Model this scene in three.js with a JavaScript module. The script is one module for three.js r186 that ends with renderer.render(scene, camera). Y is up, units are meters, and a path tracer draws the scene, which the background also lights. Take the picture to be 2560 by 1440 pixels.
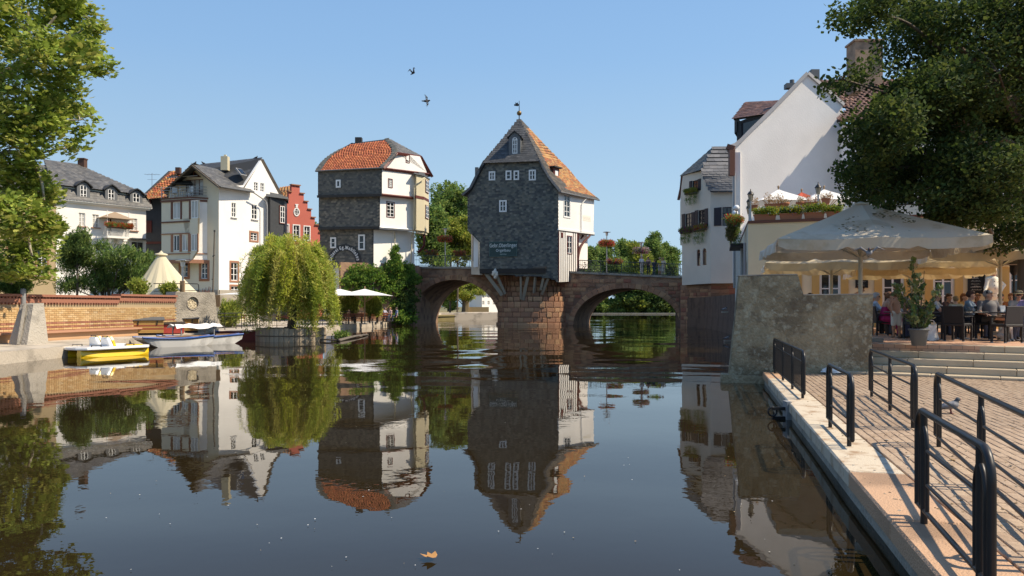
import * as THREE from 'three';
import { mergeGeometries, mergeVertices } from 'three/addons/utils/BufferGeometryUtils.js';
import { FontLoader } from 'three/addons/loaders/FontLoader.js';
import { TextGeometry } from 'three/addons/geometries/TextGeometry.js';

// ------------------------------------------------------------------ camera, sky, sun, exposure
const scene = new THREE.Scene();
const FOCAL = 1950, HORIZON = 766, EYE = 1.82;             // the river surface lies at y = 0
const camera = new THREE.PerspectiveCamera(2 * Math.atan(720 / FOCAL) * 180 / Math.PI, 16 / 9, 0.1, 4000);
camera.position.set(0, EYE, 0);
camera.lookAt(0, EYE, -10);
camera.setViewOffset(2560, 1440, 0, -(HORIZON - 720), 2560, 1440);   // risen lens: verticals stay upright
const SUN = new THREE.Vector3(0.635, 0.765, 0.105).normalize();
{
  const w = 512, h = 256, data = new Float32Array(w * h * 4);
  const lin = (c) => Math.pow(c / 255, 2.2);
  const stops = [[0, [188, 216, 236]], [0.12, [180, 212, 236]], [0.3, [147, 188, 232]], [0.55, [114, 158, 215]], [1, [84, 128, 192]]];
  for (let j = 0; j < h; j++) {
    const up = ((j + 0.5) / h - 0.5) * Math.PI, y = Math.sin(up);
    for (let i = 0; i < w; i++) {
      const az = ((i + 0.5) / w - 0.5) * 2 * Math.PI, x = Math.cos(az) * Math.cos(up), z = Math.sin(az) * Math.cos(up);
      const t = Math.max(0, y);
      let k = 0; while (k < stops.length - 2 && t > stops[k + 1][0]) k++;
      const a = stops[k], b = stops[k + 1], f = (t - a[0]) / (b[0] - a[0]);
      const glow = 0.5 + 0.5 * (x * SUN.x + y * SUN.y + z * SUN.z);
      for (let c = 0; c < 3; c++) {
        let v = lin(a[1][c]) * (1 - f) + lin(b[1][c]) * f;
        v *= (0.9 + 0.22 * Math.pow(glow, 2)) * 0.8;
        v += [0.16, 0.14, 0.1][c] * Math.pow(glow, 10);
        if (y < 0) v *= Math.max(0.25, 1 + y * 6);
        data[(j * w + i) * 4 + c] = v;
      }
      data[(j * w + i) * 4 + 3] = 1;
    }
  }
  const t = new THREE.DataTexture(data, w, h, THREE.RGBAFormat, THREE.FloatType);
  t.mapping = THREE.EquirectangularReflectionMapping; t.magFilter = THREE.LinearFilter; t.needsUpdate = true;
  scene.background = t; scene.environment = t;
}
const sun = new THREE.DirectionalLight(new THREE.Color().setRGB(1, 0.87, 0.68), 5.0);
sun.position.copy(SUN).multiplyScalar(150).add(new THREE.Vector3(0, 0, -45));
sun.target.position.set(0, 0, -45); scene.add(sun, sun.target);
sun.castShadow = true; sun.shadow.mapSize.set(4096, 4096);
Object.assign(sun.shadow.camera, { left: -90, right: 90, top: 90, bottom: -90, near: 1, far: 400 });
const renderer = new THREE.WebGLRenderer({ antialias: true });
renderer.setSize(1024, 576);
renderer.shadowMap.enabled = true;
renderer.toneMapping = THREE.LinearToneMapping;
renderer.toneMappingExposure = 1.3;

// ------------------------------------------------------------------ small helpers
const V = (x, y, z) => new THREE.Vector3(x, y, z);
const X = (px, d) => (px - 1280) * d / FOCAL, Y = (py, d) => EYE + (HORIZON - py) * d / FOCAL;
const at = (px, py, d) => V(X(px, d), Y(py, d), -d);            // a point seen at (px, py), d metres ahead
const far = (py, h = 0) => FOCAL * (EYE - h) / (py - HORIZON);   // how far ahead ground at height h lies when seen at py
function rng(seed) { let s = seed | 0; return () => { s = (s + 0x6d2b79f5) | 0; let t = Math.imul(s ^ (s >>> 15), 1 | s); t = (t + Math.imul(t ^ (t >>> 7), 61 | t)) ^ t; return ((t ^ (t >>> 14)) >>> 0) / 4294967296; }; }
const R0 = rng(7);
const rr = (a, b, r = R0) => a + (b - a) * r();
const lerp = (a, b, t) => a + (b - a) * t;
const clamp = (x, a = 0, b = 1) => Math.min(b, Math.max(a, x));
const sstep = (a, b, x) => { const t = clamp((x - a) / (b - a)); return t * t * (3 - 2 * t); };
const hash3 = (x, y, z) => { let h = Math.imul(x | 0, 374761393) ^ Math.imul(y | 0, 668265263) ^ Math.imul(z | 0, 2147483647 - 1274126177); h = Math.imul(h ^ (h >>> 13), 1274126177); return ((h ^ (h >>> 16)) >>> 0) / 4294967296; };
function noise3(x, y, z) {
  const ix = Math.floor(x), iy = Math.floor(y), iz = Math.floor(z), s = (t) => t * t * (3 - 2 * t), fx = s(x - ix), fy = s(y - iy), fz = s(z - iz);
  const L = (a, b, c) => hash3(ix + a, iy + b, iz + c);
  return lerp(lerp(lerp(L(0, 0, 0), L(1, 0, 0), fx), lerp(L(0, 1, 0), L(1, 1, 0), fx), fy), lerp(lerp(L(0, 0, 1), L(1, 0, 1), fx), lerp(L(0, 1, 1), L(1, 1, 1), fx), fy), fz);
}
const taken = {};
function numbered(n) { taken[n] = (taken[n] ?? -1) + 1; return taken[n] ? `${n}_${String(taken[n]).padStart(3, '0')}` : n; }
const lit = (m) => { m.castShadow = true; m.receiveShadow = true; return m; };
function thing(name, label, category, pos = V(0, 0, 0), group, turn = 0) {
  const g = new THREE.Group(); g.name = numbered(name); g.position.copy(pos); g.rotation.y = turn; g.userData = { label, category };
  if (group) g.userData.group = group;
  scene.add(g); return g;
}
function part(parent, name, geo, mat) {
  const m = lit(new THREE.Mesh(Array.isArray(geo) ? merge(geo) : geo, mat)); m.name = name; parent.add(m); return m;
}
function solo(name, geo, mat, label, category, group) {
  const m = lit(new THREE.Mesh(Array.isArray(geo) ? merge(geo) : geo, mat)); m.name = numbered(name); m.userData = { label, category };
  if (group) m.userData.group = group;
  scene.add(m); return m;
}
function struct(name, geo, mat) { const m = lit(new THREE.Mesh(Array.isArray(geo) ? merge(geo) : geo, mat)); m.name = numbered(name); m.userData = { kind: 'structure' }; scene.add(m); return m; }
function copy(o, label) { const c = o.clone(); c.name = numbered(o.name.replace(/_\d{3}$/, '')); c.userData = { ...o.userData }; if (label) c.userData.label = label; scene.add(c); return c; }

// geometry: everything becomes non-indexed position / normal / uv, uv in metres by the face's main direction
function flat(g) {
  if (g.index) g = g.toNonIndexed();
  for (const k of Object.keys(g.attributes)) if (!['position', 'normal', 'uv'].includes(k)) g.deleteAttribute(k);
  if (!g.attributes.normal) g.computeVertexNormals();
  if (!g.attributes.uv) g.setAttribute('uv', new THREE.BufferAttribute(new Float32Array(g.attributes.position.count * 2), 2));
  return g;
}
function metreUV(g) {
  const p = g.attributes.position, uv = g.attributes.uv, a = V(), b = V(), c = V(), n = V();
  for (let i = 0; i < p.count; i += 3) {
    a.fromBufferAttribute(p, i); b.fromBufferAttribute(p, i + 1); c.fromBufferAttribute(p, i + 2);
    n.subVectors(b, a).cross(V().subVectors(c, a)); const ax = Math.abs(n.x), ay = Math.abs(n.y), az = Math.abs(n.z);
    [a, b, c].forEach((q, k) => { if (ay >= ax && ay >= az) uv.setXY(i + k, q.x, q.z); else if (ax > az) uv.setXY(i + k, q.z, q.y); else uv.setXY(i + k, q.x, q.y); });
  }
  return g;
}
function merge(list, uvs = true) { const g = mergeGeometries(list.map(flat), false); if (!g) throw new Error('merge failed'); return uvs ? metreUV(g) : g; }
function box(w, h, d, x = 0, y = 0, z = 0, ry = 0) { const g = new THREE.BoxGeometry(w, h, d); if (ry) g.rotateY(ry); g.translate(x, y, z); return flat(g); }
function cham(w, h, d, c = 0.01) {                        // a block with chamfered edges, 44 triangles
  const pts = [], s = [-1, 1];
  for (const i of s) for (const j of s) for (const k of s) { pts.push([i * w / 2, j * (h / 2 - c), k * (d / 2 - c)], [i * (w / 2 - c), j * h / 2, k * (d / 2 - c)], [i * (w / 2 - c), j * (h / 2 - c), k * d / 2]); }
  const id = (i, j, k, a) => ((i > 0 ? 4 : 0) + (j > 0 ? 2 : 0) + (k > 0 ? 1 : 0)) * 3 + a, tri = [];
  const face = (l) => { const P = l.map((q) => V(...pts[q])), n = V().subVectors(P[1], P[0]).cross(V().subVectors(P[2], P[0])), m = P.reduce((x, y) => x.add(y), V()); if (n.dot(m) < 0) l.reverse(); for (let q = 1; q < l.length - 1; q++) tri.push(l[0], l[q], l[q + 1]); };
  for (const i of s) { face([id(i, -1, -1, 0), id(i, 1, -1, 0), id(i, 1, 1, 0), id(i, -1, 1, 0)]); face([id(-1, i, -1, 1), id(1, i, -1, 1), id(1, i, 1, 1), id(-1, i, 1, 1)]); face([id(-1, -1, i, 2), id(1, -1, i, 2), id(1, 1, i, 2), id(-1, 1, i, 2)]); }
  for (const i of s) for (const j of s) {
    face([id(i, j, -1, 0), id(i, j, 1, 0), id(i, j, 1, 1), id(i, j, -1, 1)]);
    face([id(i, -1, j, 0), id(i, 1, j, 0), id(i, 1, j, 2), id(i, -1, j, 2)]);
    face([id(-1, i, j, 1), id(1, i, j, 1), id(1, i, j, 2), id(-1, i, j, 2)]);
    for (const k of s) face([id(i, j, k, 0), id(i, j, k, 1), id(i, j, k, 2)]);
  }
  const pos = []; for (const q of tri) pos.push(...pts[q]);
  const g = new THREE.BufferGeometry(); g.setAttribute('position', new THREE.Float32BufferAttribute(pos, 3)); return metreUV(flat(g));
}
function bar(a, b, w, t, roll = 0) {                         // a square bar between two points
  const L = a.distanceTo(b), g = new THREE.BoxGeometry(w, L, t); if (roll) g.rotateY(roll);
  g.applyQuaternion(new THREE.Quaternion().setFromUnitVectors(V(0, 1, 0), V().subVectors(b, a).normalize())); g.translate((a.x + b.x) / 2, (a.y + b.y) / 2, (a.z + b.z) / 2); return flat(g);
}
function rod(a, b, r0, r1 = r0, seg = 10) {
  const L = a.distanceTo(b), g = new THREE.CylinderGeometry(r1, r0, L, seg); g.translate(0, L / 2, 0);
  g.applyQuaternion(new THREE.Quaternion().setFromUnitVectors(V(0, 1, 0), V().subVectors(b, a).normalize())); g.translate(a.x, a.y, a.z); return flat(g);
}
function tube(pts, r, seg = 24, rad = 8, tension = 0.5) { return flat(new THREE.TubeGeometry(new THREE.CatmullRomCurve3(pts, false, 'catmullrom', tension), seg, r, rad, false)); }
function limb(pts, r0, r1, rad = 7, seg = 10) {              // a tapering, bending limb
  const c = new THREE.CatmullRomCurve3(pts), g = new THREE.TubeGeometry(c, seg, 1, rad, false), p = g.attributes.position, q = V();
  for (let i = 0; i <= seg; i++) { c.getPointAt(i / seg, q); const r = lerp(r0, r1, i / seg); for (let j = 0; j <= rad; j++) { const k = i * (rad + 1) + j; p.setXYZ(k, q.x + (p.getX(k) - q.x) * r, q.y + (p.getY(k) - q.y) * r, q.z + (p.getZ(k) - q.z) * r); } }
  g.computeVertexNormals(); return flat(g);
}
function lathe(prof, seg = 20) { return flat(new THREE.LatheGeometry(prof.map((p) => new THREE.Vector2(p[0], p[1])), seg)); }
function ball(r, x, y, z, sx = 1, sy = 1, sz = 1, w = 14, h = 10) { const g = new THREE.SphereGeometry(r, w, h); g.scale(sx, sy, sz); g.translate(x, y, z); return flat(g); }
function shapeOf(pts) { const s = new THREE.Shape(); pts.forEach((p, i) => (i ? s.lineTo(p[0], p[1]) : s.moveTo(p[0], p[1]))); return s; }
function slab(pts, depth, holes = [], bevel = 0) {            // a flat outline given thickness; front face at z = 0, going back
  const s = shapeOf(pts); for (const h of holes) s.holes.push(new THREE.Path(h.map((p) => new THREE.Vector2(p[0], p[1]))));
  const g = new THREE.ExtrudeGeometry(s, { depth: depth - 2 * bevel, bevelEnabled: bevel > 0, bevelSize: bevel, bevelThickness: bevel, bevelOffset: -bevel, bevelSegments: 1, curveSegments: 8 });
  g.translate(0, 0, -depth + bevel); return flat(g);
}
function quadG(a, b, c, d) { const g = new THREE.BufferGeometry(); g.setAttribute('position', new THREE.Float32BufferAttribute([a, b, c, a, c, d].flatMap((p) => [p.x, p.y, p.z]), 3)); return flat(g); }
function polyXZ(pts, y) {                                     // a level sheet
  const tri = THREE.ShapeUtils.triangulateShape(pts.map((p) => new THREE.Vector2(p[0], p[1])), []), pos = [];
  for (const t of tri) { const [a, b, c] = t.map((i) => pts[i]); const cr = (b[0] - a[0]) * (c[1] - a[1]) - (b[1] - a[1]) * (c[0] - a[0]); for (const p of cr > 0 ? [a, c, b] : [a, b, c]) pos.push(p[0], y, p[1]); }
  const g = new THREE.BufferGeometry(); g.setAttribute('position', new THREE.Float32BufferAttribute(pos, 3)); return metreUV(flat(g));
}
function prism(pts, y0, y1) {                                 // an upright block over a plan outline (x, z)
  const sides = [], n = pts.length; let area = 0; for (let i = 0; i < n; i++) { const a = pts[i], b = pts[(i + 1) % n]; area += a[0] * b[1] - b[0] * a[1]; }
  const q = area > 0 ? [...pts].reverse() : pts;
  for (let i = 0; i < n; i++) { const a = q[i], b = q[(i + 1) % n]; sides.push(quadG(V(a[0], y0, a[1]), V(b[0], y0, b[1]), V(b[0], y1, b[1]), V(a[0], y1, a[1]))); }
  return merge([...sides, polyXZ(pts, y1)]);
}
// an upright wall plane through two ground points, read left to right from outside
class Wall {
  constructor(a, b) { this.o = V(a.x, 0, a.z); this.u = V(b.x - a.x, 0, b.z - a.z); this.len = this.u.length(); this.u.normalize(); this.n = V(-this.u.z, 0, this.u.x); this.m = new THREE.Matrix4().makeBasis(this.u, V(0, 1, 0), this.n).setPosition(this.o); }
  uv(px, py) { const dir = V((px - 1280) / FOCAL, (HORIZON - py) / FOCAL, -1), t = V(this.o.x, 0, this.o.z).dot(this.n) / V(dir.x, 0, dir.z).dot(this.n), p = dir.multiplyScalar(t); return [V(p.x - this.o.x, 0, p.z - this.o.z).dot(this.u), EYE + p.y]; }
  outline(list) { return list.map(([x, y]) => this.uv(x, y)); }
  rect(x0, y0, x1, y1) { const a = this.uv(x0, y1), b = this.uv(x1, y0); return { u0: a[0], v0: a[1], u1: b[0], v1: b[1] }; }
  pt(u, v, w = 0) { return V(u, v, w).applyMatrix4(this.m); }
  put(g) { return flat(g).applyMatrix4(this.m); }
}
const local = (g, parent) => { g.translate(-parent.position.x, -parent.position.y, -parent.position.z); return g; };

// ------------------------------------------------------------------ materials
const rgb = (r, g, b) => new THREE.Color().setRGB(r, g, b);
function tex(n, fn, metres = 1, srgb = false) {                // fn(u, v) in 0..1 -> [r, g, b] or a number, tileable when fn is
  const d = new Uint8Array(n * n * 4);
  for (let j = 0; j < n; j++) for (let i = 0; i < n; i++) { const c = fn(i / n, j / n), k = (j * n + i) * 4, s = typeof c === 'number'; for (let q = 0; q < 3; q++) d[k + q] = clamp(s ? c : c[q]) * 255; d[k + 3] = 255; }
  const t = new THREE.DataTexture(d, n, n); t.wrapS = t.wrapT = THREE.RepeatWrapping; t.magFilter = THREE.LinearFilter; t.minFilter = THREE.LinearFilter; if (srgb) t.colorSpace = THREE.SRGBColorSpace;
  t.repeat.set(1 / metres, 1 / metres); t.needsUpdate = true; return t;
}
const tn = (u, v, f, seed = 0) => {                            // tileable noise in 0..1, f cells across
  const x = u * f, y = v * f, ix = Math.floor(x), iy = Math.floor(y), s = (t) => t * t * (3 - 2 * t), fx = s(x - ix), fy = s(y - iy), w = (a) => ((a % f) + f) % f;
  const L = (a, b) => hash3(w(ix + a), w(iy + b), seed);
  return lerp(lerp(L(0, 0), L(1, 0), fx), lerp(L(0, 1), L(1, 1), fx), fy);
};
const fbm = (u, v, f, o = 4, seed = 0) => { let s = 0, a = 0.5, t = 0; for (let i = 0; i < o; i++) { s += a * tn(u, v, f << i, seed + i); t += a; a *= 0.55; } return s / t; };
const mix3 = (a, b, t) => [lerp(a[0], b[0], t), lerp(a[1], b[1], t), lerp(a[2], b[2], t)];
// grey variation maps that tint a base colour (linear), and bumps
const mottle = (n, f, lo, hi, seed, metres, o = 5) => tex(n, (u, v) => lerp(lo, hi, sstep(0.2, 0.8, fbm(u, v, f, o, seed))), metres);
const T = {
  plaster: mottle(512, 4, 0.92, 1.0, 1, 5), plasterBump: tex(512, (u, v) => fbm(u, v, 48, 3, 2), 2.2),
  grain: tex(512, (u, v) => fbm(u, v, 96, 2, 3), 1.0), patch: mottle(512, 3, 0.62, 1.0, 4, 6), stain: tex(512, (u, v) => lerp(0.6, 1, sstep(0.25, 0.6, fbm(u, v, 5, 6, 9))), 3),
  slate: tex(256, (u, v) => lerp(0.72, 1, fbm(u, v, 6, 4, 5)), 1.1),
};
const M = {};
function mat(name, color, rough = 0.85, o = {}) { M[name] = new THREE.MeshPhysicalMaterial({ color: rgb(...color), roughness: rough, ...o }); return M[name]; }
const plaster = (name, c, o = {}) => mat(name, c, 0.92, { map: T.plaster, bumpMap: T.plasterBump, bumpScale: 0.004, ...o });
plaster('white', [0.86, 0.83, 0.78]); plaster('cream', [0.74, 0.67, 0.52]); plaster('yellow', [0.78, 0.62, 0.33]); plaster('creamYellow', [0.78, 0.67, 0.43]); plaster('ochre', [0.62, 0.36, 0.09]); plaster('beige', [0.6, 0.53, 0.36]);
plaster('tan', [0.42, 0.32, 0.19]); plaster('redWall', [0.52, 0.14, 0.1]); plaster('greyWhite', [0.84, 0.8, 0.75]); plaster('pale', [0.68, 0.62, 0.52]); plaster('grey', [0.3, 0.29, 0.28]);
mat('slateBase', [0.03, 0.032, 0.034], 0.8); mat('slate', [0.8, 0.8, 0.8], 0.62, { map: T.slate, bumpMap: T.grain, bumpScale: 0.003 }); mat('tile', [0.8, 0.8, 0.8], 0.8, { map: T.slate, bumpMap: T.grain, bumpScale: 0.003 });
mat('lead', [0.12, 0.125, 0.13], 0.55, { map: T.plaster }); mat('zinc', [0.3, 0.3, 0.3], 0.65, { metalness: 0.25 });
mat('glass', [0.012, 0.015, 0.018], 0.04, { ior: 1.6 }); mat('curtain', [0.5, 0.48, 0.44], 0.35, { map: T.patch, clearcoat: 1, clearcoatRoughness: 0.04 });
mat('frameWhite', [0.78, 0.77, 0.74], 0.5); mat('frameBrown', [0.14, 0.05, 0.025], 0.55); mat('redWood', [0.17, 0.035, 0.022], 0.6, { map: T.patch }); mat('sandRed', [0.36, 0.17, 0.1], 0.85, { map: T.plaster }); mat('sandYellow', [0.58, 0.36, 0.11], 0.85, { map: T.plaster });
mat('darkWood', [0.035, 0.025, 0.018], 0.7, { map: T.patch, bumpMap: T.grain, bumpScale: 0.004 }); mat('oldWood', [0.13, 0.105, 0.08], 0.85, { map: T.stain, bumpMap: T.grain, bumpScale: 0.004 }); mat('shutter', [0.02, 0.016, 0.024], 0.6);
mat('iron', [0.02, 0.019, 0.019], 0.45, { metalness: 0.3 }); mat('ironGreen', [0.05, 0.065, 0.055], 0.6); mat('steel', [0.35, 0.36, 0.37], 0.35, { metalness: 0.7 });
mat('teak', [0.36, 0.1, 0.035], 0.55, { map: T.patch }); mat('woodPole', [0.46, 0.3, 0.16], 0.6, { map: T.patch });

// ------------------------------------------------------------------ building parts (given in world metres, stored relative to their thing)
const origin = (p) => { const o = V(0, 0, 0); for (; p && p !== scene; p = p.parent) o.add(p.position); return o; };
function partW(parent, name, geo, material) {
  const g = Array.isArray(geo) ? merge(geo) : geo, o = origin(parent); g.translate(-o.x, -o.y, -o.z);
  return part(parent, name, g, material);
}
const rectPts = (r, g = 0) => [[r.u0 - g, r.v0 - g], [r.u1 + g, r.v0 - g], [r.u1 + g, r.v1 + g], [r.u0 - g, r.v1 + g]];
const archPts = (r, g = 0, n = 10) => { const c = (r.u0 + r.u1) / 2, a = (r.u1 - r.u0) / 2 + g, top = r.v1 - (r.u1 - r.u0) / 2 * (r.rise ?? 1), pts = [[c - a, r.v0 - g], [c + a, r.v0 - g]]; for (let i = 0; i <= n; i++) { const t = Math.PI * i / n; pts.push([c + a * Math.cos(t), top + Math.sin(t) * (a * (r.rise ?? 1))]); } return pts; };
const openPts = (r, g = 0) => (r.arch ? archPts(r, g) : rectPts(r, g));
function wall(parent, W, outline, rects, material, thick = 0.22, name = 'wall') { return partW(parent, name, W.put(slab(outline, thick, rects.map((r) => openPts(r)))), material); }
// a window: the frame with glazing bars; pane, sill, surround and shutters are its pieces
function windowAt(parent, W, r, o = {}) {
  const { nx = 2, ny = 3, deep = 0.1, frame = M.frameWhite, glass = M.glass, fw = 0.06, bw = 0.025, name = 'window', proud = 0 } = o, g = [], w = r.u1 - r.u0, h = r.v1 - r.v0, c = (r.u0 + r.u1) / 2;
  const z = proud || -deep, bx = (u0, u1, v0, v1, d = 0.05) => box(u1 - u0, v1 - v0, d, (u0 + u1) / 2, (v0 + v1) / 2, z + d / 2);
  const top = r.arch ? r.v1 - w / 2 * (r.rise ?? 1) : r.v1;
  if (r.arch) g.push(slab(archPts(r, 0), 0.05, [archPts({ u0: r.u0 + fw, u1: r.u1 - fw, v0: r.v0 + fw, v1: r.v1 - fw, rise: r.rise })]).translate(0, 0, z + 0.05));
  else g.push(bx(r.u0, r.u0 + fw, r.v0, r.v1), bx(r.u1 - fw, r.u1, r.v0, r.v1), bx(r.u0 + fw, r.u1 - fw, r.v0, r.v0 + fw), bx(r.u0 + fw, r.u1 - fw, r.v1 - fw, r.v1));
  for (let i = 1; i < nx; i++) { const u = r.u0 + w * i / nx, k = nx === 2 ? bw * 1.6 : bw; g.push(bx(u - k, u + k, r.v0 + fw, r.arch ? top : r.v1 - fw, 0.045)); }
  for (let j = 1; j < ny; j++) { const v = r.v0 + (top - r.v0) * j / ny; g.push(bx(r.u0 + fw, r.u1 - fw, v - bw, v + bw, 0.04)); }
  if (r.arch) { g.push(bx(r.u0 + fw, r.u1 - fw, top - 0.05, top + 0.05, 0.047)); if (o.fan) for (const a of [-0.5, 0.5]) g.push(bar(V(c, top, z + 0.02), V(c + Math.sin(a) * w * 0.42, top + Math.cos(a) * w * 0.42, z + 0.02), 0.04, 0.03)); }
  const f = partW(parent, name, W.put(merge(g)), frame);
  partW(f, 'pane', W.put(slab(openPts(r, -0.02), 0.02).translate(0, 0, z + 0.014)), glass);
  if (proud) partW(f, 'casing', W.put(merge([box(w + 0.12, 0.06, proud + 0.05, c, r.v1 + 0.03, (proud + 0.05) / 2), box(w + 0.12, 0.06, proud + 0.05, c, r.v0 - 0.03, (proud + 0.05) / 2), box(0.06, h, proud + 0.05, r.u0 - 0.03, (r.v0 + r.v1) / 2, (proud + 0.05) / 2), box(0.06, h, proud + 0.05, r.u1 + 0.03, (r.v0 + r.v1) / 2, (proud + 0.05) / 2)])), o.casing ?? frame);
  if (o.sill) partW(f, 'sill', W.put(box(w + 0.24, 0.08, 0.16, c, r.v0 - 0.04, 0.06)), o.sill);
  if (o.surround) { const s = o.sw ?? 0.14; partW(f, 'surround', W.put(slab(openPts(r, s), 0.05, [openPts(r)]).translate(0, 0, 0.045)), o.surround); }
  if (o.shutters) for (const s of [-1, 1]) { const u = s < 0 ? r.u0 - w * 0.27 : r.u1 + w * 0.27, sh = partW(f, 'shutter', W.put(merge([box(w * 0.5, h + 0.06, 0.04, u, (r.v0 + r.v1) / 2, 0.03), ...Array.from({ length: 9 }, (_, i) => box(w * 0.38, 0.035, 0.03, u, r.v0 + h * (i + 0.7) / 9.4, 0.055))])), o.shutters); sh.name = 'shutter'; }
  return f;
}
function inside(p, poly) { let c = false; for (let i = 0, j = poly.length - 1; i < poly.length; j = i++) { const a = poly[i], b = poly[j]; if (a[1] > p[1] !== b[1] > p[1] && p[0] < (b[0] - a[0]) * (p[1] - a[1]) / (b[1] - a[1]) + a[0]) c = !c; } return c; }
function copies(parent, name, geo, material, list, kind = 'stuff') {     // list of [Matrix4 in world, Color]
  const m = lit(new THREE.InstancedMesh(geo, material, list.length)), o = origin(parent), sh = new THREE.Matrix4().makeTranslation(-o.x, -o.y, -o.z), q = new THREE.Matrix4();
  list.forEach(([mm, c], i) => { m.setMatrixAt(i, q.multiplyMatrices(sh, mm)); m.setColorAt(i, c); });
  m.name = name; m.userData.kind = kind; parent.add(m); return m;
}
const pickCol = (cols, r, j = 0.2) => { const c = cols[Math.floor(r() * cols.length)], k = 1 + (r() - 0.5) * 2 * j; return rgb(c[0] * k, c[1] * k, c[2] * k); };
const SLATE = [[0.15, 0.148, 0.122], [0.185, 0.178, 0.142], [0.12, 0.12, 0.104], [0.22, 0.2, 0.152], [0.16, 0.162, 0.138]];
const SLATEPALE = [[0.17, 0.165, 0.155], [0.13, 0.13, 0.128], [0.2, 0.19, 0.175], [0.15, 0.145, 0.14]];
const TILERED = [[0.52, 0.15, 0.05], [0.46, 0.12, 0.042], [0.57, 0.18, 0.065], [0.41, 0.105, 0.04]];
const TILEMIX = [[0.5, 0.2, 0.05], [0.42, 0.13, 0.04], [0.55, 0.3, 0.1], [0.34, 0.16, 0.07], [0.46, 0.26, 0.1]];
const TILEBROWN = [[0.2, 0.1, 0.075], [0.24, 0.125, 0.09], [0.16, 0.085, 0.065]];
const slateGeo = (() => { const s = shapeOf([[-0.5, -0.38], [-0.42, -0.5], [0.36, -0.5], [0.5, -0.3], [0.5, 0.5], [-0.5, 0.5]]); const g = new THREE.ExtrudeGeometry(s, { depth: 1, bevelEnabled: false }); return flat(g); })();
const panGeo = (() => { const pts = []; for (let i = 0; i <= 8; i++) { const t = i / 8; pts.push([t - 0.5, 0.16 + 0.2 * Math.sin(t * Math.PI * 2 + 0.4)]); } const lo = pts.map(([x, y]) => [x, y - 0.12]).reverse(); const g = new THREE.ExtrudeGeometry(shapeOf([...pts, ...lo]), { depth: 1, bevelEnabled: false }); g.translate(0, 0, -0.5); g.rotateX(Math.PI / 2); return flat(g); })();
// slates hung on an upright wall inside an outline
function slateWall(parent, W, outline, rects, o = {}) {
  const { w = 0.3, h = 0.2, cols = SLATE, name = 'slate_cladding', seed = 1, out = 0.0 } = o, r = rng(seed), list = [], us = outline.map((p) => p[0]), vs = outline.map((p) => p[1]);
  const q = new THREE.Matrix4(), tilt = new THREE.Matrix4();
  for (let v = Math.min(...vs), j = 0; v < Math.max(...vs); v += h, j++) for (let u = Math.min(...us) - (j % 2) * w / 2; u < Math.max(...us) + w; u += w) {
    const c = [u + w / 2, v + h / 2];
    if (![[c[0] - w * 0.3, c[1]], [c[0] + w * 0.3, c[1]]].every((p) => inside(p, outline)) || rects.some((k) => c[0] > k.u0 - w * 0.45 && c[0] < k.u1 + w * 0.45 && c[1] > k.v0 - h * 0.5 && c[1] < k.v1 + h * 0.4)) continue;
    tilt.makeRotationX(-0.055 - r() * 0.03).multiply(new THREE.Matrix4().makeRotationZ((r() - 0.5) * 0.05)).scale(V(w * 0.98, h * 1.45, 0.012)).setPosition(c[0], c[1] + h * 0.12, 0.014 + out + r() * 0.006);
    list.push([q.clone().multiplyMatrices(W.m, tilt), pickCol(cols, r, 0.2)]);
  }
  return copies(parent, name, slateGeo, M.slate, list);
}
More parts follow.
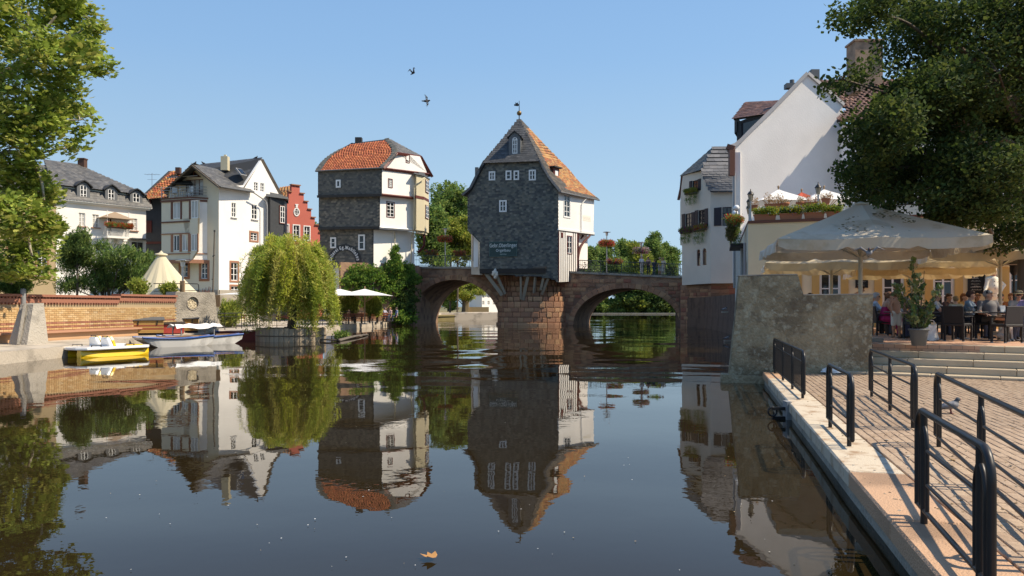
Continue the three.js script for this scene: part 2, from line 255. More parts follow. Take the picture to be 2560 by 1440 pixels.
// a roof slope ruled between two curves (each eave to ridge); tiles follow it
function slope(parent, left, right, o = {}) {
  const { w = 0.3, h = 0.24, cols = SLATEPALE, seed = 3, name = 'roof', tileName = 'slates', base = M.slateBase, thick = 0.14, pan = false, keep = null, mat: tm = pan ? M.tile : M.slate } = o, r = rng(seed);
  const cl = new THREE.CatmullRomCurve3(left, false, 'catmullrom', left.length > 2 ? 0.5 : 0), cr = new THREE.CatmullRomCurve3(right, false, 'catmullrom', right.length > 2 ? 0.5 : 0), N = left.length > 2 || right.length > 2 ? 10 : 2;
  const S = (s, t) => cl.getPoint(clamp(t)).lerp(cr.getPoint(clamp(t)), s);
  const nrm = V().subVectors(S(1, 0.02), S(0, 0.02)).cross(V().subVectors(S(0.5, 0.6), S(0.5, 0))).normalize(), down = nrm.clone().multiplyScalar(-thick), gs = [];
  for (let i = 0; i < N; i++) {
    const t0 = i / N, t1 = (i + 1) / N, a = S(0, t0), b = S(1, t0), c = S(1, t1), d = S(0, t1), A = a.clone().add(down), Bq = b.clone().add(down), C = c.clone().add(down), D = d.clone().add(down);
    gs.push(quadG(a, b, c, d), quadG(D, C, Bq, A), quadG(A, a, d, D), quadG(b, Bq, C, c)); if (i === 0) gs.push(quadG(A, Bq, b, a)); if (i === N - 1) gs.push(quadG(d, c, C, D));
  }
  const f = partW(parent, name, merge(gs), base), list = [];
  let len = 0; for (let i = 0; i < 20; i++) len += S(0.5, i / 20).distanceTo(S(0.5, (i + 1) / 20));
  const rows = Math.max(1, Math.round(len / h)), m = new THREE.Matrix4();
  for (let j = 0; j < rows; j++) {
    const t = (j + 0.5) / rows, L = S(0, t).distanceTo(S(1, t)), n = Math.floor(L / w); if (n < 1) continue;
    const off = pan ? 0 : (j % 2) * 0.5;
    for (let i = 0; i < n + (off ? 1 : 0); i++) {
      const s = clamp((i + 0.5 - off) / n, 0.3 / n, 1 - 0.3 / n); if (keep && !keep(s, t)) continue;
      const p = S(s, t), xu = V().subVectors(S(1, t), S(0, t)).normalize(), yu = V().subVectors(S(s, Math.min(1, t + 0.02)), S(s, Math.max(0, t - 0.02))).normalize(), zu = V().crossVectors(xu, yu).normalize(); yu.crossVectors(zu, xu);
      const lift = pan ? 0.03 : 0.022 + r() * 0.008, ww = Math.min(w * (L / w / n) * 1.0, w * 1.3);
      m.makeBasis(xu, yu, zu).multiply(new THREE.Matrix4().makeRotationX(pan ? -0.1 : -0.05 - r() * 0.02)).multiply(new THREE.Matrix4().makeRotationZ(pan ? 0 : (r() - 0.5) * 0.04)).scale(V(ww, h * (pan ? 1.25 : 1.5), pan ? w * 0.55 : 0.014)).setPosition(p.addScaledVector(zu, lift));
      list.push([m.clone(), pickCol(o.colAt ? o.colAt(s, t, r) : cols, r, 0.24)]);
    }
  }
  copies(f, tileName, pan ? panGeo : slateGeo, tm, list);
  return f;
}
const pipeW = (parent, name, pts, r, material = M.zinc) => partW(parent, name, tube(pts, r, pts.length * 6, 7, 0.1), material);
const mid = (a, b, t = 0.5) => a.clone().lerp(b, t);

// ------------------------------------------------------------------ river, ground and quays
{
  const x0 = -60, x1 = 60, z0 = -8, z1 = 110, nx = 420, nz = 560, pos = [], nor = [], uv = [], idx = [], r = rng(11), W = [];
  for (let i = 0; i < 46; i++) { const len = i < 12 ? rr(2.4, 6, r) : i < 30 ? rr(0.9, 2.2, r) : rr(0.55, 0.95, r), k = 2 * Math.PI / len, a = rr(-0.75, 0.75, r) + Math.PI / 2; W.push([k * Math.cos(a), k * Math.sin(a), rr(0, 6.28, r), 0.0042 * rr(0.4, 1, r) * (i < 12 ? 0.7 : i < 30 ? 0.22 : 0.06)]); }
  for (let j = 0; j <= nz; j++) for (let i = 0; i <= nx; i++) {
    const x = lerp(x0, x1, i / nx), z = -lerp(z0, z1, j / nz); let sx = 0, sz = 0, y = 0;
    const calm = 0.35 + 1.3 * sstep(0.3, 0.75, noise3(x * 0.11 + 9, z * 0.16, 4));
    for (const [kx, kz, ph, s] of W) { const q = kx * x + kz * z + ph, k = Math.hypot(kx, kz), c = Math.cos(q) * s * calm; sx += c * kx / k; sz += c * kz / k; y += Math.sin(q) * s * calm / k; }
    pos.push(x, y, z); const l = Math.hypot(sx, 1, sz); nor.push(-sx / l, 1 / l, -sz / l); uv.push(x, z);
  }
  for (let j = 0; j < nz; j++) for (let i = 0; i < nx; i++) { const a = j * (nx + 1) + i, b = a + nx + 1; idx.push(a, a + 1, b + 1, a, b + 1, b); }
  const g = new THREE.BufferGeometry(); g.setAttribute('position', new THREE.Float32BufferAttribute(pos, 3)); g.setAttribute('normal', new THREE.Float32BufferAttribute(nor, 3)); g.setAttribute('uv', new THREE.Float32BufferAttribute(uv, 2)); g.setIndex(idx);
  const rip = tex(512, (u, v) => fbm(u, v * 1, 12, 4, 21), 3.0);
  mat('water', [0.02, 0.0135, 0.0055], 0.006, { ior: 1.31, bumpMap: rip, bumpScale: 0.0006 });
  struct('river', g, M.water);
  struct('river_bed', [box(3000, 0.2, 3000, 0, -1.6, -600)], mat('mud', [0.05, 0.04, 0.02], 0.95, { map: T.patch }));
  const farG = merge([quadG(V(-900, 0, -110), V(900, 0, -110), V(900, 0, -1400), V(-900, 0, -1400))]);
  struct('far_river', farG, M.water);
}
// right quay: edge line, directions
const QE = (d) => 2.2 + 0.2487 * (d - 3.3) + (5.95 - 2.2 - 0.2487 * 15.1);      // x of the quay edge d metres ahead
const QUAY = EYE - 1.55, TERR = EYE - 0.9, LQ = 0.4;
const stepDir = V(Math.cos(0.545), 0, Math.sin(0.545));                  // the steps run right and toward the viewer
mat('concrete', [0.36, 0.32, 0.26], 0.9, { map: T.stain, bumpMap: T.plasterBump, bumpScale: 0.02 });
mat('quayTop', [0.5, 0.43, 0.34], 0.9, { map: T.stain, bumpMap: T.plasterBump, bumpScale: 0.012 });
mat('paveBase', [0.14, 0.105, 0.07], 0.95, { map: T.patch });
const brickGrain = tex(256, (u, v) => lerp(0.7, 1, fbm(u, v, 16, 4, 31)), 0.5);
mat('brick', [0.85, 0.85, 0.85], 0.88, { map: brickGrain, bumpMap: T.grain, bumpScale: 0.004 });
const PAVE = [[0.45, 0.32, 0.21], [0.48, 0.345, 0.23], [0.42, 0.295, 0.195], [0.47, 0.34, 0.23], [0.5, 0.365, 0.245]];

// right quay
{
  const pts = [[QE(-6) + 0.36, 6], [QE(19) + 0.36, -19], [40, -19], [40, 6]];
  const ground = struct('quay', prism(pts, -1.2, QUAY - 0.07), M.paveBase); ground.geometry = metreUV(ground.geometry);
  // edge stones
  const q = V(0.2487, 0, -1).normalize(), p = V(1, 0, 0.2487).normalize(), r = rng(41);
  const edge = (d) => V(QE(d), 0, -d), white = mat('whitePaint', [0.66, 0.59, 0.5], 0.8, { map: tex(512, (u, v) => { const n = fbm(u, v, 7, 6, 55), k = sstep(0.56, 0.7, n) * 0.55 + sstep(0.6, 0.7, fbm(u, v, 30, 3, 56)) * 0.4; return mix3([0.85, 0.8, 0.7], [0.5, 0.36, 0.24], k); }, 2.3), bumpMap: T.grain, bumpScale: 0.004 });
  const pink = mat('pinkStone', [0.5, 0.31, 0.185], 0.88, { map: T.stain, bumpMap: T.grain, bumpScale: 0.006 });
  const K = struct('quay_edge', prism([[QE(-5), 5], [QE(18.6), -18.6], [QE(18.6) + 0.42, -18.5], [QE(-5) + 0.42, 5.1]], -1.2, QUAY - 0.14), M.concrete);
  for (let i = 0, d = 18.4; d > 0.5; i++) { const L = i === 6 ? 1.9 : rr(1.3, 1.75, r), a = d, g = cham(0.5, 0.165, L - 0.014, 0.018), c = edge(a - L / 2 * 0.97).addScaledVector(p, 0.21); const m = part(K, 'edge_stone', g, a < 17.5 && a > 7.5 ? white : pink); m.position.set(c.x, QUAY - 0.082 + 0.006, c.z); m.rotation.y = -Math.atan2(0.2487, 1); d -= L * 0.97; }
  // brick paving: rows run along the quay
  const B = struct('brick_paving', prism([[QE(1) + 0.5, -1], [QE(18) + 0.5, -18], [13, -18], [6, -1]], QUAY - 0.1, QUAY - 0.055), M.paveBase);
  const geos = [0, 1, 2].map(() => cham(0.096, 0.055, 0.196, 0.006)), mats = PAVE.map((c, i) => mat('pave' + i, c, 0.88, { map: brickGrain, bumpMap: T.grain, bumpScale: 0.004 })), list = [], o = edge(0).addScaledVector(p, 0.47);
  for (let i = 0; i < 96; i++) for (let j = 0; j < 96; j++) {
    const s = 0.102 * (i + 0.5), t = 0.202 * (j + (i % 2) * 0.5), c = o.clone().addScaledVector(p, s).addScaledVector(q, t), d = -c.z;
    if (d < 2.2 || d > 17.9 || c.x > 0.69 * d + 0.5 || c.x + 0.06 * d > 11.5) continue;
    const m4 = new THREE.Matrix4().makeRotationY(-Math.atan2(0.2487, 1) + rr(-0.012, 0.012, r)).multiply(new THREE.Matrix4().makeRotationX(rr(-0.012, 0.012, r))).setPosition(c.x, QUAY - 0.0275 + rr(-0.004, 0.004, r), c.z);
    const patch = noise3(c.x * 0.9, 3, c.z * 0.9);
    list.push([m4, Math.min(4, Math.floor((patch * 0.65 + r() * 0.45) * 5)), d, c]);
  }
  list.sort((a, b) => a[2] - b[2]);
  const inView = list.filter((k) => Math.abs(k[3].x) < 0.67 * k[2] && (EYE - QUAY) / k[2] * FOCAL < 690), near = new Set(inView.slice(0, 300)), rest = [];
  for (const k of list) { if (near.has(k)) { const b = part(B, 'brick', geos[0], mats[k[1]]); k[0].decompose(b.position, b.quaternion, b.scale); } else rest.push([k[0], rgb(...PAVE[k[1]])]); }
  copies(B, 'far_bricks', geos[0], M.brick, rest);
  const bits = []; for (let i = 0; i < 900; i++) { const d = rr(3, 17.5, r), x = rr(QE(d) + 0.05, 0.68 * d + 0.4, r), z = rr(0.006, 0.022, r) * (r() < 0.06 ? 2 : 1); if (x > 11 || noise3(x * 1.3, 2, d * 1.3) < 0.42) continue; bits.push([new THREE.Matrix4().compose(V(x, QUAY + 0.008, -d), new THREE.Quaternion().setFromEuler(new THREE.Euler(rr(-0.2, 0.2, r), r() * 6.28, rr(-0.2, 0.2, r))), V(z * rr(0.8, 1.8, r), z * 0.3, z)), pickCol([[0.6, 0.5, 0.36], [0.5, 0.34, 0.16], [0.66, 0.6, 0.5], [0.2, 0.13, 0.07]], r)]); }
  copies(B, 'fallen_petals', cham(1, 1, 1, 0.3), M.brick, bits);
}
// steps up to the terrace
const stepN = V(-stepDir.z, 0, stepDir.x);
{
  const E = V(X(2371, 18.02), 0, -18.02), S = thing('stone_steps', 'broad stone steps climbing from the brick quay to the restaurant terrace', 'steps', V(E.x, QUAY, E.z));
  const stone = mat('stepStone', [0.48, 0.39, 0.27], 0.88, { map: T.stain, bumpMap: T.grain, bumpScale: 0.005 }), r = rng(5);
  for (let k = 0; k < 5; k++) {
    const h = k === 4 ? 0.06 : 0.148, top = [TERR, TERR - 0.15, TERR - 0.3, TERR - 0.45, TERR - 0.595][k], off = [0, 0.31, 0.62, 0.93, 1.3][k], t0 = [-1.5, -1.9, -2.1, -2.6, -2.9][k], n = 8;
    for (let i = 0; i < n; i++) { const L = 1.3, c = E.clone().addScaledVector(stepDir, t0 + (i + 0.5) * L).addScaledVector(stepN, off - 0.21); const m = part(S, 'step_block', cham(L - 0.008, h, 0.42, 0.012), stone); m.position.set(c.x - E.x, top - h / 2 - QUAY, c.z - E.z); m.rotation.y = -0.545; }
    const f = E.clone().addScaledVector(stepDir, t0 + 5.2).addScaledVector(stepN, off - 0.6), m = part(S, 'step_core', box(10.3, top - 0.02 - QUAY + 0.1, 1.0), M.concrete); m.position.set(f.x - E.x, (top - 0.02 - QUAY - 0.1) / 2, f.z - E.z); m.rotation.y = -0.545;
  }
}
// concrete wing wall with lichen between river and steps
{
  const A = V(X(1815, 18.6), 0, -18.6), W = new Wall(A, V(A.x + 0.978, 0, A.z + 0.208)), g = slab(W.outline([[1812, 966], [1848, 690], [1995, 687], [2009, 738], [2183, 736], [2176, 945]]).map((p, i) => (i === 0 || i === 5 ? [p[0], -0.8] : p)), 0.42, [], 0.012);
  const lich = tex(1024, (u, v) => { const a = fbm(u, v, 5, 6, 61), b = fbm(u, v, 20, 4, 62), c = fbm(u, v, 42, 3, 65); let k = mix3([0.33, 0.27, 0.185], [0.2, 0.16, 0.11], sstep(0.4, 0.64, a)); k = mix3(k, [0.46, 0.42, 0.33], sstep(0.56, 0.7, b) * 0.5); k = mix3(k, [0.5, 0.47, 0.38], sstep(0.64, 0.76, c) * 0.45); k = mix3(k, [0.14, 0.105, 0.075], sstep(0.6, 0.74, fbm(u, v, 12, 5, 63)) * 0.6); const g = 0.85 + 0.3 * fbm(u, v, 96, 2, 67); return [k[0] * g, k[1] * g * 0.96, k[2] * g * 0.84]; }, 3.6);
  const T0 = thing('concrete_wall', 'stepped lichen-stained concrete wall between the river and the steps', 'wall', W.pt(1.6, 0, -0.2));
  partW(T0, 'wall_body', metreUV(W.put(g)), mat('lichen', [1, 1, 1], 0.95, { map: lich, bumpMap: T.plasterBump, bumpScale: 0.03 }));
  partW(T0, 'top_capping', [W.put(slab(W.outline([[1846, 690], [1993, 687], [1993, 684.5], [1846, 687.5]]), 0.44).translate(0, 0, 0.01)), W.put(slab(W.outline([[2010, 738], [2184, 736], [2184, 733.6], [2010, 735.6]]), 0.44).translate(0, 0, 0.01))], M.quayTop);
  partW(T0, 'plinth', W.put(slab([[-0.2, -0.8], [2.4, -0.8], [1.9, 0.16], [-0.1, 0.2]], 0.5).translate(0, 0, 0.05)), M.lichen);
}
// right bank: terrace and river wall
const bankR = [[5.35, -18.9], [8.2, -28], [10.3, -34.9], [13.45, -46], [15.4, -58], [16.3, -66], [15.3, -73]];
{
  const P = E => E, e0 = V(X(2371, 18.02), 0, -18.02), pa = e0.clone().addScaledVector(stepDir, -3.0).addScaledVector(stepN, -0.4), pb = e0.clone().addScaledVector(stepDir, 9).addScaledVector(stepN, -0.4);
  const brickT = tex(512, (u, v) => { const x = u * 8, y = v * 16, row = Math.floor(y), fx = (x + (row % 2) * 0.5) % 1, fy = y % 1, m = fx < 0.04 || fy < 0.08; const c = hash3(Math.floor(x + (row % 2) * 0.5) % 8, row, 4); return m ? [0.2, 0.13, 0.09] : mix3([0.46, 0.25, 0.15], [0.6, 0.36, 0.23], c); }, 1.65);
  struct('terrace', [prism([[pa.x - 1.2, pa.z], [pb.x, pb.z], [40, -30], [40, -46], [13.5, -46], [10.3, -34.9], [8.2, -28], [5.35, -18.9]], -1, TERR)], mat('terraceBrick', [1, 1, 1], 0.9, { map: brickT }));
  struct('right_bank', [prism([...bankR.slice(3), [40, -78], [40, -46]], -1, 2.6), prism([[19, -84], [60, -84], [900, -180], [900, -190], [44, -190]], -1, 0.7)], mat('bankStone', [0.17, 0.105, 0.07], 0.95, { map: T.stain, bumpMap: T.plasterBump, bumpScale: 0.03 }));
  struct('ground', [polyXZ([[20, -10], [900, -10], [900, -190], [60, -84], [40, -78], [40, -20]], 0.85), polyXZ([[13, 0], [900, 0], [900, -12], [13, -12]], 0.05), polyXZ([[-900, 60], [-21, 60], [-21, -60], [-60, -100], [-900, -300]], 1.72), polyXZ([[-900, -300], [-60, -100], [-12, -84], [-9, -99], [-2.5, -106], [4, -150], [8, -190], [900, -190], [900, -1500], [-900, -1500]], 0.55)], mat('grass', [0.19, 0.17, 0.07], 0.95, { map: T.patch }));
}
// left bank
const edgeL = [[-16.4, -18], [-16.0, -24.3], [-15.9, -28.5], [-16.1, -31.2], [-17.0, -33.2], [-16.9, -38], [-16.5, -45.5], [-14.9, -51], [-13.4, -59], [-11.75, -79.5]];
const wallL = new Wall(V(-21.1, 0, -21.5), V(-17.8, 0, -41.3));
{
  const q = struct('left_quay', [prism([...edgeL, [-12.5, -80], [-40, -90], [-40, -46], [-16.6, -44], [-17.9, -41.6], [-21.3, -21.5], [-24, -8], [-17, -8]], -1, LQ)], M.quayTop);
  struct('upper_street', [prism([[-21.3, -21.5], [-18, -41.4], [-16.9, -42.9], [-30, -47], [-60, -60], [-60, 10], [-24, -8]], 0, 1.72)], M.concrete);
  struct('far_bank', [prism([[-12, -86], [-9.2, -99], [-2.5, -106], [4, -150], [6, -186], [5, -200], [-40, -200], [-40, -86]], -0.5, 0.72), prism([[6, -186], [200, -184], [200, -189.5], [6, -189.5]], -0.5, 0.2)], mat('bankGrass', [0.3, 0.24, 0.1], 0.95, { map: T.patch }));
  struct('far_quay', [prism([[-10.4, -96], [-9, -100.2], [0.5, -104.2], [0.6, -106], [-10, -108]], -0.5, 0.95), prism([[-6, -104], [0.8, -109], [2, -116], [-8, -112]], -0.5, 1.0), box(190, 0.16, 0.4, 101.5, 0.2, -184.2)], M.quayTop);
}
// left brick wall along the quay
{
  const W = wallL, base = W.pt(W.len / 2, LQ, 0), T0 = thing('brick_wall', 'long yellow and red brick wall along the boat quay', 'wall', base), r = rng(71), top = 2.31;
  partW(T0, 'mortar_core', W.put(box(W.len, top - LQ - 0.12, 0.34, W.len / 2, (top - 0.12 + LQ) / 2, -0.19)), mat('mortar', [0.4, 0.3, 0.18], 0.95));
  const YEL = [[0.64, 0.42, 0.19], [0.7, 0.48, 0.24], [0.58, 0.36, 0.16], [0.69, 0.5, 0.28]], RED = [[0.38, 0.16, 0.1], [0.44, 0.2, 0.125], [0.33, 0.135, 0.085]];
  const ym = YEL.map((c, i) => mat('ybrick' + i, c, 0.85, { map: brickGrain, bumpMap: T.grain, bumpScale: 0.004 })), rm = RED.map((c, i) => mat('rbrick' + i, c, 0.85, { map: brickGrain, bumpMap: T.grain, bumpScale: 0.004 })), geo = cham(0.254, 0.075, 0.05, 0.006), all = [];
  const u0 = W.uv(0, 800)[0] - 2.5, rows = Math.floor((top - 0.48 - LQ) / 0.085);
  for (let j = 0; j < rows; j++) for (let i = 0; ; i++) {
    const u = u0 + 0.264 * (i + (j % 2) * 0.5), v = LQ + 0.045 + j * 0.085; if (u > W.len - 0.1) break;
    const red = j === 6 || j === 8 || j === 4, c = W.pt(u, v, 0.0 + rr(-0.003, 0.003, r)); all.push([c, red, -c.z]);
  }
  const near = new Set(all.filter((k) => X(0, -k[0].z) < k[0].x).sort((a, b) => a[2] - b[2]).slice(0, 300)), rest = [], ry = new THREE.Quaternion().setFromRotationMatrix(W.m), o = origin(T0);
  for (const k of all) { const ix = Math.floor(r() * 3); if (near.has(k)) { const b = part(T0, 'brick', geo, k[1] ? rm[ix] : ym[ix + (r() < 0.2 ? 1 : 0)]); b.position.copy(k[0]).sub(o); b.quaternion.copy(ry); } else rest.push([new THREE.Matrix4().compose(k[0], ry, V(1, 1, 1)), rgb(...(k[1] ? RED[ix] : YEL[ix + (r() < 0.2 ? 1 : 0)]))]); }
  copies(T0, 'far_bricks', geo, M.brick, rest);
  // red coping with two dentil courses
  const redm = mat('redBrick', [0.38, 0.16, 0.1], 0.85, { map: brickGrain, bumpMap: T.grain, bumpScale: 0.004 }), uj = W.uv(297, 760)[0];
  for (const [a, b, dy] of [[-2, uj, 0], [uj, W.len, 0.1]]) {
    partW(T0, 'coping', [W.put(box(b - a - 0.02, 0.1, 0.5, (a + b) / 2, top - 0.05 + dy, -0.13)), W.put(box(b - a - 0.02, 0.16, 0.4, (a + b) / 2, top - 0.255 + dy, -0.15))], redm);
    const den = []; for (const v of [top - 0.14, top - 0.375]) for (let u = a; u < b; u += 0.17) den.push([new THREE.Matrix4().compose(W.pt(u, v + dy, 0.015), ry, V(1, 1, 1)), pickCol(RED, r, 0.15)]);
    copies(T0, 'dentil_bricks', cham(0.085, 0.075, 0.09, 0.006), M.brick, den);
    partW(T0, 'dentil_backing', W.put(box(b - a - 0.02, 0.34 + dy, 0.3, (a + b) / 2, top - 0.28 + dy / 2, -0.19)), redm);
  }
  // bench ledge
  partW(T0, 'bench_ledge', W.put(box(W.len - 0.2, 0.09, 0.36, W.len / 2, LQ + 0.36, 0.16)), mat('ledge', [0.45, 0.24, 0.15], 0.85, { map: T.stain }));
  partW(T0, 'plinth', W.put(box(W.len - 0.2, 0.32, 0.2, W.len / 2, LQ + 0.155, 0.07)), mat('plinth', [0.52, 0.32, 0.18], 0.9, { map: T.stain }));
}
// the bridge
const BW = new Wall(V(X(1000, 80.7), 0, -80.7), V(X(1720, 71.8), 0, -71.8));
const deckLine = (px) => (px < 1180 ? lerp(668, 669, (px - 1035) / 145) : lerp(669, 692.5, (px - 1180) / 525));
{
  const T0 = thing('stone_bridge', 'old two-arched stone bridge carrying the houses across the river', 'bridge', BW.pt(BW.len / 2, 0, -4)), r = rng(81);
  const c1 = BW.uv(1134, 815)[0], a1 = BW.uv(1250, 800)[0] - c1, b1 = BW.uv(1134, 700)[1], c2 = BW.uv(1564, 814)[0], a2 = BW.uv(1700, 800)[0] - c2, b2 = BW.uv(1564, 721)[1];
  const arches = [[c1, a1, b1], [c2, a2, b2]], pts = [[-0.5, -1]];
  for (const [c, a, b] of arches) for (let i = 0; i <= 28; i++) { const t = Math.PI * (1 - i / 28); if (i === 0) pts.push([c - a, -1]); pts.push([c + a * Math.cos(t), b * Math.sin(t)]); if (i === 28) pts.push([c + a, -1]); }
  pts.push([BW.len + 0.5, -1], [BW.len + 0.5, BW.uv(1715, deckLine(1715))[1]], BW.uv(1180, deckLine(1180)), [-0.5, BW.uv(1010, deckLine(1010))[1]]);
  const stoneT = tex(512, (u, v) => mix3([0.36, 0.22, 0.135], [0.2, 0.12, 0.08], sstep(0.35, 0.7, fbm(u, v, 6, 6, 83))), 4);
  partW(T0, 'masonry', BW.put(slab(pts, 7.5)), mat('rubble', [1, 1, 1], 0.95, { map: stoneT, bumpMap: T.plasterBump, bumpScale: 0.05 }));
  const stones = [[0.43, 0.225, 0.125], [0.35, 0.185, 0.108], [0.47, 0.275, 0.15], [0.27, 0.145, 0.088], [0.33, 0.135, 0.085]].map((c, i) => mat('stone' + i, c, 0.93, { map: T.stain, bumpMap: T.plasterBump, bumpScale: 0.03 }));
  for (const [c, a, b] of arches) { const n = 27; for (let i = 0; i < n; i++) { const t0 = Math.PI * (i + 0.03) / n, t1 = Math.PI * (i + 0.97) / n, k = 0.52 + rr(-0.05, 0.06, r), P = (t, e) => [c + (a + e) * Math.cos(t), (b + e) * Math.sin(t)]; partW(T0, 'arch_stone', BW.put(slab([P(t0, 0.01), P(t1, 0.01), P(t1, k), P(t0, k)].reverse(), 0.5, [], 0.02).translate(0, 0, 0.07)), stones[Math.floor(r() * 3)]); } }
  const sg = cham(1, 1, 1, 0.06), ry = new THREE.Quaternion().setFromRotationMatrix(BW.m), o = origin(T0);
  for (let v = 0.1, j = 0; v < 6.2; j++) { const h = rr(0.28, 0.42, r); for (let u = -0.3 + r() * 0.3; u < BW.len;) {
    const w = rr(0.35, 0.85, r), cu = u + w / 2, cv = v + h / 2; u += w;
    const topv = lerp(BW.uv(1010, deckLine(1010))[1], BW.uv(1715, deckLine(1715))[1], cu / BW.len); if (cv + h / 2 > topv - 0.35) continue;
    if (arches.some(([c, a, b]) => ((Math.abs(cu - c) - w * 0.4) / (a + 0.52)) ** 2 * Math.sign(Math.abs(cu - c) - w * 0.4) + (Math.max(0, cv - h * 0.4) / (b + 0.52)) ** 2 < 1) && arches.some(([c, a, b]) => Math.abs(cu - c) - w * 0.4 < a + 0.52)) { const hit = arches.some(([c, a, b]) => Math.max(0, (Math.abs(cu - c) - w * 0.45) / (a + 0.5)) ** 2 + Math.max(0, (cv - h * 0.45) / (b + 0.5)) ** 2 < 1); if (hit) continue; }
    const m = part(T0, 'stone', sg, stones[Math.floor(r() * 5)]); m.position.copy(BW.pt(cu, cv, rr(-0.03, 0.0, r))).sub(o); m.scale.set(w - 0.03, h - 0.03, 0.14); m.quaternion.copy(ry);
  } v += h; }
  partW(T0, 'deck_edge', BW.put(slab([BW.uv(1000, deckLine(1010) + 3), BW.uv(1180, 672), BW.uv(1720, deckLine(1720) + 3.5), BW.uv(1720, deckLine(1720) - 2), BW.uv(1180, 667), BW.uv(1000, deckLine(1010) - 2)], 0.6).translate(0, 0, 0.16)), M.concrete);
  // pier prow built of coursed blocks
  const cu = BW.uv(1329, 815)[0], hw = BW.uv(1411, 815)[0] - cu, prow = (t, k, q = 1) => { const e = 2.1; return [cu + hw * k * Math.sign(Math.cos(t)) * Math.abs(Math.cos(t)) ** (2 / e), 2.3 * k * q * Math.abs(Math.sin(t)) ** (2 / e)]; };
  const core = []; for (let i = 0; i <= 16; i++) { const p = prow(Math.PI * i / 16, 0.78, 0.18), q = BW.pt(p[0], 0, p[1] - 0.12); core.push([q.x, q.z]); }
  partW(T0, 'pier_core', prism(core, -1, BW.uv(1329, 690)[1]), M.rubble);
  for (let j = 0, v = -0.35; v < BW.uv(1329, 688)[1] - 0.1; j++) {
    const h = rr(0.4, 0.62, r), k = v < 0 ? 1.04 : v < 2.1 ? 1 : lerp(0.93, 0.8, clamp((v - 2.1) / 1.6)), q = v < 2.1 ? 1 : lerp(0.8, 0.2, clamp((v - 2.1) / 1.6)), n = 13 + (j % 2), cuts = Array.from({ length: n + 1 }, (_, i) => (i === 0 ? 0 : i === n ? 1 : (i + rr(-0.25, 0.25, r)) / n));
    for (let i = 0; i < n; i++) { const a = prow(Math.PI * (1 - cuts[i]), k, q), b = prow(Math.PI * (1 - cuts[i + 1]), k, q), L = Math.hypot(b[0] - a[0], b[1] - a[1]); if (L < 0.05) continue;
      const m = part(T0, 'pier_stone', sg, stones[Math.floor(r() * 3)]), w = BW.pt((a[0] + b[0]) / 2, v + h / 2, (a[1] + b[1]) / 2 - 0.1 + rr(-0.02, 0.03, r)), dirv = BW.pt(b[0], 0, b[1]).sub(BW.pt(a[0], 0, a[1])); m.position.copy(w).sub(o); m.scale.set(L - 0.015, h - 0.02, v < 2.1 ? 0.3 : 0.7); m.rotation.y = -Math.atan2(dirv.z, dirv.x); }
    v += h;
  }
  // railings on the bridge
  for (const [x0, x1, label] of [[1033, 1184, 'green iron railing on the bridge between the two slate houses'], [1447, 1706, 'green iron railing on the bridge right of the striped house wall']]) {
    const u0 = BW.uv(x0, 660)[0], u1 = BW.uv(x1, 660)[0], base = (u) => { const px = lerp(x0, x1, (u - u0) / (u1 - u0)); return BW.uv(px, deckLine(px) - 1.5)[1]; }, G = thing('bridge_railing', label, 'railing', BW.pt((u0 + u1) / 2, base((u0 + u1) / 2), -0.1), 'railings on the bridge'), H = 1.12, og = origin(G);
    const line = (h, t) => bar(BW.pt(u0, base(u0) + h, -0.1), BW.pt(u1, base(u1) + h, -0.1), t, t);
    partW(G, 'top_rail', [line(H, 0.06)], M.ironGreen); partW(G, 'bottom_rail', [line(0.1, 0.045)], M.ironGreen); partW(G, 'middle_rail', [line(H - 0.42, 0.03)], M.ironGreen);
    const bg = box(0.022, H - 0.1, 0.022), pg = box(0.055, H, 0.055), n = Math.round((u1 - u0) / 0.17);
    for (let i = 0; i <= n; i++) { const u = lerp(u0, u1, i / n), post = i % 12 === 0, m = part(G, post ? 'post' : 'baluster', post ? pg : bg, M.ironGreen); m.position.copy(BW.pt(u, base(u) + (post ? H / 2 : H / 2 + 0.05), -0.1)).sub(og); m.quaternion.copy(ry); }
  }
}
const G2 = (px, d) => V(X(px, d), 0, -d);
const xz = (v) => [v.x, v.z];
const font = await new FontLoader().loadAsync('fonts/droid/droid_sans_bold.typeface.json');
const gutter = (parent, a, b, r = 0.07) => partW(parent, 'gutter', rod(a, b, r, r, 8), M.lead);
const board = (parent, pts, w, t, material, name = 'verge_board') => partW(parent, name, pts.slice(1).map((p, i) => bar(pts[i], p, w, t)), material);

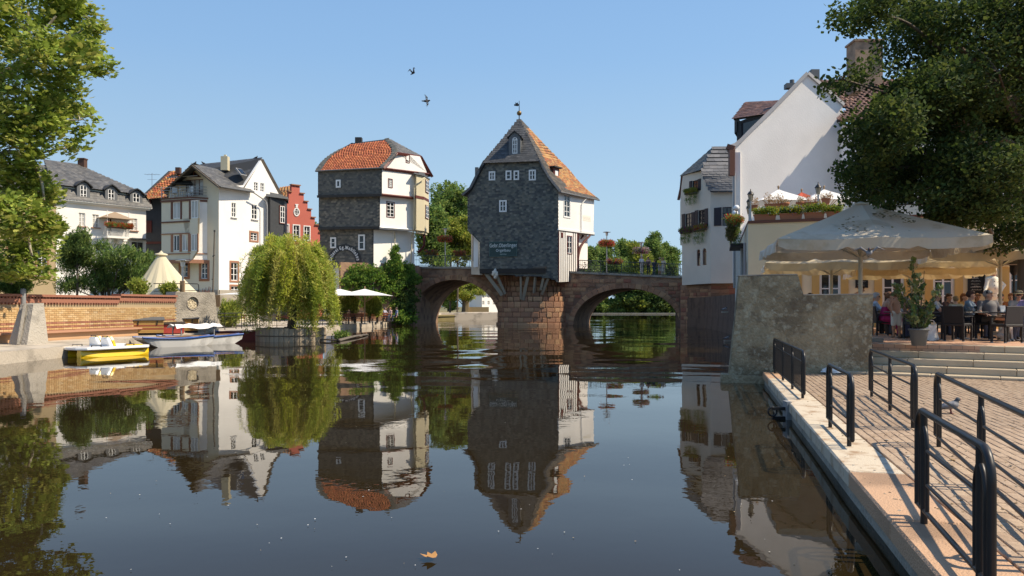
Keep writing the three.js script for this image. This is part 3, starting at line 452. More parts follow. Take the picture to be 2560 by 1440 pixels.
// ------------------------------------------------------------------ slate-hung bridge house with the striped wing
{
  const L = G2(1168, 75.5), C = G2(1395.5, 73.5), R = G2(1486, 79), F = new Wall(L, C), S = new Wall(C, R), H = thing('bridge_house', 'dark slate-hung house with steep pointed roof and green sign on the bridge pier', 'house', V((L.x + R.x) / 2, 4, -78));
  const out = F.outline([[1200, 684], [1364, 693], [1395.5, 703], [1395.5, 478], [1373, 446.5], [1356, 416], [1349, 401], [1213, 404.5], [1196, 438], [1178, 473], [1169, 491], [1169, 575], [1200, 607]]);
  const wins = [[1224, 430, 1237, 450], [1266, 428, 1277.5, 449], [1286, 428, 1296.5, 449], [1324, 426, 1338.5, 450], [1250, 502, 1265.5, 529]].map((r) => F.rect(...r));
  wall(H, F, out, [], M.slateBase, 0.3, 'front_wall');
  slateWall(H, F, out, wins, { w: 0.27, h: 0.165, seed: 5, cols: [...SLATE, [0.24, 0.225, 0.18], [0.09, 0.092, 0.085], [0.08, 0.083, 0.078]] });
  wins.forEach((r) => windowAt(H, F, r, { nx: r.u1 - r.u0 > 0.5 ? 2 : 1, ny: 2, proud: 0.06, fw: 0.07 }));
  const back = V(2.2, 0, -7), Lb = L.clone().add(back), Rb = R.clone().add(V(-2.2, 0, -3.5)), inC = (v, k = 0.1) => [lerp(v.x, 1.5, k), lerp(v.z, -79.5, k)];
  partW(H, 'core', prism([inC(L), inC(C), inC(R), inC(Rb), inC(Lb)], Y(668, 76), Y(490, 75)), M.white);
  // white side wall with jettied upper storey
  const up = S.outline([[1395.5, 570], [1483.5, 581], [1485.5, 496], [1395.5, 478]]), w1 = S.rect(1410, 490, 1424.5, 541);
  wall(H, S, up, [w1], M.white, 0.25, 'side_wall'); windowAt(H, S, w1, { nx: 2, ny: 4, frame: M.frameWhite, surround: M.frameWhite, sw: 0.1, deep: 0.06 });
  partW(H, 'jetty_beam', S.put(slab(S.outline([[1395, 575], [1485, 586.5], [1485, 581], [1395, 570]]), 0.35).translate(0, 0, 0.06)), M.frameWhite);
  partW(H, 'jetty_moulding', S.put(slab(S.outline([[1397, 577.5], [1486, 589], [1486, 586.5], [1397, 575]]), 0.3).translate(0, 0, 0.03)), M.darkWood);
  const low = S.outline([[1396.5, 705], [1443.5, 703.5], [1443.5, 582], [1396.5, 577]]), w2 = S.rect(1418, 592, 1429, 633);
  wall(H, S, low, [w2], M.white, 0.25, 'striped_wall'); windowAt(H, S, w2, { nx: 2, ny: 3, surround: M.redWood, sw: 0.07, deep: 0.05 });
  for (let i = 0; i < 10; i++) { const a = S.uv(1396.9 + i * 5.15, 600)[0], top = S.uv(1396.9 + i * 5.15, 578)[1], bot = S.uv(1396.9 + i * 5.15, 704.4)[1]; if (a > w2.u0 - 0.12 && a < w2.u1 + 0.12) { partW(H, 'batten', S.put(box(0.05, w2.v0 - 0.1 - bot, 0.05, a, (bot + w2.v0 - 0.1) / 2, 0.02)), M.darkWood); continue; } partW(H, 'batten', S.put(box(i === 0 || i === 9 ? 0.09 : 0.055, top - bot, 0.05, a, (top + bot) / 2, 0.02)), i === 0 || i === 9 ? M.redWood : M.darkWood); }
  partW(H, 'hatch', S.put(slab(S.outline([[1402, 593], [1406.5, 594], [1406.5, 582], [1402, 581]]), 0.05).translate(0, 0, 0.045)), M.redWood);
  const S2 = new Wall(S.pt(S.uv(1443, 650)[0], 0, -0.4), S.pt(S.uv(1462, 650)[0] + 1, 0, -2.4)); wall(H, S2, [[0, Y(692, 78)], [4, Y(692, 78)], [4, Y(585, 78)], [0, Y(585, 78)]], [], M.white, 0.2, 'rear_wall');
  for (const k of [0, 1]) { const a = S.pt(S.uv(1446, 650)[0], Y(662 - k * 6, 77), -0.2 - k * 0.5), b = S.pt(S.uv(1474 - k * 4, 600)[0], Y(588, 78), 0.05 - k * 0.6); partW(H, 'bracket', limb([a, mid(a, b, 0.5).add(V(-0.25, 0.35, 0)), b], 0.14, 0.11, 6), M.redWood); }
  partW(H, 'corner_post', bar(S.pt(S.uv(1445, 650)[0], Y(690, 77), 0), S.pt(S.uv(1445, 650)[0], Y(585, 77), 0), 0.16, 0.16), M.redWood);
  pipeW(H, 'downpipe', [S.pt(S.uv(1461, 492)[0], Y(494, 77), 0.3), S.pt(S.uv(1452, 515)[0], Y(512, 77), 0.1), S.pt(S.uv(1451, 560)[0], Y(579, 77), 0.1)], 0.05, M.frameWhite);
  { const c = document.createElement('canvas'); c.width = 256; c.height = 64; const k = c.getContext('2d'); k.fillStyle = '#e2dccf'; k.fillRect(0, 0, 256, 64); k.fillStyle = '#8d8a80'; k.strokeStyle = '#b9b5aa'; k.lineWidth = 7; for (let i = 0; i < 7; i++) { k.beginPath(); k.moveTo(20 + i * 33, 18); k.lineTo(24 + i * 33, 46); k.lineTo(38 + i * 33, i % 2 ? 20 : 44); k.stroke(); } const t = new THREE.CanvasTexture(c); t.colorSpace = THREE.SRGBColorSpace; const r = S.rect(1457, 541, 1477, 551), g = new THREE.PlaneGeometry(r.u1 - r.u0, r.v1 - r.v0); g.translate((r.u0 + r.u1) / 2, (r.v0 + r.v1) / 2, 0.012); partW(H, 'painted_lettering', S.put(g), new THREE.MeshStandardMaterial({ map: t, roughness: 0.9 })); }
  // small oriel side at the lower edge of the front
  const O = new Wall(G2(1178, 78), F.pt(F.uv(1200, 640)[0], 0, 0)), ow = { u0: O.len * 0.25, u1: O.len * 0.68, v0: Y(650, 76.5), v1: Y(592, 76.5) };
  wall(H, O, [[0, Y(685, 77)], [O.len, Y(687, 75)], [O.len, Y(606, 75.2)], [0, Y(572, 76)]], [ow], M.pale, 0.25, 'oriel_wall'); windowAt(H, O, ow, { nx: 2, ny: 2, frame: M.oldWood, deep: 0.06, surround: M.frameBrown, sw: 0.07 });
  // beam and struts
  partW(H, 'floor_beam', F.put(slab(F.outline([[1200, 684], [1364, 683], [1364, 671], [1200, 672.5]]), 0.35).translate(0, 0, 0.16)), M.darkWood);
  partW(H, 'beam_flashing', F.put(slab(F.outline([[1325, 671.5], [1365, 671], [1366, 666], [1340, 668]]), 0.4).translate(0, 0, 0.2)), M.oldWood);
  for (const [a, b, w] of [[[1211, 688], [1252, 738], 0.3], [[1238, 690], [1259, 735], 0.2], [[1301, 685], [1299, 748], 0.16], [[1322, 684], [1304, 750], 0.24], [[1339, 684], [1332, 732], 0.16], [[1361, 690], [1350, 724], 0.2], [[1373, 694], [1352, 736], 0.18]]) { const p = F.uv(...a), q = F.uv(...b); partW(H, 'strut', bar(F.pt(p[0], p[1] + 0.3, -0.15), F.pt(q[0], q[1], -0.55), w * 1.15, w * 1.15), mat('strutWood', [0.3, 0.25, 0.18], 0.85, { map: T.stain })); }
  partW(H, 'carved_corbel', [[0, 0, 0.26], [0.14, -0.2, 0.2], [-0.16, -0.14, 0.18], [0.02, -0.42, 0.17], [-0.2, 0.08, 0.12], [0.24, 0.02, 0.12], [0.04, 0.24, 0.16]].map(([a, b, s]) => { const p = F.uv(1238, 682); return F.put(ball(s, p[0] + a, p[1] + b, 0.1, 1, 1.1, 0.8, 8, 6)); }), M.pale);
  // sign
  { const c = document.createElement('canvas'); c.width = 720; c.height = 390; const k = c.getContext('2d'); k.fillStyle = '#1f3a38'; k.fillRect(0, 0, 720, 390); k.strokeStyle = '#5d7a74'; k.lineWidth = 6; k.strokeRect(6, 6, 708, 378); k.fillStyle = '#dfe3df'; k.textAlign = 'center';
    k.save(); k.translate(360, 145); k.scale(0.74, 1); k.font = '132px sans-serif'; k.fillText('Gebr.Oberlinger', 0, 0); k.restore(); k.font = '92px sans-serif'; k.fillText('Orgelbau', 360, 262); k.strokeStyle = '#a8b6b0'; k.lineWidth = 4; k.beginPath(); k.arc(300, 322, 26, 0.2, 3); k.arc(420, 322, 26, 0.2, 3); k.stroke(); k.lineWidth = 3; for (let i = 0; i < 9; i++) k.strokeRect(276 + i * 17 + (i % 2) * 2, 322 + (i % 3) * 2, 10, 18);
    const t = new THREE.CanvasTexture(c); t.colorSpace = THREE.SRGBColorSpace; const r = F.rect(1224, 603.5, 1294, 642), sg = partW(H, 'sign', F.put(box(r.u1 - r.u0, r.v1 - r.v0, 0.06, (r.u0 + r.u1) / 2, (r.v0 + r.v1) / 2, 0.11)), mat('signEdge', [0.03, 0.06, 0.055], 0.5)); const g = new THREE.PlaneGeometry(r.u1 - r.u0 - 0.03, r.v1 - r.v0 - 0.03); g.translate((r.u0 + r.u1) / 2, (r.v0 + r.v1) / 2, 0.146); partW(sg, 'sign_face', F.put(g), new THREE.MeshStandardMaterial({ map: t, roughness: 0.5 })); }
  // roof
  const P1 = at(1298, 298, 76.8), ov = (px, py, e = 0.35) => { const q = F.uv(px, py); return F.pt(q[0], q[1], e); };
  const fr = [ov(1402, 480), ov(1374, 445), ov(1357, 415), ov(1350, 400, 0.25), at(1325, 350, 75.2), P1], fl = [ov(1158, 488), ov(1178, 471), ov(1195, 437), ov(1212, 404, 0.25), at(1255, 350, 76.2), P1.clone()];
  const bk = [at(1498, 499, 79.4), at(1470, 477, 79.3), at(1442, 449, 79), at(1416, 418, 78.5), at(1350, 350, 77.9), at(1302, 299, 77.3)];
  slope(H, fr, bk, { w: 0.3, h: 0.22, seed: 21, name: 'tiled_roof', tileName: 'roof_tiles', mat: M.tile, colAt: (s, t, r) => { const n = noise3(s * 9, t * 12, 3) * 0.12; return s < 0.2 + 0.05 * Math.sin(t * 9) + n || t < 0.07 || t > 0.9 ? [[0.1, 0.085, 0.07], [0.13, 0.11, 0.09], [0.08, 0.07, 0.06]] : TILEMIX; } });
  slope(H, [ov(1211, 407, 0.3), P1.clone().add(V(-0.05, 0.05, 0))], [ov(1350, 402, 0.3), P1.clone().add(V(0.05, 0.05, 0))], { w: 0.3, h: 0.2, seed: 22, name: 'front_hip', cols: [[0.1, 0.1, 0.1], [0.13, 0.128, 0.125], [0.085, 0.088, 0.09]] });
  slope(H, fl.map((p, i) => (i < 5 ? p.clone().add(V(2.2, 0, -6.2)) : at(1299, 299, 78))), fl, { w: 0.34, h: 0.24, seed: 23, name: 'rear_roof', cols: SLATE });
  board(H, fr.slice(0, 4), 0.22, 0.16, M.lead); board(H, fl.slice(0, 4), 0.22, 0.16, M.lead); gutter(H, fr[0].clone().add(V(0.05, -0.08, 0.1)), bk[0].clone().add(V(0, -0.08, 0.1)));
  // front dormer and a side dormer
  const D = new Wall(at(1272, 390, 74.6), at(1301, 390, 74.4)), dr = { u0: D.len * 0.3, u1: D.len * 0.74, v0: Y(384, 74.5), v1: Y(343, 74.5), arch: true };
  const dor = wall(H, D, [[0, Y(392, 74.5)], [D.len, Y(392, 74.5)], [D.len, Y(343, 74.5)], [D.len / 2, Y(328, 74.5)], [0, Y(343, 74.5)]], [dr], M.lead, 1.6, 'dormer'); windowAt(dor, D, dr, { nx: 2, ny: 3, deep: 0.06, fw: 0.09 });
  partW(dor, 'dormer_roof', [D.put(slab([[-0.15, Y(345, 74.5)], [D.len / 2, Y(329, 74.5)], [D.len + 0.15, Y(345, 74.5)], [D.len + 0.15, Y(343, 74.5)], [D.len / 2, Y(326.5, 74.5)], [-0.15, Y(343, 74.5)]], 1.8).translate(0, 0, 0.15))], M.slateBase);
  const D2 = new Wall(at(1384, 452, 74.6), at(1398, 452, 75.4)); const sd = wall(H, D2, [[0, Y(456, 75)], [D2.len, Y(452, 75)], [D2.len, Y(420, 75)], [0, Y(420, 75)]], [], M.redWood, 1.4, 'side_dormer'); partW(sd, 'pane', D2.put(box(D2.len * 0.5, 0.8, 0.05, D2.len * 0.5, Y(437, 75), 0.01)), M.frameWhite); partW(sd, 'dormer_roof', D2.put(box(D2.len + 0.4, 0.12, 1.7, D2.len / 2, Y(418.5, 75), -0.6)), M.slateBase);
  partW(H, 'roof_vent', [box(0.35, 0.9, 0.35, X(1192, 78), Y(430, 78), -78), rod(at(1244, 376, 77), at(1244, 362, 77), 0.1, 0.1, 8)], M.lead);
  // finial: pole, ball and weathervane
  const f0 = at(1298, 300, 76.9); partW(H, 'finial_pole', rod(f0, at(1298, 252, 76.9), 0.05, 0.025, 8), M.iron);
  partW(H, 'finial_ball', ball(0.24, X(1298, 76.9), Y(283, 76.9), -76.9), mat('bronze', [0.2, 0.13, 0.05], 0.45, { metalness: 0.6 }));
  partW(H, 'weathervane', [slab([[-0.5, -0.05], [-0.15, -0.1], [0, -0.02], [0, 0.12], [-0.1, 0.1], [-0.14, 0.28], [-0.26, 0.2], [-0.4, 0.28], [-0.36, 0.1], [-0.5, 0.1]], 0.04).translate(f0.x, Y(263, 76.9), -76.88)], M.iron);
}
// ------------------------------------------------------------------ tall slate and white house at the bridge's left end
{
  const St = [{ L: G2(795, 75.3), C: G2(955, 73.9), R: G2(1041, 77.9) }, { L: G2(797, 75.6), C: G2(950, 74.3), R: G2(1040, 78.2) }, { L: G2(800, 76), C: G2(934, 74.9), R: G2(1036, 79) }];
  const H = thing('corner_house', 'tall slate and white house with red tiled roof above the ivy wall', 'house', V(-13.5, 4, -79)), Fw = St.map((s) => new Wall(s.L, s.C)), Sw = St.map((s) => new Wall(s.C, s.R));
  const fo = [[[795, 493], [955, 489], [955, 420], [795, 426]], [[797, 573], [950, 570], [950, 490], [797, 496]], [[800, 668], [934, 668], [934, 571], [800, 576]]], so = [[[955, 489], [1041, 497], [1041, 438], [955, 420]], [[950, 571], [1040, 577], [1040, 499], [950, 490]], [[934, 668], [1036, 666], [1036, 580], [934, 574]]];
  const fw = [[[842, 451, 851, 468]], [], [[828, 595, 839.5, 619], [898, 588, 911.5, 624]]], sw = [[[971, 449, 980, 467]], [[967, 507, 985, 541]], []], dk = [[0.13, 0.12, 0.1], [0.165, 0.15, 0.12], [0.2, 0.18, 0.14], [0.105, 0.1, 0.088], [0.17, 0.155, 0.125]];
  const lt = [...dk, [0.24, 0.21, 0.16], [0.28, 0.24, 0.18]];
  for (let k = 0; k < 3; k++) {
    const o = Fw[k].outline(fo[k]), ws = fw[k].map((r) => Fw[k].rect(...r)); wall(H, Fw[k], o, [], M.slateBase, 0.3, 'front_wall'); slateWall(H, Fw[k], o, ws, { w: 0.26, h: 0.16, seed: 31 + k, cols: k === 0 ? dk : lt }); ws.forEach((r) => windowAt(H, Fw[k], r, { nx: 1, ny: k === 2 ? 2 : 1, proud: 0.06, fw: 0.08 }));
    const q = Sw[k].outline(so[k]), vs = sw[k].map((r) => Sw[k].rect(...r)); wall(H, Sw[k], q, vs, M.white, 0.3, 'side_wall'); vs.forEach((r) => windowAt(H, Sw[k], r, { nx: 2, ny: 4, surround: M.redWood, sw: 0.06, deep: 0.05 }));
    const a = Fw[k].uv(fo[k][0][0], fo[k][0][1]), b = Fw[k].uv(fo[k][1][0], fo[k][1][1]);
    if (k < 2) { partW(H, 'jetty', [bar(Fw[k].pt(a[0], a[1] + 0.05, 0.12), Fw[k].pt(b[0], b[1] + 0.05, 0.12), 0.24, 0.2)], M.slateBase); const c = Sw[k].uv(...so[k][0]), d = Sw[k].uv(...so[k][1]); partW(H, 'jetty_beam', bar(Sw[k].pt(c[0] - 0.1, c[1] + 0.06, 0.06), Sw[k].pt(d[0] + 0.5, d[1] + 0.06, 0.06), 0.2, 0.2), k === 0 ? M.redWood : M.white); }
    const s = St[k], bk = V(s.R.x - s.C.x, 0, s.R.z - s.C.z), inn = (v) => [lerp(v.x, -14, 0.08), lerp(v.z, -77.5, 0.12)]; partW(H, 'core', prism([inn(s.L), inn(s.C), inn(s.R), inn(s.L.clone().add(bk))], k === 2 ? 1 : Fw[k].uv(fo[k][0][0], fo[k][0][1])[1] + 0.02, Fw[k].uv(fo[k][2][0], fo[k][2][1])[1] - 0.1), M.white);
  }
  const top = Sw[0], gab = top.outline([[957, 421], [992, 383.5], [1050, 391], [1067, 431], [1041, 439]]).reverse(), gw = top.rect(1015, 387, 1023, 405); wall(H, top, gab, [gw], M.white, 0.25, 'gable'); windowAt(H, top, gw, { nx: 1, ny: 2, surround: M.redWood, sw: 0.05, deep: 0.05 });
  { const a = top.uv(957, 422), b = top.uv(1070, 436); partW(H, 'eave_beam', bar(top.pt(a[0], a[1], 0.1), top.pt(b[0], b[1], 0.1), 0.16, 0.22), M.redWood); }
  const eL = at(789, 427, 75.2), kL = at(817, 394, 76.8), rL = at(879, 358, 79), eR = at(960, 418.5, 73.6), kR = at(993, 380.5, 75.3), rR = at(971, 347, 78);
  slope(H, [eL, kL, rL], [eR, kR, rR], { w: 0.26, h: 0.33, pan: true, cols: TILERED, seed: 41, name: 'red_tiled_roof', tileName: 'roof_tiles', keep: (s, t) => s > 0.08 - t * 0.05 && s < 0.93 && t < 0.92 });
  const up = V(0, 0.03, 0.03); slope(H, [eL, kL, rL].map((p) => p.clone().add(up)), [mid(eL, eR, 0.085), mid(kL, kR, 0.06), mid(rL, rR, 0.03)].map((p) => p.clone().add(up)), { w: 0.25, h: 0.22, seed: 42, name: 'roof_border', cols: SLATE, thick: 0.05 });
  slope(H, [mid(eL, eR, 0.935), mid(kL, kR, 0.93), mid(rL, rR, 0.9)].map((p) => p.clone().add(up)), [eR, kR, rR].map((p) => p.clone().add(up)), { w: 0.25, h: 0.22, seed: 43, name: 'roof_border', cols: SLATE, thick: 0.05 });
  const hR = at(1053, 390, 79.2), vR = at(1081, 442, 80.5); slope(H, [kR, rR], [hR, rR.clone().add(V(0.1, 0, -0.1))], { w: 0.28, h: 0.2, seed: 44, name: 'half_hip', cols: SLATEPALE });
  partW(H, 'rear_roof', [quadG(hR, vR, vR.clone().add(V(-8, 0.2, -3)), rL), quadG(hR, rL, rR, rR)], M.slateBase); board(H, [kR.clone().add(V(0, -0.1, 0.1)), eR.clone().add(V(0, -0.1, 0.1))], 0.12, 0.22, M.redWood); board(H, [kR.clone().add(V(0, -0.12, 0.1)), hR.clone().add(V(0, -0.12, 0.1)), vR], 0.12, 0.25, M.redWood);
  partW(H, 'chimney', box(0.66, 1.1, 0.6, X(897, 79), Y(358, 79), -79), M.slateBase); partW(H, 'roof_vent', box(0.4, 0.3, 0.3, X(910, 76.4), Y(390, 76.4), -76.4), M.lead); gutter(H, eL.clone().add(V(0, -0.05, 0.12)), eR.clone().add(V(0, -0.05, 0.12)));
  // oriel bay
  const bp = [G2(1036, 77.9), G2(1041, 77.0), G2(1060, 78.0), G2(1072, 80), G2(1060, 81)], y0 = Y(584, 78), y1 = Y(441, 78), bay = partW(H, 'oriel', prism(bp.map(xz), y0 + 0.25, y1), M.beige);
  const OW = new Wall(bp[2], bp[3]); for (const r of [[0.25, 0.85, Y(480, 79), Y(452, 79)], [0.25, 0.85, Y(545, 79), Y(515, 79)]]) { const q = { u0: OW.len * r[0], u1: OW.len * r[1], v0: r[2], v1: r[3] }; windowAt(bay, OW, q, { nx: 2, ny: 3, proud: 0.03, casing: M.redWood }); }
  partW(bay, 'oriel_roof', [prism(bp.map((p) => [lerp(p.x, -8.9, -0.25), lerp(p.z, -79, -0.25)]), y1, y1 + 0.14), prism(bp.map((p) => [lerp(p.x, -8.9, 0.3), lerp(p.z, -79, 0.3)]), y1 + 0.14, y1 + 0.4)], M.lead); partW(bay, 'oriel_band', prism(bp.map((p) => [lerp(p.x, -8.9, -0.06), lerp(p.z, -79, -0.06)]), Y(499, 78), Y(492, 78)), M.redWood); partW(bay, 'oriel_foot', prism(bp.map((p) => [lerp(p.x, -9.2, 0.2), lerp(p.z, -79, 0.2)]), y0, y0 + 0.25), M.beige);
  { const a = V(X(1046, 80), Y(632, 80), -79.6), b = V(X(1062, 80), Y(588, 80), -79.2); partW(H, 'bracket', limb([a, mid(a, b).add(V(0.3, -0.2, 0)), b], 0.13, 0.12, 6), M.redWood); }
  pipeW(H, 'downpipe', [at(1062, 444, 77.6), at(1045, 457, 76.9), at(1036, 466, 77), at(1035, 570, 77.4), at(1030, 590, 78), at(1027, 662, 78)], 0.06, M.beige); pipeW(H, 'downpipe', [at(987, 580, 76.6), at(987, 640, 76.6), at(987, 660, 76.6)], 0.05, M.beige);
  // arched lettering in raised letters on a dark arch band
  const A = Fw[2], ctr = A.uv(862, 651), rad = A.uv(862, 618)[1] - ctr[1], band = []; for (let i = 0; i <= 20; i++) band.push([ctr[0] + (rad + 0.48) * Math.cos(Math.PI * i / 20), ctr[1] - 0.2 + (rad + 0.48) * Math.sin(Math.PI * i / 20)]); for (let i = 20; i >= 0; i--) band.push([ctr[0] + (rad - 0.12) * Math.cos(Math.PI * i / 20), ctr[1] - 0.2 + (rad - 0.12) * Math.sin(Math.PI * i / 20)]);
  const bb = partW(H, 'lettered_arch', A.put(slab(band, 0.06).translate(0, 0, 0.1)), mat('archBand', [0.03, 0.031, 0.033], 0.7)), text = 'Seilerei Gg.Wohlleben', wid = [...text].map((ch) => font.data.glyphs[ch].ha), tot = wid.reduce((a, b) => a + b, 0); let acc = 0;
  [...text].forEach((ch, i) => { const m = acc + wid[i] / 2; acc += wid[i]; if (ch === ' ') return; const th = Math.PI * 0.97 - Math.PI * 0.94 * m / tot, g = new TextGeometry(ch, { font, size: 0.33, depth: 0.02, curveSegments: 3 }); g.computeBoundingBox(); g.translate(-(g.boundingBox.min.x + g.boundingBox.max.x) / 2, 0, 0); g.scale(0.68, 1, 1); g.rotateZ(th - Math.PI / 2); g.translate(ctr[0] + rad * Math.cos(th), ctr[1] - 0.2 + rad * Math.sin(th), 0.105); partW(bb, 'letter', A.put(g), M.frameWhite); });
}
// ------------------------------------------------------------------ small cream house at the bridge's right end
{
  const A = G2(1700, 70.3), C = G2(1777, 66), B = G2(1838, 65.3), F = new Wall(A, C), S = new Wall(C, B), H = thing('shuttered_house', 'narrow cream house with dark shutters and flower boxes over the river', 'house', V(18, 3, -70));
  const ws = [[1731, 449, 1745, 479], [1713.5, 532, 1729, 571], [1746, 523, 1762, 567]].map((r) => F.rect(...r)), ar = [[1742, 623, 1750.5, 665], [1756.5, 620, 1766, 663]].map((r) => ({ ...F.rect(...r), arch: true }));
  wall(H, F, F.outline([[1705, 713], [1777, 708.5], [1777, 474], [1766, 448], [1755, 424], [1707, 440], [1703, 470], [1700.5, 505], [1700.5, 613], [1705, 614]]), [...ws, ...ar], M.pale, 0.25, 'gable_wall');
  ws.forEach((r) => windowAt(H, F, r, { nx: 2, ny: 3, deep: 0.1, frame: M.shutter, shutters: M.shutter })); ar.forEach((r) => windowAt(H, F, r, { nx: 1, ny: 1, deep: 0.12, frame: M.frameBrown }));
  const sw = S.rect(1806, 517, 1829, 565); wall(H, S, S.outline([[1777, 708.5], [1838, 708], [1838, 473], [1777, 474]]), [sw], M.grey.clone(), 0.25, 'side_wall').material = M.pale; windowAt(H, S, sw, { nx: 2, ny: 3, deep: 0.08, frame: M.shutter }); partW(H, 'shutter', S.put(slab(S.outline([[1785, 565], [1804, 564], [1804, 518], [1785, 520]]), 0.05).translate(0, 0, 0.05)), M.shutter);
  const back = V(3, 0, -5); partW(H, 'core', prism([[A.x + 0.4, A.z + 0.3], [C.x, C.z - 0.3], [B.x, B.z - 0.3], [B.x + 3, -74], [A.x + 3, -75]], Y(709, 66) + 0.05, Y(474, 66)), M.pale);
  const pk = at(1785, 366, 69.5), pk2 = at(1850, 366, 69.2), le = at(1702, 439, 70.4), ce = at(1757, 422, 66.6);
  slope(H, [le, pk], [ce, pk.clone().add(V(0.05, 0, 0))], { w: 0.3, h: 0.2, seed: 51, name: 'front_hip', cols: SLATE });
  slope(H, [at(1776, 476, 65.7), at(1764, 448, 66), ce, pk], [at(1842, 476, 65), at(1842, 448, 65.5), at(1842, 422, 66.3), pk2], { w: 0.55, h: 0.36, seed: 52, name: 'slate_roof', cols: [[0.2, 0.195, 0.195], [0.17, 0.168, 0.17], [0.23, 0.22, 0.215], [0.15, 0.15, 0.155]] });
  board(H, [at(1696, 500, 70.6), at(1703, 468, 70.5), at(1706, 440, 70.4)], 0.2, 0.3, M.frameBrown); partW(H, 'rear_roof', [quadG(at(1696, 500, 70.6), le, pk, at(1760, 440, 76)), quadG(pk, pk2, at(1850, 470, 76), at(1770, 470, 76))], M.slateBase); gutter(H, at(1777, 477, 65.6), at(1838, 477, 65));
  pipeW(H, 'downpipe', [at(1834, 480, 64.6), at(1834, 560, 64.6), at(1834, 700, 64.6)], 0.06, M.zinc);
  partW(H, 'stone_base', prism([xz(G2(1702, 71)), xz(G2(1777, 66.8)), xz(G2(1842, 65.8)), [24, -76], [16.5, -78]], -0.6, Y(709, 66)), M.rubble);
  const sg = cham(1, 1, 1, 0.06), r = rng(53); for (const W2 of [new Wall(G2(1702, 71), G2(1777, 66.8)), new Wall(G2(1777, 66.8), G2(1842, 65.8))]) { const q = new THREE.Quaternion().setFromRotationMatrix(W2.m), o = origin(H); for (let v = -0.1; v < 3.5;) { const h = rr(0.28, 0.45, r); for (let u = 0; u < W2.len - 0.2;) { const w = Math.min(rr(0.4, 0.9, r), W2.len - u); if (v + h < Y(710, 66.5)) { const m = part(H, 'base_stone', sg, M['stone' + Math.floor(r() * 5)]); m.position.copy(W2.pt(u + w / 2, v + h / 2, rr(-0.05, -0.01, r))).sub(o); m.scale.set(w - 0.03, h - 0.03, 0.14); m.quaternion.copy(q); } u += w; } v += h; } }
  H.userData.gableWall = undefined; delete H.userData.gableWall;
}
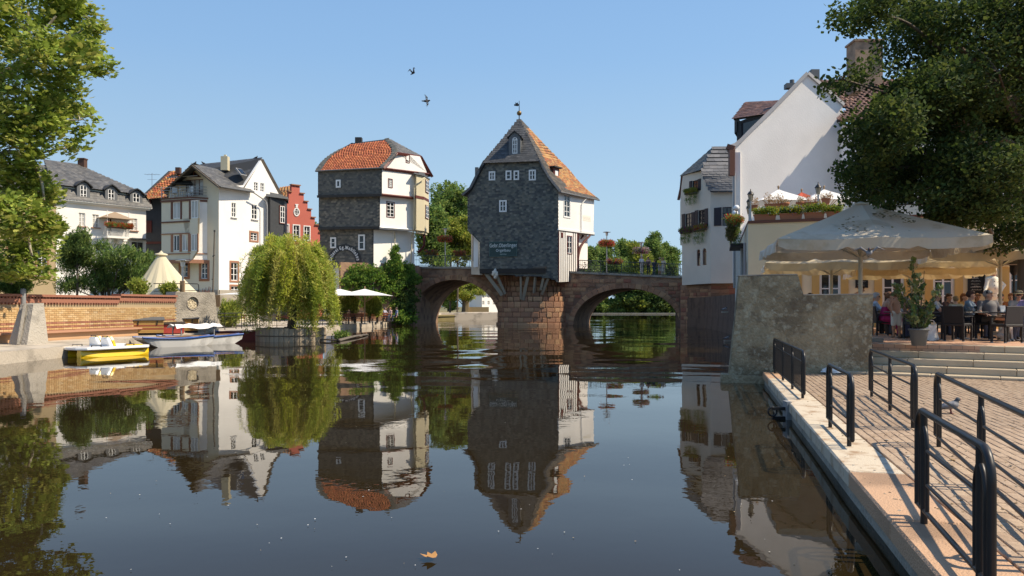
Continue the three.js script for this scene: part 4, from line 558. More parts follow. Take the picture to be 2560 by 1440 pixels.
// ------------------------------------------------------------------ tall white gabled house
{
  const A = G2(1838, 46), W = new Wall(A, G2(2112, 47.1)), H = thing('gabled_house', 'tall white rendered gable house behind the roof terrace', 'house', V(17, 2, -50));
  const sl = [[1838, 366], [1856, 351], [1880, 326], [1935, 273], [2018, 187]], gout = W.outline([[1838, 705], [2106, 705], [2106, 264], [2018, 187], [1935, 273], [1880, 326], [1856, 351], [1838, 366]]);
  wall(H, W, gout, [], M.greyWhite, 0.35, 'gable_wall');
  const cop = (list) => list.slice(1).map((p, i) => { const a = W.uv(...list[i]), b = W.uv(...p); return bar(W.pt(a[0], a[1] + 0.06, -0.15), W.pt(b[0], b[1] + 0.06, -0.15), 0.2, 0.52, Math.PI / 2 * 0); });
  partW(H, 'verge_coping', cop([[1822, 372], ...sl]), mat('copingGrey', [0.36, 0.35, 0.35], 0.7, { map: T.plaster })); partW(H, 'verge_coping', cop([[2018, 187], [2108, 266]]), M.copingGrey);
  const u = V(0.36, 0, -0.933), e1 = W.pt(W.uv(1838, 366)[0], W.uv(1838, 366)[1] - 0.35, -0.35), pk = W.pt(W.uv(2018, 187)[0], W.uv(2018, 187)[1] - 0.3, -0.35), e2 = W.pt(W.uv(2106, 264)[0], W.uv(2106, 264)[1] - 0.3, -0.35), bk = u.clone().multiplyScalar(11);
  slope(H, [e1.clone().add(bk), pk.clone().add(bk)], [e1, pk], { w: 0.35, h: 0.3, seed: 61, name: 'slate_roof', cols: SLATE }); slope(H, [e2, pk], [e2.clone().add(bk), pk.clone().add(bk)], { w: 0.3, h: 0.33, seed: 62, pan: true, name: 'rear_roof', tileName: 'roof_tiles', cols: TILEBROWN });
  const side = new Wall(A.clone().addScaledVector(u, 11), A); wall(H, side, [[0, 1], [11, 1], [11, e1.y], [0, e1.y]], [], M.greyWhite, 0.3, 'side_wall'); partW(H, 'rear_wall', prism([xz(A.clone().addScaledVector(u, 10.6)), xz(A.clone().addScaledVector(u, 11)), xz(G2(2112, 47.1).addScaledVector(u, 11)), xz(G2(2112, 47.1).addScaledVector(u, 10.6))], 1, e1.y), M.greyWhite);
  partW(H, 'eave_box', [bar(at(1826, 368, 45.8), at(1826, 368, 45.8).addScaledVector(u, 8), 0.45, 0.3), bar(at(1829, 376, 45.8), at(1829, 440, 45.8), 0.3, 0.35)], M.frameBrown); pipeW(H, 'downpipe', [at(1836, 430, 45.7), at(1836, 600, 45.7), at(1836, 720, 45.7)], 0.07, M.zinc);
  // dormer on the left slope
  const D = new Wall(at(1842, 340, 50.5), at(1905, 340, 48.6)), dw = { u0: 0.4, u1: D.len - 0.2, v0: Y(335, 49), v1: Y(295, 49) }, dor = wall(H, D, [[0, Y(360, 49.5)], [D.len, Y(330, 49.5)], [D.len, Y(285, 49)], [0, Y(292, 49)]], [dw], M.slateBase, 1.2, 'dormer'); windowAt(dor, D, dw, { nx: 1, ny: 1, frame: M.shutter, deep: 0.08 });
  slope(dor, [at(1833, 296, 50.6), at(1862, 258, 52)], [at(1918, 284, 48.2), at(1944, 253, 50.5)], { w: 0.25, h: 0.2, seed: 63, name: 'dormer_roof', cols: TILEBROWN }); partW(dor, 'dormer_side', prism([xz(G2(1836, 50.9)), xz(G2(1842, 50.4)), xz(G2(1862, 53)), xz(G2(1850, 53.5))], Y(330, 50.5), Y(293, 50.5)), M.slateBase);
  partW(H, 'chimney', [box(1.75, 3.2, 1.3, X(2161, 50), Y(172, 50), -50), box(1.9, 0.12, 1.45, X(2161, 50), Y(172, 50) + 1.62, -50)], M.tan.clone()).material = mat('chimneyRender', [0.36, 0.25, 0.17], 0.9, { map: T.stain }); partW(H, 'chimney_pot', [rod(at(2177, 137, 50), at(2177, 126, 50), 0.16, 0.14, 10), rod(at(1980, 216, 49), at(1980, 200, 49), 0.14, 0.14, 10), box(0.5, 0.7, 0.5, X(2035, 48.5), Y(190, 48.5), -48.5), box(0.6, 0.3, 0.5, X(1975, 49), Y(216, 49), -49)], M.lead);
  pipeW(H, 'chimney_ladder', [at(2198, 165, 49.3), at(2194, 118, 49.3), at(2203, 112, 49.3), at(2207, 165, 49.3)], 0.03, M.iron);
  slope(H, [at(2040, 262, 52), at(2040, 203, 55)], [at(2300, 275, 50), at(2300, 200, 54)], { w: 0.3, h: 0.33, pan: true, seed: 64, name: 'cross_roof', tileName: 'roof_tiles', cols: TILEBROWN });
}
// neighbouring wing behind the linden; its eave throws the slanting shadow on the gable
{
  const H = thing('tiled_house', 'pale house with brown tiled eaves behind the linden tree', 'house', V(24, 1, -46)), a = G2(2108, 45.2), b = G2(2720, 43), W = new Wall(a, b), bk = V(3, 0, -9), ws = [0.2, 0.45, 0.7].flatMap((k) => [[Y(520, 44), Y(450, 44)], [Y(400, 44), Y(340, 44)]].map(([v0, v1]) => ({ u0: W.len * k, u1: W.len * k + 1.1, v0, v1 })));
  wall(H, W, [[0, 0.8], [W.len, 0.8], [W.len, Y(300, 44)], [0, Y(300, 44)]], ws, M.greyWhite, 0.3, 'front_wall'); ws.forEach((r) => windowAt(H, W, r, { nx: 2, ny: 3, surround: M.sandRed, sw: 0.12 }));
  partW(H, 'core', prism([[a.x + 0.05, a.z - 0.3], [b.x, b.z - 0.3], [b.x + 3, b.z - 9], [a.x + 3, a.z - 9]], 0.8, Y(302, 44)), M.greyWhite); slope(H, [at(2092, 300, 44.6), at(2180, 205, 50)], [at(2740, 300, 42.3), at(2740, 170, 48)], { w: 0.3, h: 0.34, pan: true, seed: 65, name: 'tiled_roof', tileName: 'roof_tiles', cols: TILEBROWN });
}
// ------------------------------------------------------------------ yellow restaurant with roof terrace
const RF = new Wall(G2(1870, 35.2), G2(2720, 30.7));
{
  const W = RF, H = thing('restaurant', 'low yellow restaurant with arched doors and planted roof terrace', 'building', V(16, TERR, -38)), top = Y(559, 35.2);
  const op = [[1937, 1985], [2049, 2101], [2206, 2259], [2333, 2385], [2524, 2578]].map(([x0, x1], i) => { const a = W.uv(x0, 700)[0], b = W.uv(x1, 700)[0], yt = W.uv(x0, [650, 650, 646, 645, 640][i])[1]; return { u0: a, u1: b, v0: TERR + (i === 1 || i === 2 ? 0.02 : 0.75), v1: yt, arch: true }; });
  wall(H, W, [[0, 0.3], [W.len, 0.3], [W.len, top], [0, top]], op, M.creamYellow, 0.35, 'facade');
  op.forEach((r, i) => { const f = windowAt(H, W, r, { nx: 2, ny: 3, fan: true, deep: 0.18, fw: 0.09, name: i === 1 || i === 2 ? 'door' : 'window', glass: i === 2 ? M.slateBase : M.glass }); const sp = r.v1 - (r.u1 - r.u0) / 2, R = (r.u1 - r.u0) / 2;  // open middle doorway: its pane is a dark sheet painting the unlit interior
    partW(f, 'arch_surround', W.put(slab(archPts({ ...r, v0: sp }, 0.3).filter((p, k) => k > 1), 0.07, [archPts({ ...r, v0: sp + 0.001 }, 0.0).filter((p, k) => k > 1)]).translate(0, 0, 0.05)), M.sandYellow);
    for (const s of [-1, 1]) { const u = s < 0 ? r.u0 - 0.17 : r.u1 + 0.17; partW(f, 'pilaster', W.put(box(0.3, sp - 0.12 - r.v0, 0.08, u, (sp - 0.12 + r.v0) / 2, 0.045)), M.sandYellow); partW(f, 'capital', W.put(merge([box(0.42, 0.1, 0.16, u, sp - 0.02, 0.07), box(0.36, 0.06, 0.12, u, sp - 0.1, 0.05)])), M.sandYellow); } });
  const BL = new Wall(G2(1850, 46), G2(1870, 35.2)), aw = { u0: BL.len - 1.7, u1: BL.len - 0.8, v0: TERR, v1: Y(652, 36), arch: true }; wall(H, BL, [[0, -0.2], [BL.len, -0.2], [BL.len, top], [0, top]], [aw], M.cream, 0.3, 'side_wall'); windowAt(H, BL, aw, { nx: 1, ny: 1, frame: M.frameBrown }); pipeW(H, 'downpipe', [BL.pt(BL.len - 0.4, Y(606, 35.4), 0.12), BL.pt(BL.len - 0.4, Y(640, 35.4), 0.12), BL.pt(BL.len - 0.4, 0.6, 0.12)], 0.07, M.zinc); pipeW(H, 'downpipe', [BL.pt(BL.len - 4, Y(606, 35.4), 0.12), BL.pt(BL.len - 4, 1, 0.12), BL.pt(BL.len - 4, -0.2, 0.12)], 0.08, M.zinc);
  partW(H, 'roof_slab', prism([xz(RF.pt(0, 0, 0.06)), xz(RF.pt(RF.len, 0, 0.06)), xz(RF.pt(RF.len, 0, -11)), xz(G2(1848, 46.2))], top, top + 0.12), M.frameBrown);
  partW(H, 'roof_deck', prism([xz(RF.pt(0.3, 0, -0.3)), xz(RF.pt(RF.len, 0, -0.3)), xz(RF.pt(RF.len, 0, -11)), xz(G2(1856, 45.6))], top + 0.12, top + 0.16), M.grey);
  partW(H, 'upper_parapet', [RF.put(box(3.6, 0.5, 0.25, 2.2, top + 0.38, -1.5)), RF.put(box(3.4, 0.62, 0.25, 5.8, top + 0.46, -1.5)), RF.put(box(0.25, 0.5, 5, 0.3, top + 0.38, -4))], M.pale);
  // lower side balcony
  partW(H, 'balcony', [BL.put(box(3.4, 0.14, 0.7, BL.len - 4.4, Y(612, 38), 0.35)), ...Array.from({ length: 14 }, (_, i) => BL.put(box(0.03, 0.9, 0.03, BL.len - 6 + i * 0.25, Y(612, 38) + 0.5, 0.66)))], M.shutter);
}
// ------------------------------------------------------------------ white house with bay and balcony
{
  const A = G2(420, 71), C = G2(547, 69), B = G2(699, 75.9), F = new Wall(A, C), S = new Wall(C, B), H = thing('bay_house', 'white gabled house with wooden bay windows and balcony chairs behind the willow', 'house', V(-27, 1, -73));
  const fwin = [[503, 657, 519, 697], [452, 655, 470, 692]].map((r) => F.rect(...r)), door = F.rect(464, 447, 508, 491), tri = F.outline([[467, 443], [504, 443], [484, 428]]);
  wall(H, F, F.outline([[422, 762], [547, 762], [547, 466], [483, 416], [422, 472]]), [...fwin, door], M.cream, 0.25, 'front_wall'); fwin.forEach((r) => windowAt(H, F, r, { nx: 2, ny: 3, surround: M.sandRed, sw: 0.22, sill: M.sandRed })); windowAt(H, F, door, { nx: 4, ny: 1, frame: M.frameBrown, glass: M.curtain, name: 'balcony_door' });
  partW(H, 'gable_window', F.put(slab(tri, 0.08).translate(0, 0, 0.05)), M.frameBrown); partW(H, 'gable_pane', F.put(slab(F.outline([[470, 442], [484, 442], [484, 431]]), 0.04).translate(0, 0, 0.075)), M.glass); partW(H, 'gable_pane', F.put(slab(F.outline([[487, 442], [501, 442], [487, 432]]), 0.04).translate(0, 0, 0.075)), M.glass);
  const sw = [[579, 508, 590, 542], [629.5, 513, 643, 547], [635, 457, 645, 476], [651, 459, 660.5, 479], [577, 657, 594, 701], [577, 716, 596, 740], [626, 583, 643, 600]].map((r) => S.rect(...r));
  wall(H, S, S.outline([[547, 762], [699, 762], [699, 489], [652, 401], [611, 463], [547, 467]]), sw, M.white, 0.25, 'side_wall'); sw.forEach((r, i) => windowAt(H, S, r, { nx: 2, ny: 3, sill: i < 2 ? M.frameWhite : undefined, surround: i > 3 ? M.sandRed : undefined, sw: 0.16 }));
  // bay
  const b0 = F.pt(F.uv(427, 560)[0], 0, 1.1), b1 = F.pt(F.uv(497, 560)[0], 0, 1.1), BF = new Wall(b0, b1), BS = new Wall(b1, F.pt(F.uv(518, 560)[0], 0, 0)), y0 = Y(655, 68.5), y1 = Y(494, 68.5);
  const bw = [[433, 503, 451, 547], [455.5, 502, 473, 546.5], [477.5, 500, 495, 546], [433.5, 587, 449, 628], [455.5, 585.5, 470.5, 627.5], [477.5, 584, 493.5, 627]].map((r) => BF.rect(...r)); const bay = wall(H, BF, [[0, y0], [BF.len, y0], [BF.len, y1], [0, y1]], bw, M.cream, 0.2, 'bay'); bw.forEach((r, i) => windowAt(bay, BF, r, { nx: 2, ny: 1, glass: i === 1 || i === 3 ? M.glass : M.curtain, deep: 0.07, fw: 0.08 }));
  wall(H, BS, [[0, y0], [BS.len, y0], [BS.len, y1], [0, y1]], [], M.white, 0.2, 'bay_side'); partW(H, 'bay_core', prism([xz(BF.pt(0.1, 0, -0.25)), xz(BF.pt(BF.len - 0.1, 0, -0.25)), xz(F.pt(F.uv(515, 560)[0], 0, -0.1)), xz(F.pt(F.uv(430, 560)[0], 0, -0.1))], y0 + 0.02, y1 - 0.02), M.cream);
  const strip = (y, h, m, nm) => partW(H, nm, [BF.put(box(BF.len + 0.08, h, 0.12, BF.len / 2, Y(y, 68), 0.03)), BS.put(box(BS.len, h, 0.1, BS.len / 2, Y(y, 68), 0.03))], m);
  strip(497, 0.18, M.frameBrown, 'bay_band'); partW(H, 'bay_band', BF.put(box(BF.len, 0.12, 0.1, BF.len / 2, Y(551, 68), 0.03)), M.frameBrown); strip(652, 0.32, M.sandRed, 'bay_base'); strip(632, 0.08, M.sandRed, 'bay_band'); partW(H, 'bay_band', BF.put(box(BF.len, 0.08, 0.1, BF.len / 2, Y(581, 68), 0.03)), M.sandRed);
  for (const r of [[428, 505, 432.5, 548], [451.5, 503, 455, 548], [473.5, 502, 477, 548], [428, 587, 433, 630], [449.5, 586, 455, 629], [471, 585, 477, 629], [494, 584, 497, 629]]) { const q = BF.rect(...r); partW(bay, 'bay_pier', BF.put(box(q.u1 - q.u0, q.v1 - q.v0, 0.06, (q.u0 + q.u1) / 2, (q.v0 + q.v1) / 2, 0.034)), r[1] > 560 ? M.sandRed : M.frameBrown); }
  // balcony rail
  const bal = partW(H, 'balcony_slab', prism([xz(BF.pt(-0.1, 0, 0.1)), xz(BF.pt(BF.len + 0.1, 0, 0.1)), xz(F.pt(F.uv(521, 490)[0], 0, 0)), xz(F.pt(F.uv(426, 490)[0], 0, 0))], y1, y1 + 0.12), M.frameBrown); const rl = []; for (const h of [0.3, 0.55, 0.8, 1.05]) rl.push(rod(BF.pt(0, y1 + h, 0), BF.pt(BF.len, y1 + h, 0), 0.025, 0.025, 6), rod(BF.pt(BF.len, y1 + h, 0), F.pt(F.uv(519, 480)[0], y1 + h, 0.1), 0.025, 0.025, 6)); for (const k of [0, 0.33, 0.66, 1]) rl.push(rod(BF.pt(BF.len * k, y1, 0), BF.pt(BF.len * k, y1 + 1.1, 0), 0.03, 0.03, 6)); partW(bal, 'balcony_rail', rl, M.steel);
  partW(H, 'awning_bar', rod(F.pt(F.uv(437, 448)[0], F.uv(437, 448)[1], 0.9), F.pt(F.uv(512, 443)[0], F.uv(512, 443)[1], 0.9), 0.04, 0.04, 6), M.steel);
  // roofs
  const ap = at(481, 411, 68.2), eR = at(548, 465, 68.0), eL = at(413, 474, 70.4), eB = at(633, 479, 72.2), vB = at(566, 430, 75); slope(H, [eR, ap], [eB, vB], { w: 0.3, h: 0.24, seed: 71, cols: SLATEPALE, name: 'slate_roof' }); slope(H, [eL.clone().add(V(-2, 0, -6)), vB.clone().add(V(-1, 0, -1))], [eL, ap], { w: 0.35, h: 0.3, seed: 72, cols: SLATE, name: 'slate_roof' });
  board(H, [eL, ap, eR].map((p) => p.clone().add(V(0, -0.12, 0.08))), 0.12, 0.3, M.oldWood); gutter(H, eR.clone().add(V(0.1, -0.05, 0.05)), eB.clone().add(V(0.1, -0.05, 0.05)));
  const gp = at(653, 397, 74), gl = at(607, 468, 71.8), gr = at(704, 492, 76.4), bp = at(505, 411, 80); slope(H, [gl.clone().add(V(-5.5, 0, 2.4)), bp], [gl, gp], { w: 0.3, h: 0.24, seed: 73, cols: [[0.1, 0.1, 0.1], [0.13, 0.13, 0.13], [0.085, 0.085, 0.09]], name: 'slate_roof' }); partW(H, 'rear_roof', [quadG(gp, gr, gr.clone().add(V(-6, 0, -7)), bp)], M.slateBase); board(H, [gl, gp, gr].map((p) => p.clone().add(V(0.1, -0.1, 0.05))), 0.12, 0.26, M.oldWood);
  partW(H, 'chimney', [box(0.64, 1.3, 0.6, X(563, 73.5), Y(409, 73.5), -73.5), box(0.2, 0.3, 0.2, X(563, 73.5), Y(391, 73.5), -73.5)], M.beige); const sk = new Wall(at(592, 440, 71.5), at(612, 440, 72.5)), k4 = partW(H, 'skylight', sk.put(box(0.8, 0.9, 0.12).rotateX(-0.75).translate(0.45, Y(431, 72), 0.1)), M.zinc); partW(k4, 'pane', sk.put(box(0.6, 0.7, 0.05).rotateX(-0.75).translate(0.45, Y(431, 72) + 0.05, 0.16)), M.glass);
  partW(H, 'core', prism([xz(F.pt(0.1, 0, -0.3)), xz(F.pt(F.len - 0.3, 0, -0.3)), xz(S.pt(S.len - 0.2, 0, -0.3)), xz(S.pt(S.len - 1, 0, -6)), xz(F.pt(-1, 0, -8))], 0.3, Y(468, 70)), M.cream); partW(H, 'stone_plinth', [S.put(box(S.len, 1.4, 0.1, S.len / 2, Y(742, 70) - 0.1, 0.06)), F.put(box(F.len, 1.4, 0.1, F.len / 2, Y(742, 70) - 0.1, 0.06))], M.concrete);
  pipeW(H, 'downpipe', [at(633, 481, 71.8), at(665, 503, 73.4), at(668, 520, 73.4), at(668, 640, 73.4)], 0.06, M.zinc);
  // slate bay tower on the far corner
  const t0 = G2(676, 73.8), t1 = G2(712, 75.6), TW = new Wall(t0, t1), q = { u0: TW.len * 0.62, u1: TW.len * 0.95, v0: Y(557, 75), v1: Y(515, 75) }; partW(H, 'slate_bay', prism([xz(t0), xz(t1), [t1.x - 0.5, t1.z - 2.5], [t0.x - 1, t0.z - 1.5]], 1, Y(497, 75)), mat('slatePlain', [0.055, 0.058, 0.062], 0.6, { map: T.slate })); windowAt(H, TW, q, { nx: 2, ny: 3, proud: 0.05, casing: M.redWood }); partW(H, 'bay_roof', [prism([xz(G2(665, 73.2)), xz(G2(720, 75.3)), [t1.x - 0.5, t1.z - 3], [t0.x - 1, t0.z - 2]], Y(497, 75), Y(491, 75)), prism([xz(G2(675, 73.8)), xz(G2(708, 75.6)), [t1.x - 0.9, t1.z - 2], [t0.x, t0.z - 1.5]], Y(491, 75), Y(485, 75))], M.lead);
  // balcony furniture stands on the bay roof
  for (const [u, turn, lb] of [[0.33, 0.6, 'white balcony chair nearest the gable end wall'], [0.78, -0.7, 'white balcony chair beside the small round table']]) { const c = thing('balcony_chair', lb, 'chair', F.pt(F.uv(427 + u * 80, 485)[0], y1 + 0.12, 0.75), 'white chairs on the balcony', turn); part(c, 'seat', box(0.44, 0.04, 0.44, 0, 0.44, 0), M.frameWhite); part(c, 'backrest', box(0.44, 0.5, 0.04, 0, 0.72, -0.2), M.frameWhite); for (const [a, b] of [[-1, -1], [1, -1], [-1, 1], [1, 1]]) part(c, 'leg', box(0.04, 0.44, 0.04, a * 0.18, 0.22, b * 0.18), M.frameWhite); }
  const tb = thing('balcony_table', 'small round white table on the wooden balcony', 'table', F.pt(F.uv(472, 485)[0], y1 + 0.12, 0.8)); part(tb, 'tabletop', rod(V(0, 0.68, 0), V(0, 0.72, 0), 0.32, 0.32, 16), M.frameWhite); part(tb, 'pedestal', rod(V(0, 0, 0), V(0, 0.68, 0), 0.05, 0.04, 8), M.frameWhite);
}
// ------------------------------------------------------------------ white mansard house
{
  const A = G2(140, 71.3), B = G2(365, 78), W = new Wall(A, B), H = thing('mansard_house', 'white house with slate mansard roof and red geranium balcony', 'house', V(-39, 1.7, -76));
  const ws = [[197, 533, 213, 565], [231, 537, 247, 568], [328, 547, 343, 576]].map((r) => W.rect(...r)), dr = W.rect(266, 545, 281, 592), shop = W.rect(329, 603, 358, 645);
  wall(H, W, W.outline([[140, 760], [365, 760], [365, 521], [140, 498]]), [...ws, dr, shop], M.white, 0.25, 'front_wall'); ws.forEach((r) => windowAt(H, W, r, { nx: 2, ny: 3, glass: M.curtain, sill: M.sandRed, deep: 0.12 })); windowAt(H, W, dr, { nx: 2, ny: 2, name: 'balcony_door' }); windowAt(H, W, shop, { nx: 2, ny: 2, frame: M.zinc, name: 'shop_window' });
  partW(H, 'shop_canopy', W.put(box(shop.u1 - shop.u0 + 0.7, 0.1, 0.9, (shop.u0 + shop.u1) / 2, shop.v1 + 0.15, 0.45)), M.lead); { const a = W.uv(140, 500), b = W.uv(367, 523); partW(H, 'cornice', [W.put(box(W.len + 0.8, 0.16, 0.5, W.len / 2, a[1] + 0.1, 0.2)), W.put(box(W.len + 0.6, 0.14, 0.3, W.len / 2, a[1] - 0.05, 0.12))], M.frameWhite); }
  partW(H, 'string_course', W.put(box(W.len, 0.12, 0.08, W.len / 2, W.uv(250, 598)[1], 0.03)), M.frameWhite);
  const top = W.uv(140, 498)[1], p = (u, v, w) => W.pt(u, v, w), mt = W.uv(250, 473)[1]; slope(H, [p(-0.3, top + 0.15, 0.4), p(-0.1, mt, -0.35)], [p(W.len + 0.4, top + 0.15, 0.4), p(W.len, mt, -0.35)], { w: 0.3, h: 0.22, seed: 81, cols: SLATEPALE, name: 'mansard_slope' });
  slope(H, [p(-0.3, mt, 0), p(1, mt + 2.9, -5)], [p(W.len + 0.1, mt, 0), p(W.len - 4.2, mt + 2.9, -5)], { w: 0.3, h: 0.24, seed: 82, cols: SLATEPALE, name: 'upper_roof' }); partW(H, 'rear_roof', [quadG(p(W.len + 0.1, mt, 0), p(W.len, mt, -9), p(W.len - 4.2, mt + 2.9, -5), p(W.len - 4.2, mt + 2.9, -5)), quadG(p(W.len + 0.4, top, 0.4), p(W.len + 0.4, top, -9), p(W.len, mt, -9), p(W.len, mt, 0))], M.slateBase);
  partW(H, 'upper_flashing', W.put(box(W.len, 0.18, 0.06, W.len / 2, mt - 0.14, -0.18).rotateX(0)), mat('oldLead', [0.4, 0.46, 0.46], 0.7));
  for (const r of [[197, 465, 214, 497], [267, 475, 283, 505], [329, 485, 346, 515]]) { const q = W.rect(...r), k = 0.28, c = (q.u0 + q.u1) / 2, d = partW(H, 'dormer', W.put(slab([[q.u0 - k, q.v0 - 0.1], [q.u1 + k, q.v0 - 0.1], [q.u1 + k, q.v1 - 0.15], [q.u1, q.v1 + 0.2], [c, q.v1 + 0.32], [q.u0, q.v1 + 0.2], [q.u0 - k, q.v1 - 0.15]], 1.0, [rectPts(q)]).translate(0, 0, 0.28)), M.lead); const D = new Wall(W.pt(0, 0, 0.28), W.pt(1, 0, 0.28)); windowAt(d, D, q, { nx: 2, ny: 3, deep: 0.08 }); partW(d, 'dormer_roof', W.put(slab([[q.u0 - k - 0.2, q.v1 - 0.16], [q.u0, q.v1 + 0.24], [c, q.v1 + 0.4], [q.u1, q.v1 + 0.24], [q.u1 + k + 0.2, q.v1 - 0.16], [q.u1 + k + 0.2, q.v1 - 0.06], [q.u1, q.v1 + 0.34], [c, q.v1 + 0.5], [q.u0, q.v1 + 0.34], [q.u0 - k - 0.2, q.v1 - 0.06]], 1.5).translate(0, 0, 0.5)), M.slateBase); }
  partW(H, 'chimney', [box(0.65, 1.0, 0.6, ...p(4.5, mt + 3.0, -4.9).toArray()), box(0.75, 0.12, 0.7, ...p(4.5, mt + 3.52, -4.9).toArray())], mat('darkBrick', [0.09, 0.045, 0.03], 0.9)); partW(H, 'core', prism([xz(p(0.2, 0, -0.3)), xz(p(W.len - 0.2, 0, -0.3)), xz(p(W.len - 0.2, 0, -9)), xz(p(0.2, 0, -9))], 1.5, mt - 0.1), M.white);
  // balcony with hood
  const bu0 = W.uv(255, 590)[0], bu1 = W.uv(309, 594)[0], bv = W.uv(280, 592)[1], bl = partW(H, 'balcony', [W.put(box(bu1 - bu0, 0.2, 1.1, (bu0 + bu1) / 2, bv - 0.1, 0.55)), W.put(box(0.25, 0.5, 0.7, bu0 + 0.6, bv - 0.4, 0.35)), W.put(box(0.25, 0.5, 0.7, bu1 - 0.6, bv - 0.4, 0.35))], M.white); const rl = []; for (let i = 0; i <= 22; i++) { const u = lerp(bu0, bu1, i / 22); rl.push(W.put(box(0.03, 0.85, 0.03, u, bv + 0.43, 1.05))); } rl.push(W.put(box(bu1 - bu0, 0.05, 0.06, (bu0 + bu1) / 2, bv + 0.88, 1.05))); for (const u of [bu0, bu1]) for (let i = 0; i < 7; i++) rl.push(W.put(box(0.03, 0.85, 0.03, u, bv + 0.43, 0.15 * i + 0.1))); partW(bl, 'balcony_rail', rl, M.frameWhite);
  partW(H, 'balcony_hood', W.put(new THREE.ConeGeometry(2.5, 0.7, 4).rotateY(Math.PI / 4).scale(0.85, 1, 0.5).translate((bu0 + bu1) / 2, W.uv(280, 543)[1] + 0.15, 0.4)), M.oldWood.clone()).material = mat('hood', [0.3, 0.22, 0.15], 0.8);
  for (const u of [bu0, bu1]) partW(H, 'hood_post', W.put(box(0.06, 2.4, 0.06, u, bv + 1.2, 1.05)), M.frameWhite);
  // shaded tan end wall behind the plane tree
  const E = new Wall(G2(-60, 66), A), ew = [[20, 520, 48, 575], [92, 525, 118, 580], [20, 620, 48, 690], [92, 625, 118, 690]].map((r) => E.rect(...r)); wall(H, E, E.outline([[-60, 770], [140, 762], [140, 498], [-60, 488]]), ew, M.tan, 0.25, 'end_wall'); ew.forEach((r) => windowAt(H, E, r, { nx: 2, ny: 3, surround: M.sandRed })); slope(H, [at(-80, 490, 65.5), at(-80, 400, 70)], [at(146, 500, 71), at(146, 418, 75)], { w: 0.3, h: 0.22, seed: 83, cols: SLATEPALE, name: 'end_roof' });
}
// ------------------------------------------------------------------ dark slate house with orange tiles, between the two white ones
{
  const A = G2(350, 84), B = G2(446, 83), W = new Wall(A, B), H = thing('slate_house', 'dark slate house with patchy orange tiled roof between the white houses', 'house', V(-38, 1.5, -86)), ws = [[411, 493, 427, 517], [363, 494, 377, 521], [366, 553, 379, 580], [412, 550, 425, 578]].map((r) => W.rect(...r));
  wall(H, W, W.outline([[350, 770], [446, 770], [446, 490], [350, 494]]), [], M.slatePlain, 0.3, 'front_wall'); ws.forEach((r, i) => windowAt(H, W, r, { nx: 2, ny: 2, proud: 0.05, frame: i ? M.redWood : M.frameWhite, glass: i ? M.redWood : M.glass })); partW(H, 'core', prism([xz(W.pt(0, 0, -0.3)), xz(W.pt(W.len, 0, -0.3)), xz(W.pt(W.len, 0, -7)), xz(W.pt(0, 0, -7))], 1, Y(492, 84)), M.slatePlain);
  slope(H, [at(352, 499, 82.5), at(425, 430, 87)], [at(452, 488, 82), at(452, 428, 87)], { w: 0.28, h: 0.3, seed: 91, pan: true, cols: [...TILEMIX, ...TILERED], name: 'tiled_roof', tileName: 'roof_tiles' }); partW(H, 'ridge', bar(at(352, 497, 82.6), at(425, 429, 87), 0.3, 0.15), M.slateBase); partW(H, 'chimney', box(0.5, 0.7, 0.5, X(446, 86), Y(427, 86), -86), M.darkBrick); partW(H, 'rear_roof', quadG(at(352, 499, 82.5), at(425, 430, 87), at(452, 428, 87), at(420, 490, 92)), M.slateBase); partW(H, 'timber_band', W.put(box(W.len, 0.25, 0.15, W.len / 2, W.uv(390, 607)[1], 0.06)), M.redWood);
  const an = thing('roof_aerial', 'spindly television aerial above the orange tiled roof', 'aerial', at(380, 470, 86)); part(an, 'mast', rod(V(0, -0.8, 0), V(0, 1.65, 0), 0.025, 0.025, 6), M.steel); part(an, 'crossbar', [rod(V(-0.85, 1.5, 0), V(0.9, 1.48, 0), 0.015, 0.015, 5), rod(V(-0.5, 0.95, 0), V(0.5, 0.93, 0), 0.015, 0.015, 5), ...[-0.6, -0.2, 0.2, 0.6].map((x) => rod(V(x, 1.5, -0.4), V(x, 1.5, 0.4), 0.012, 0.012, 5))], M.steel);
}
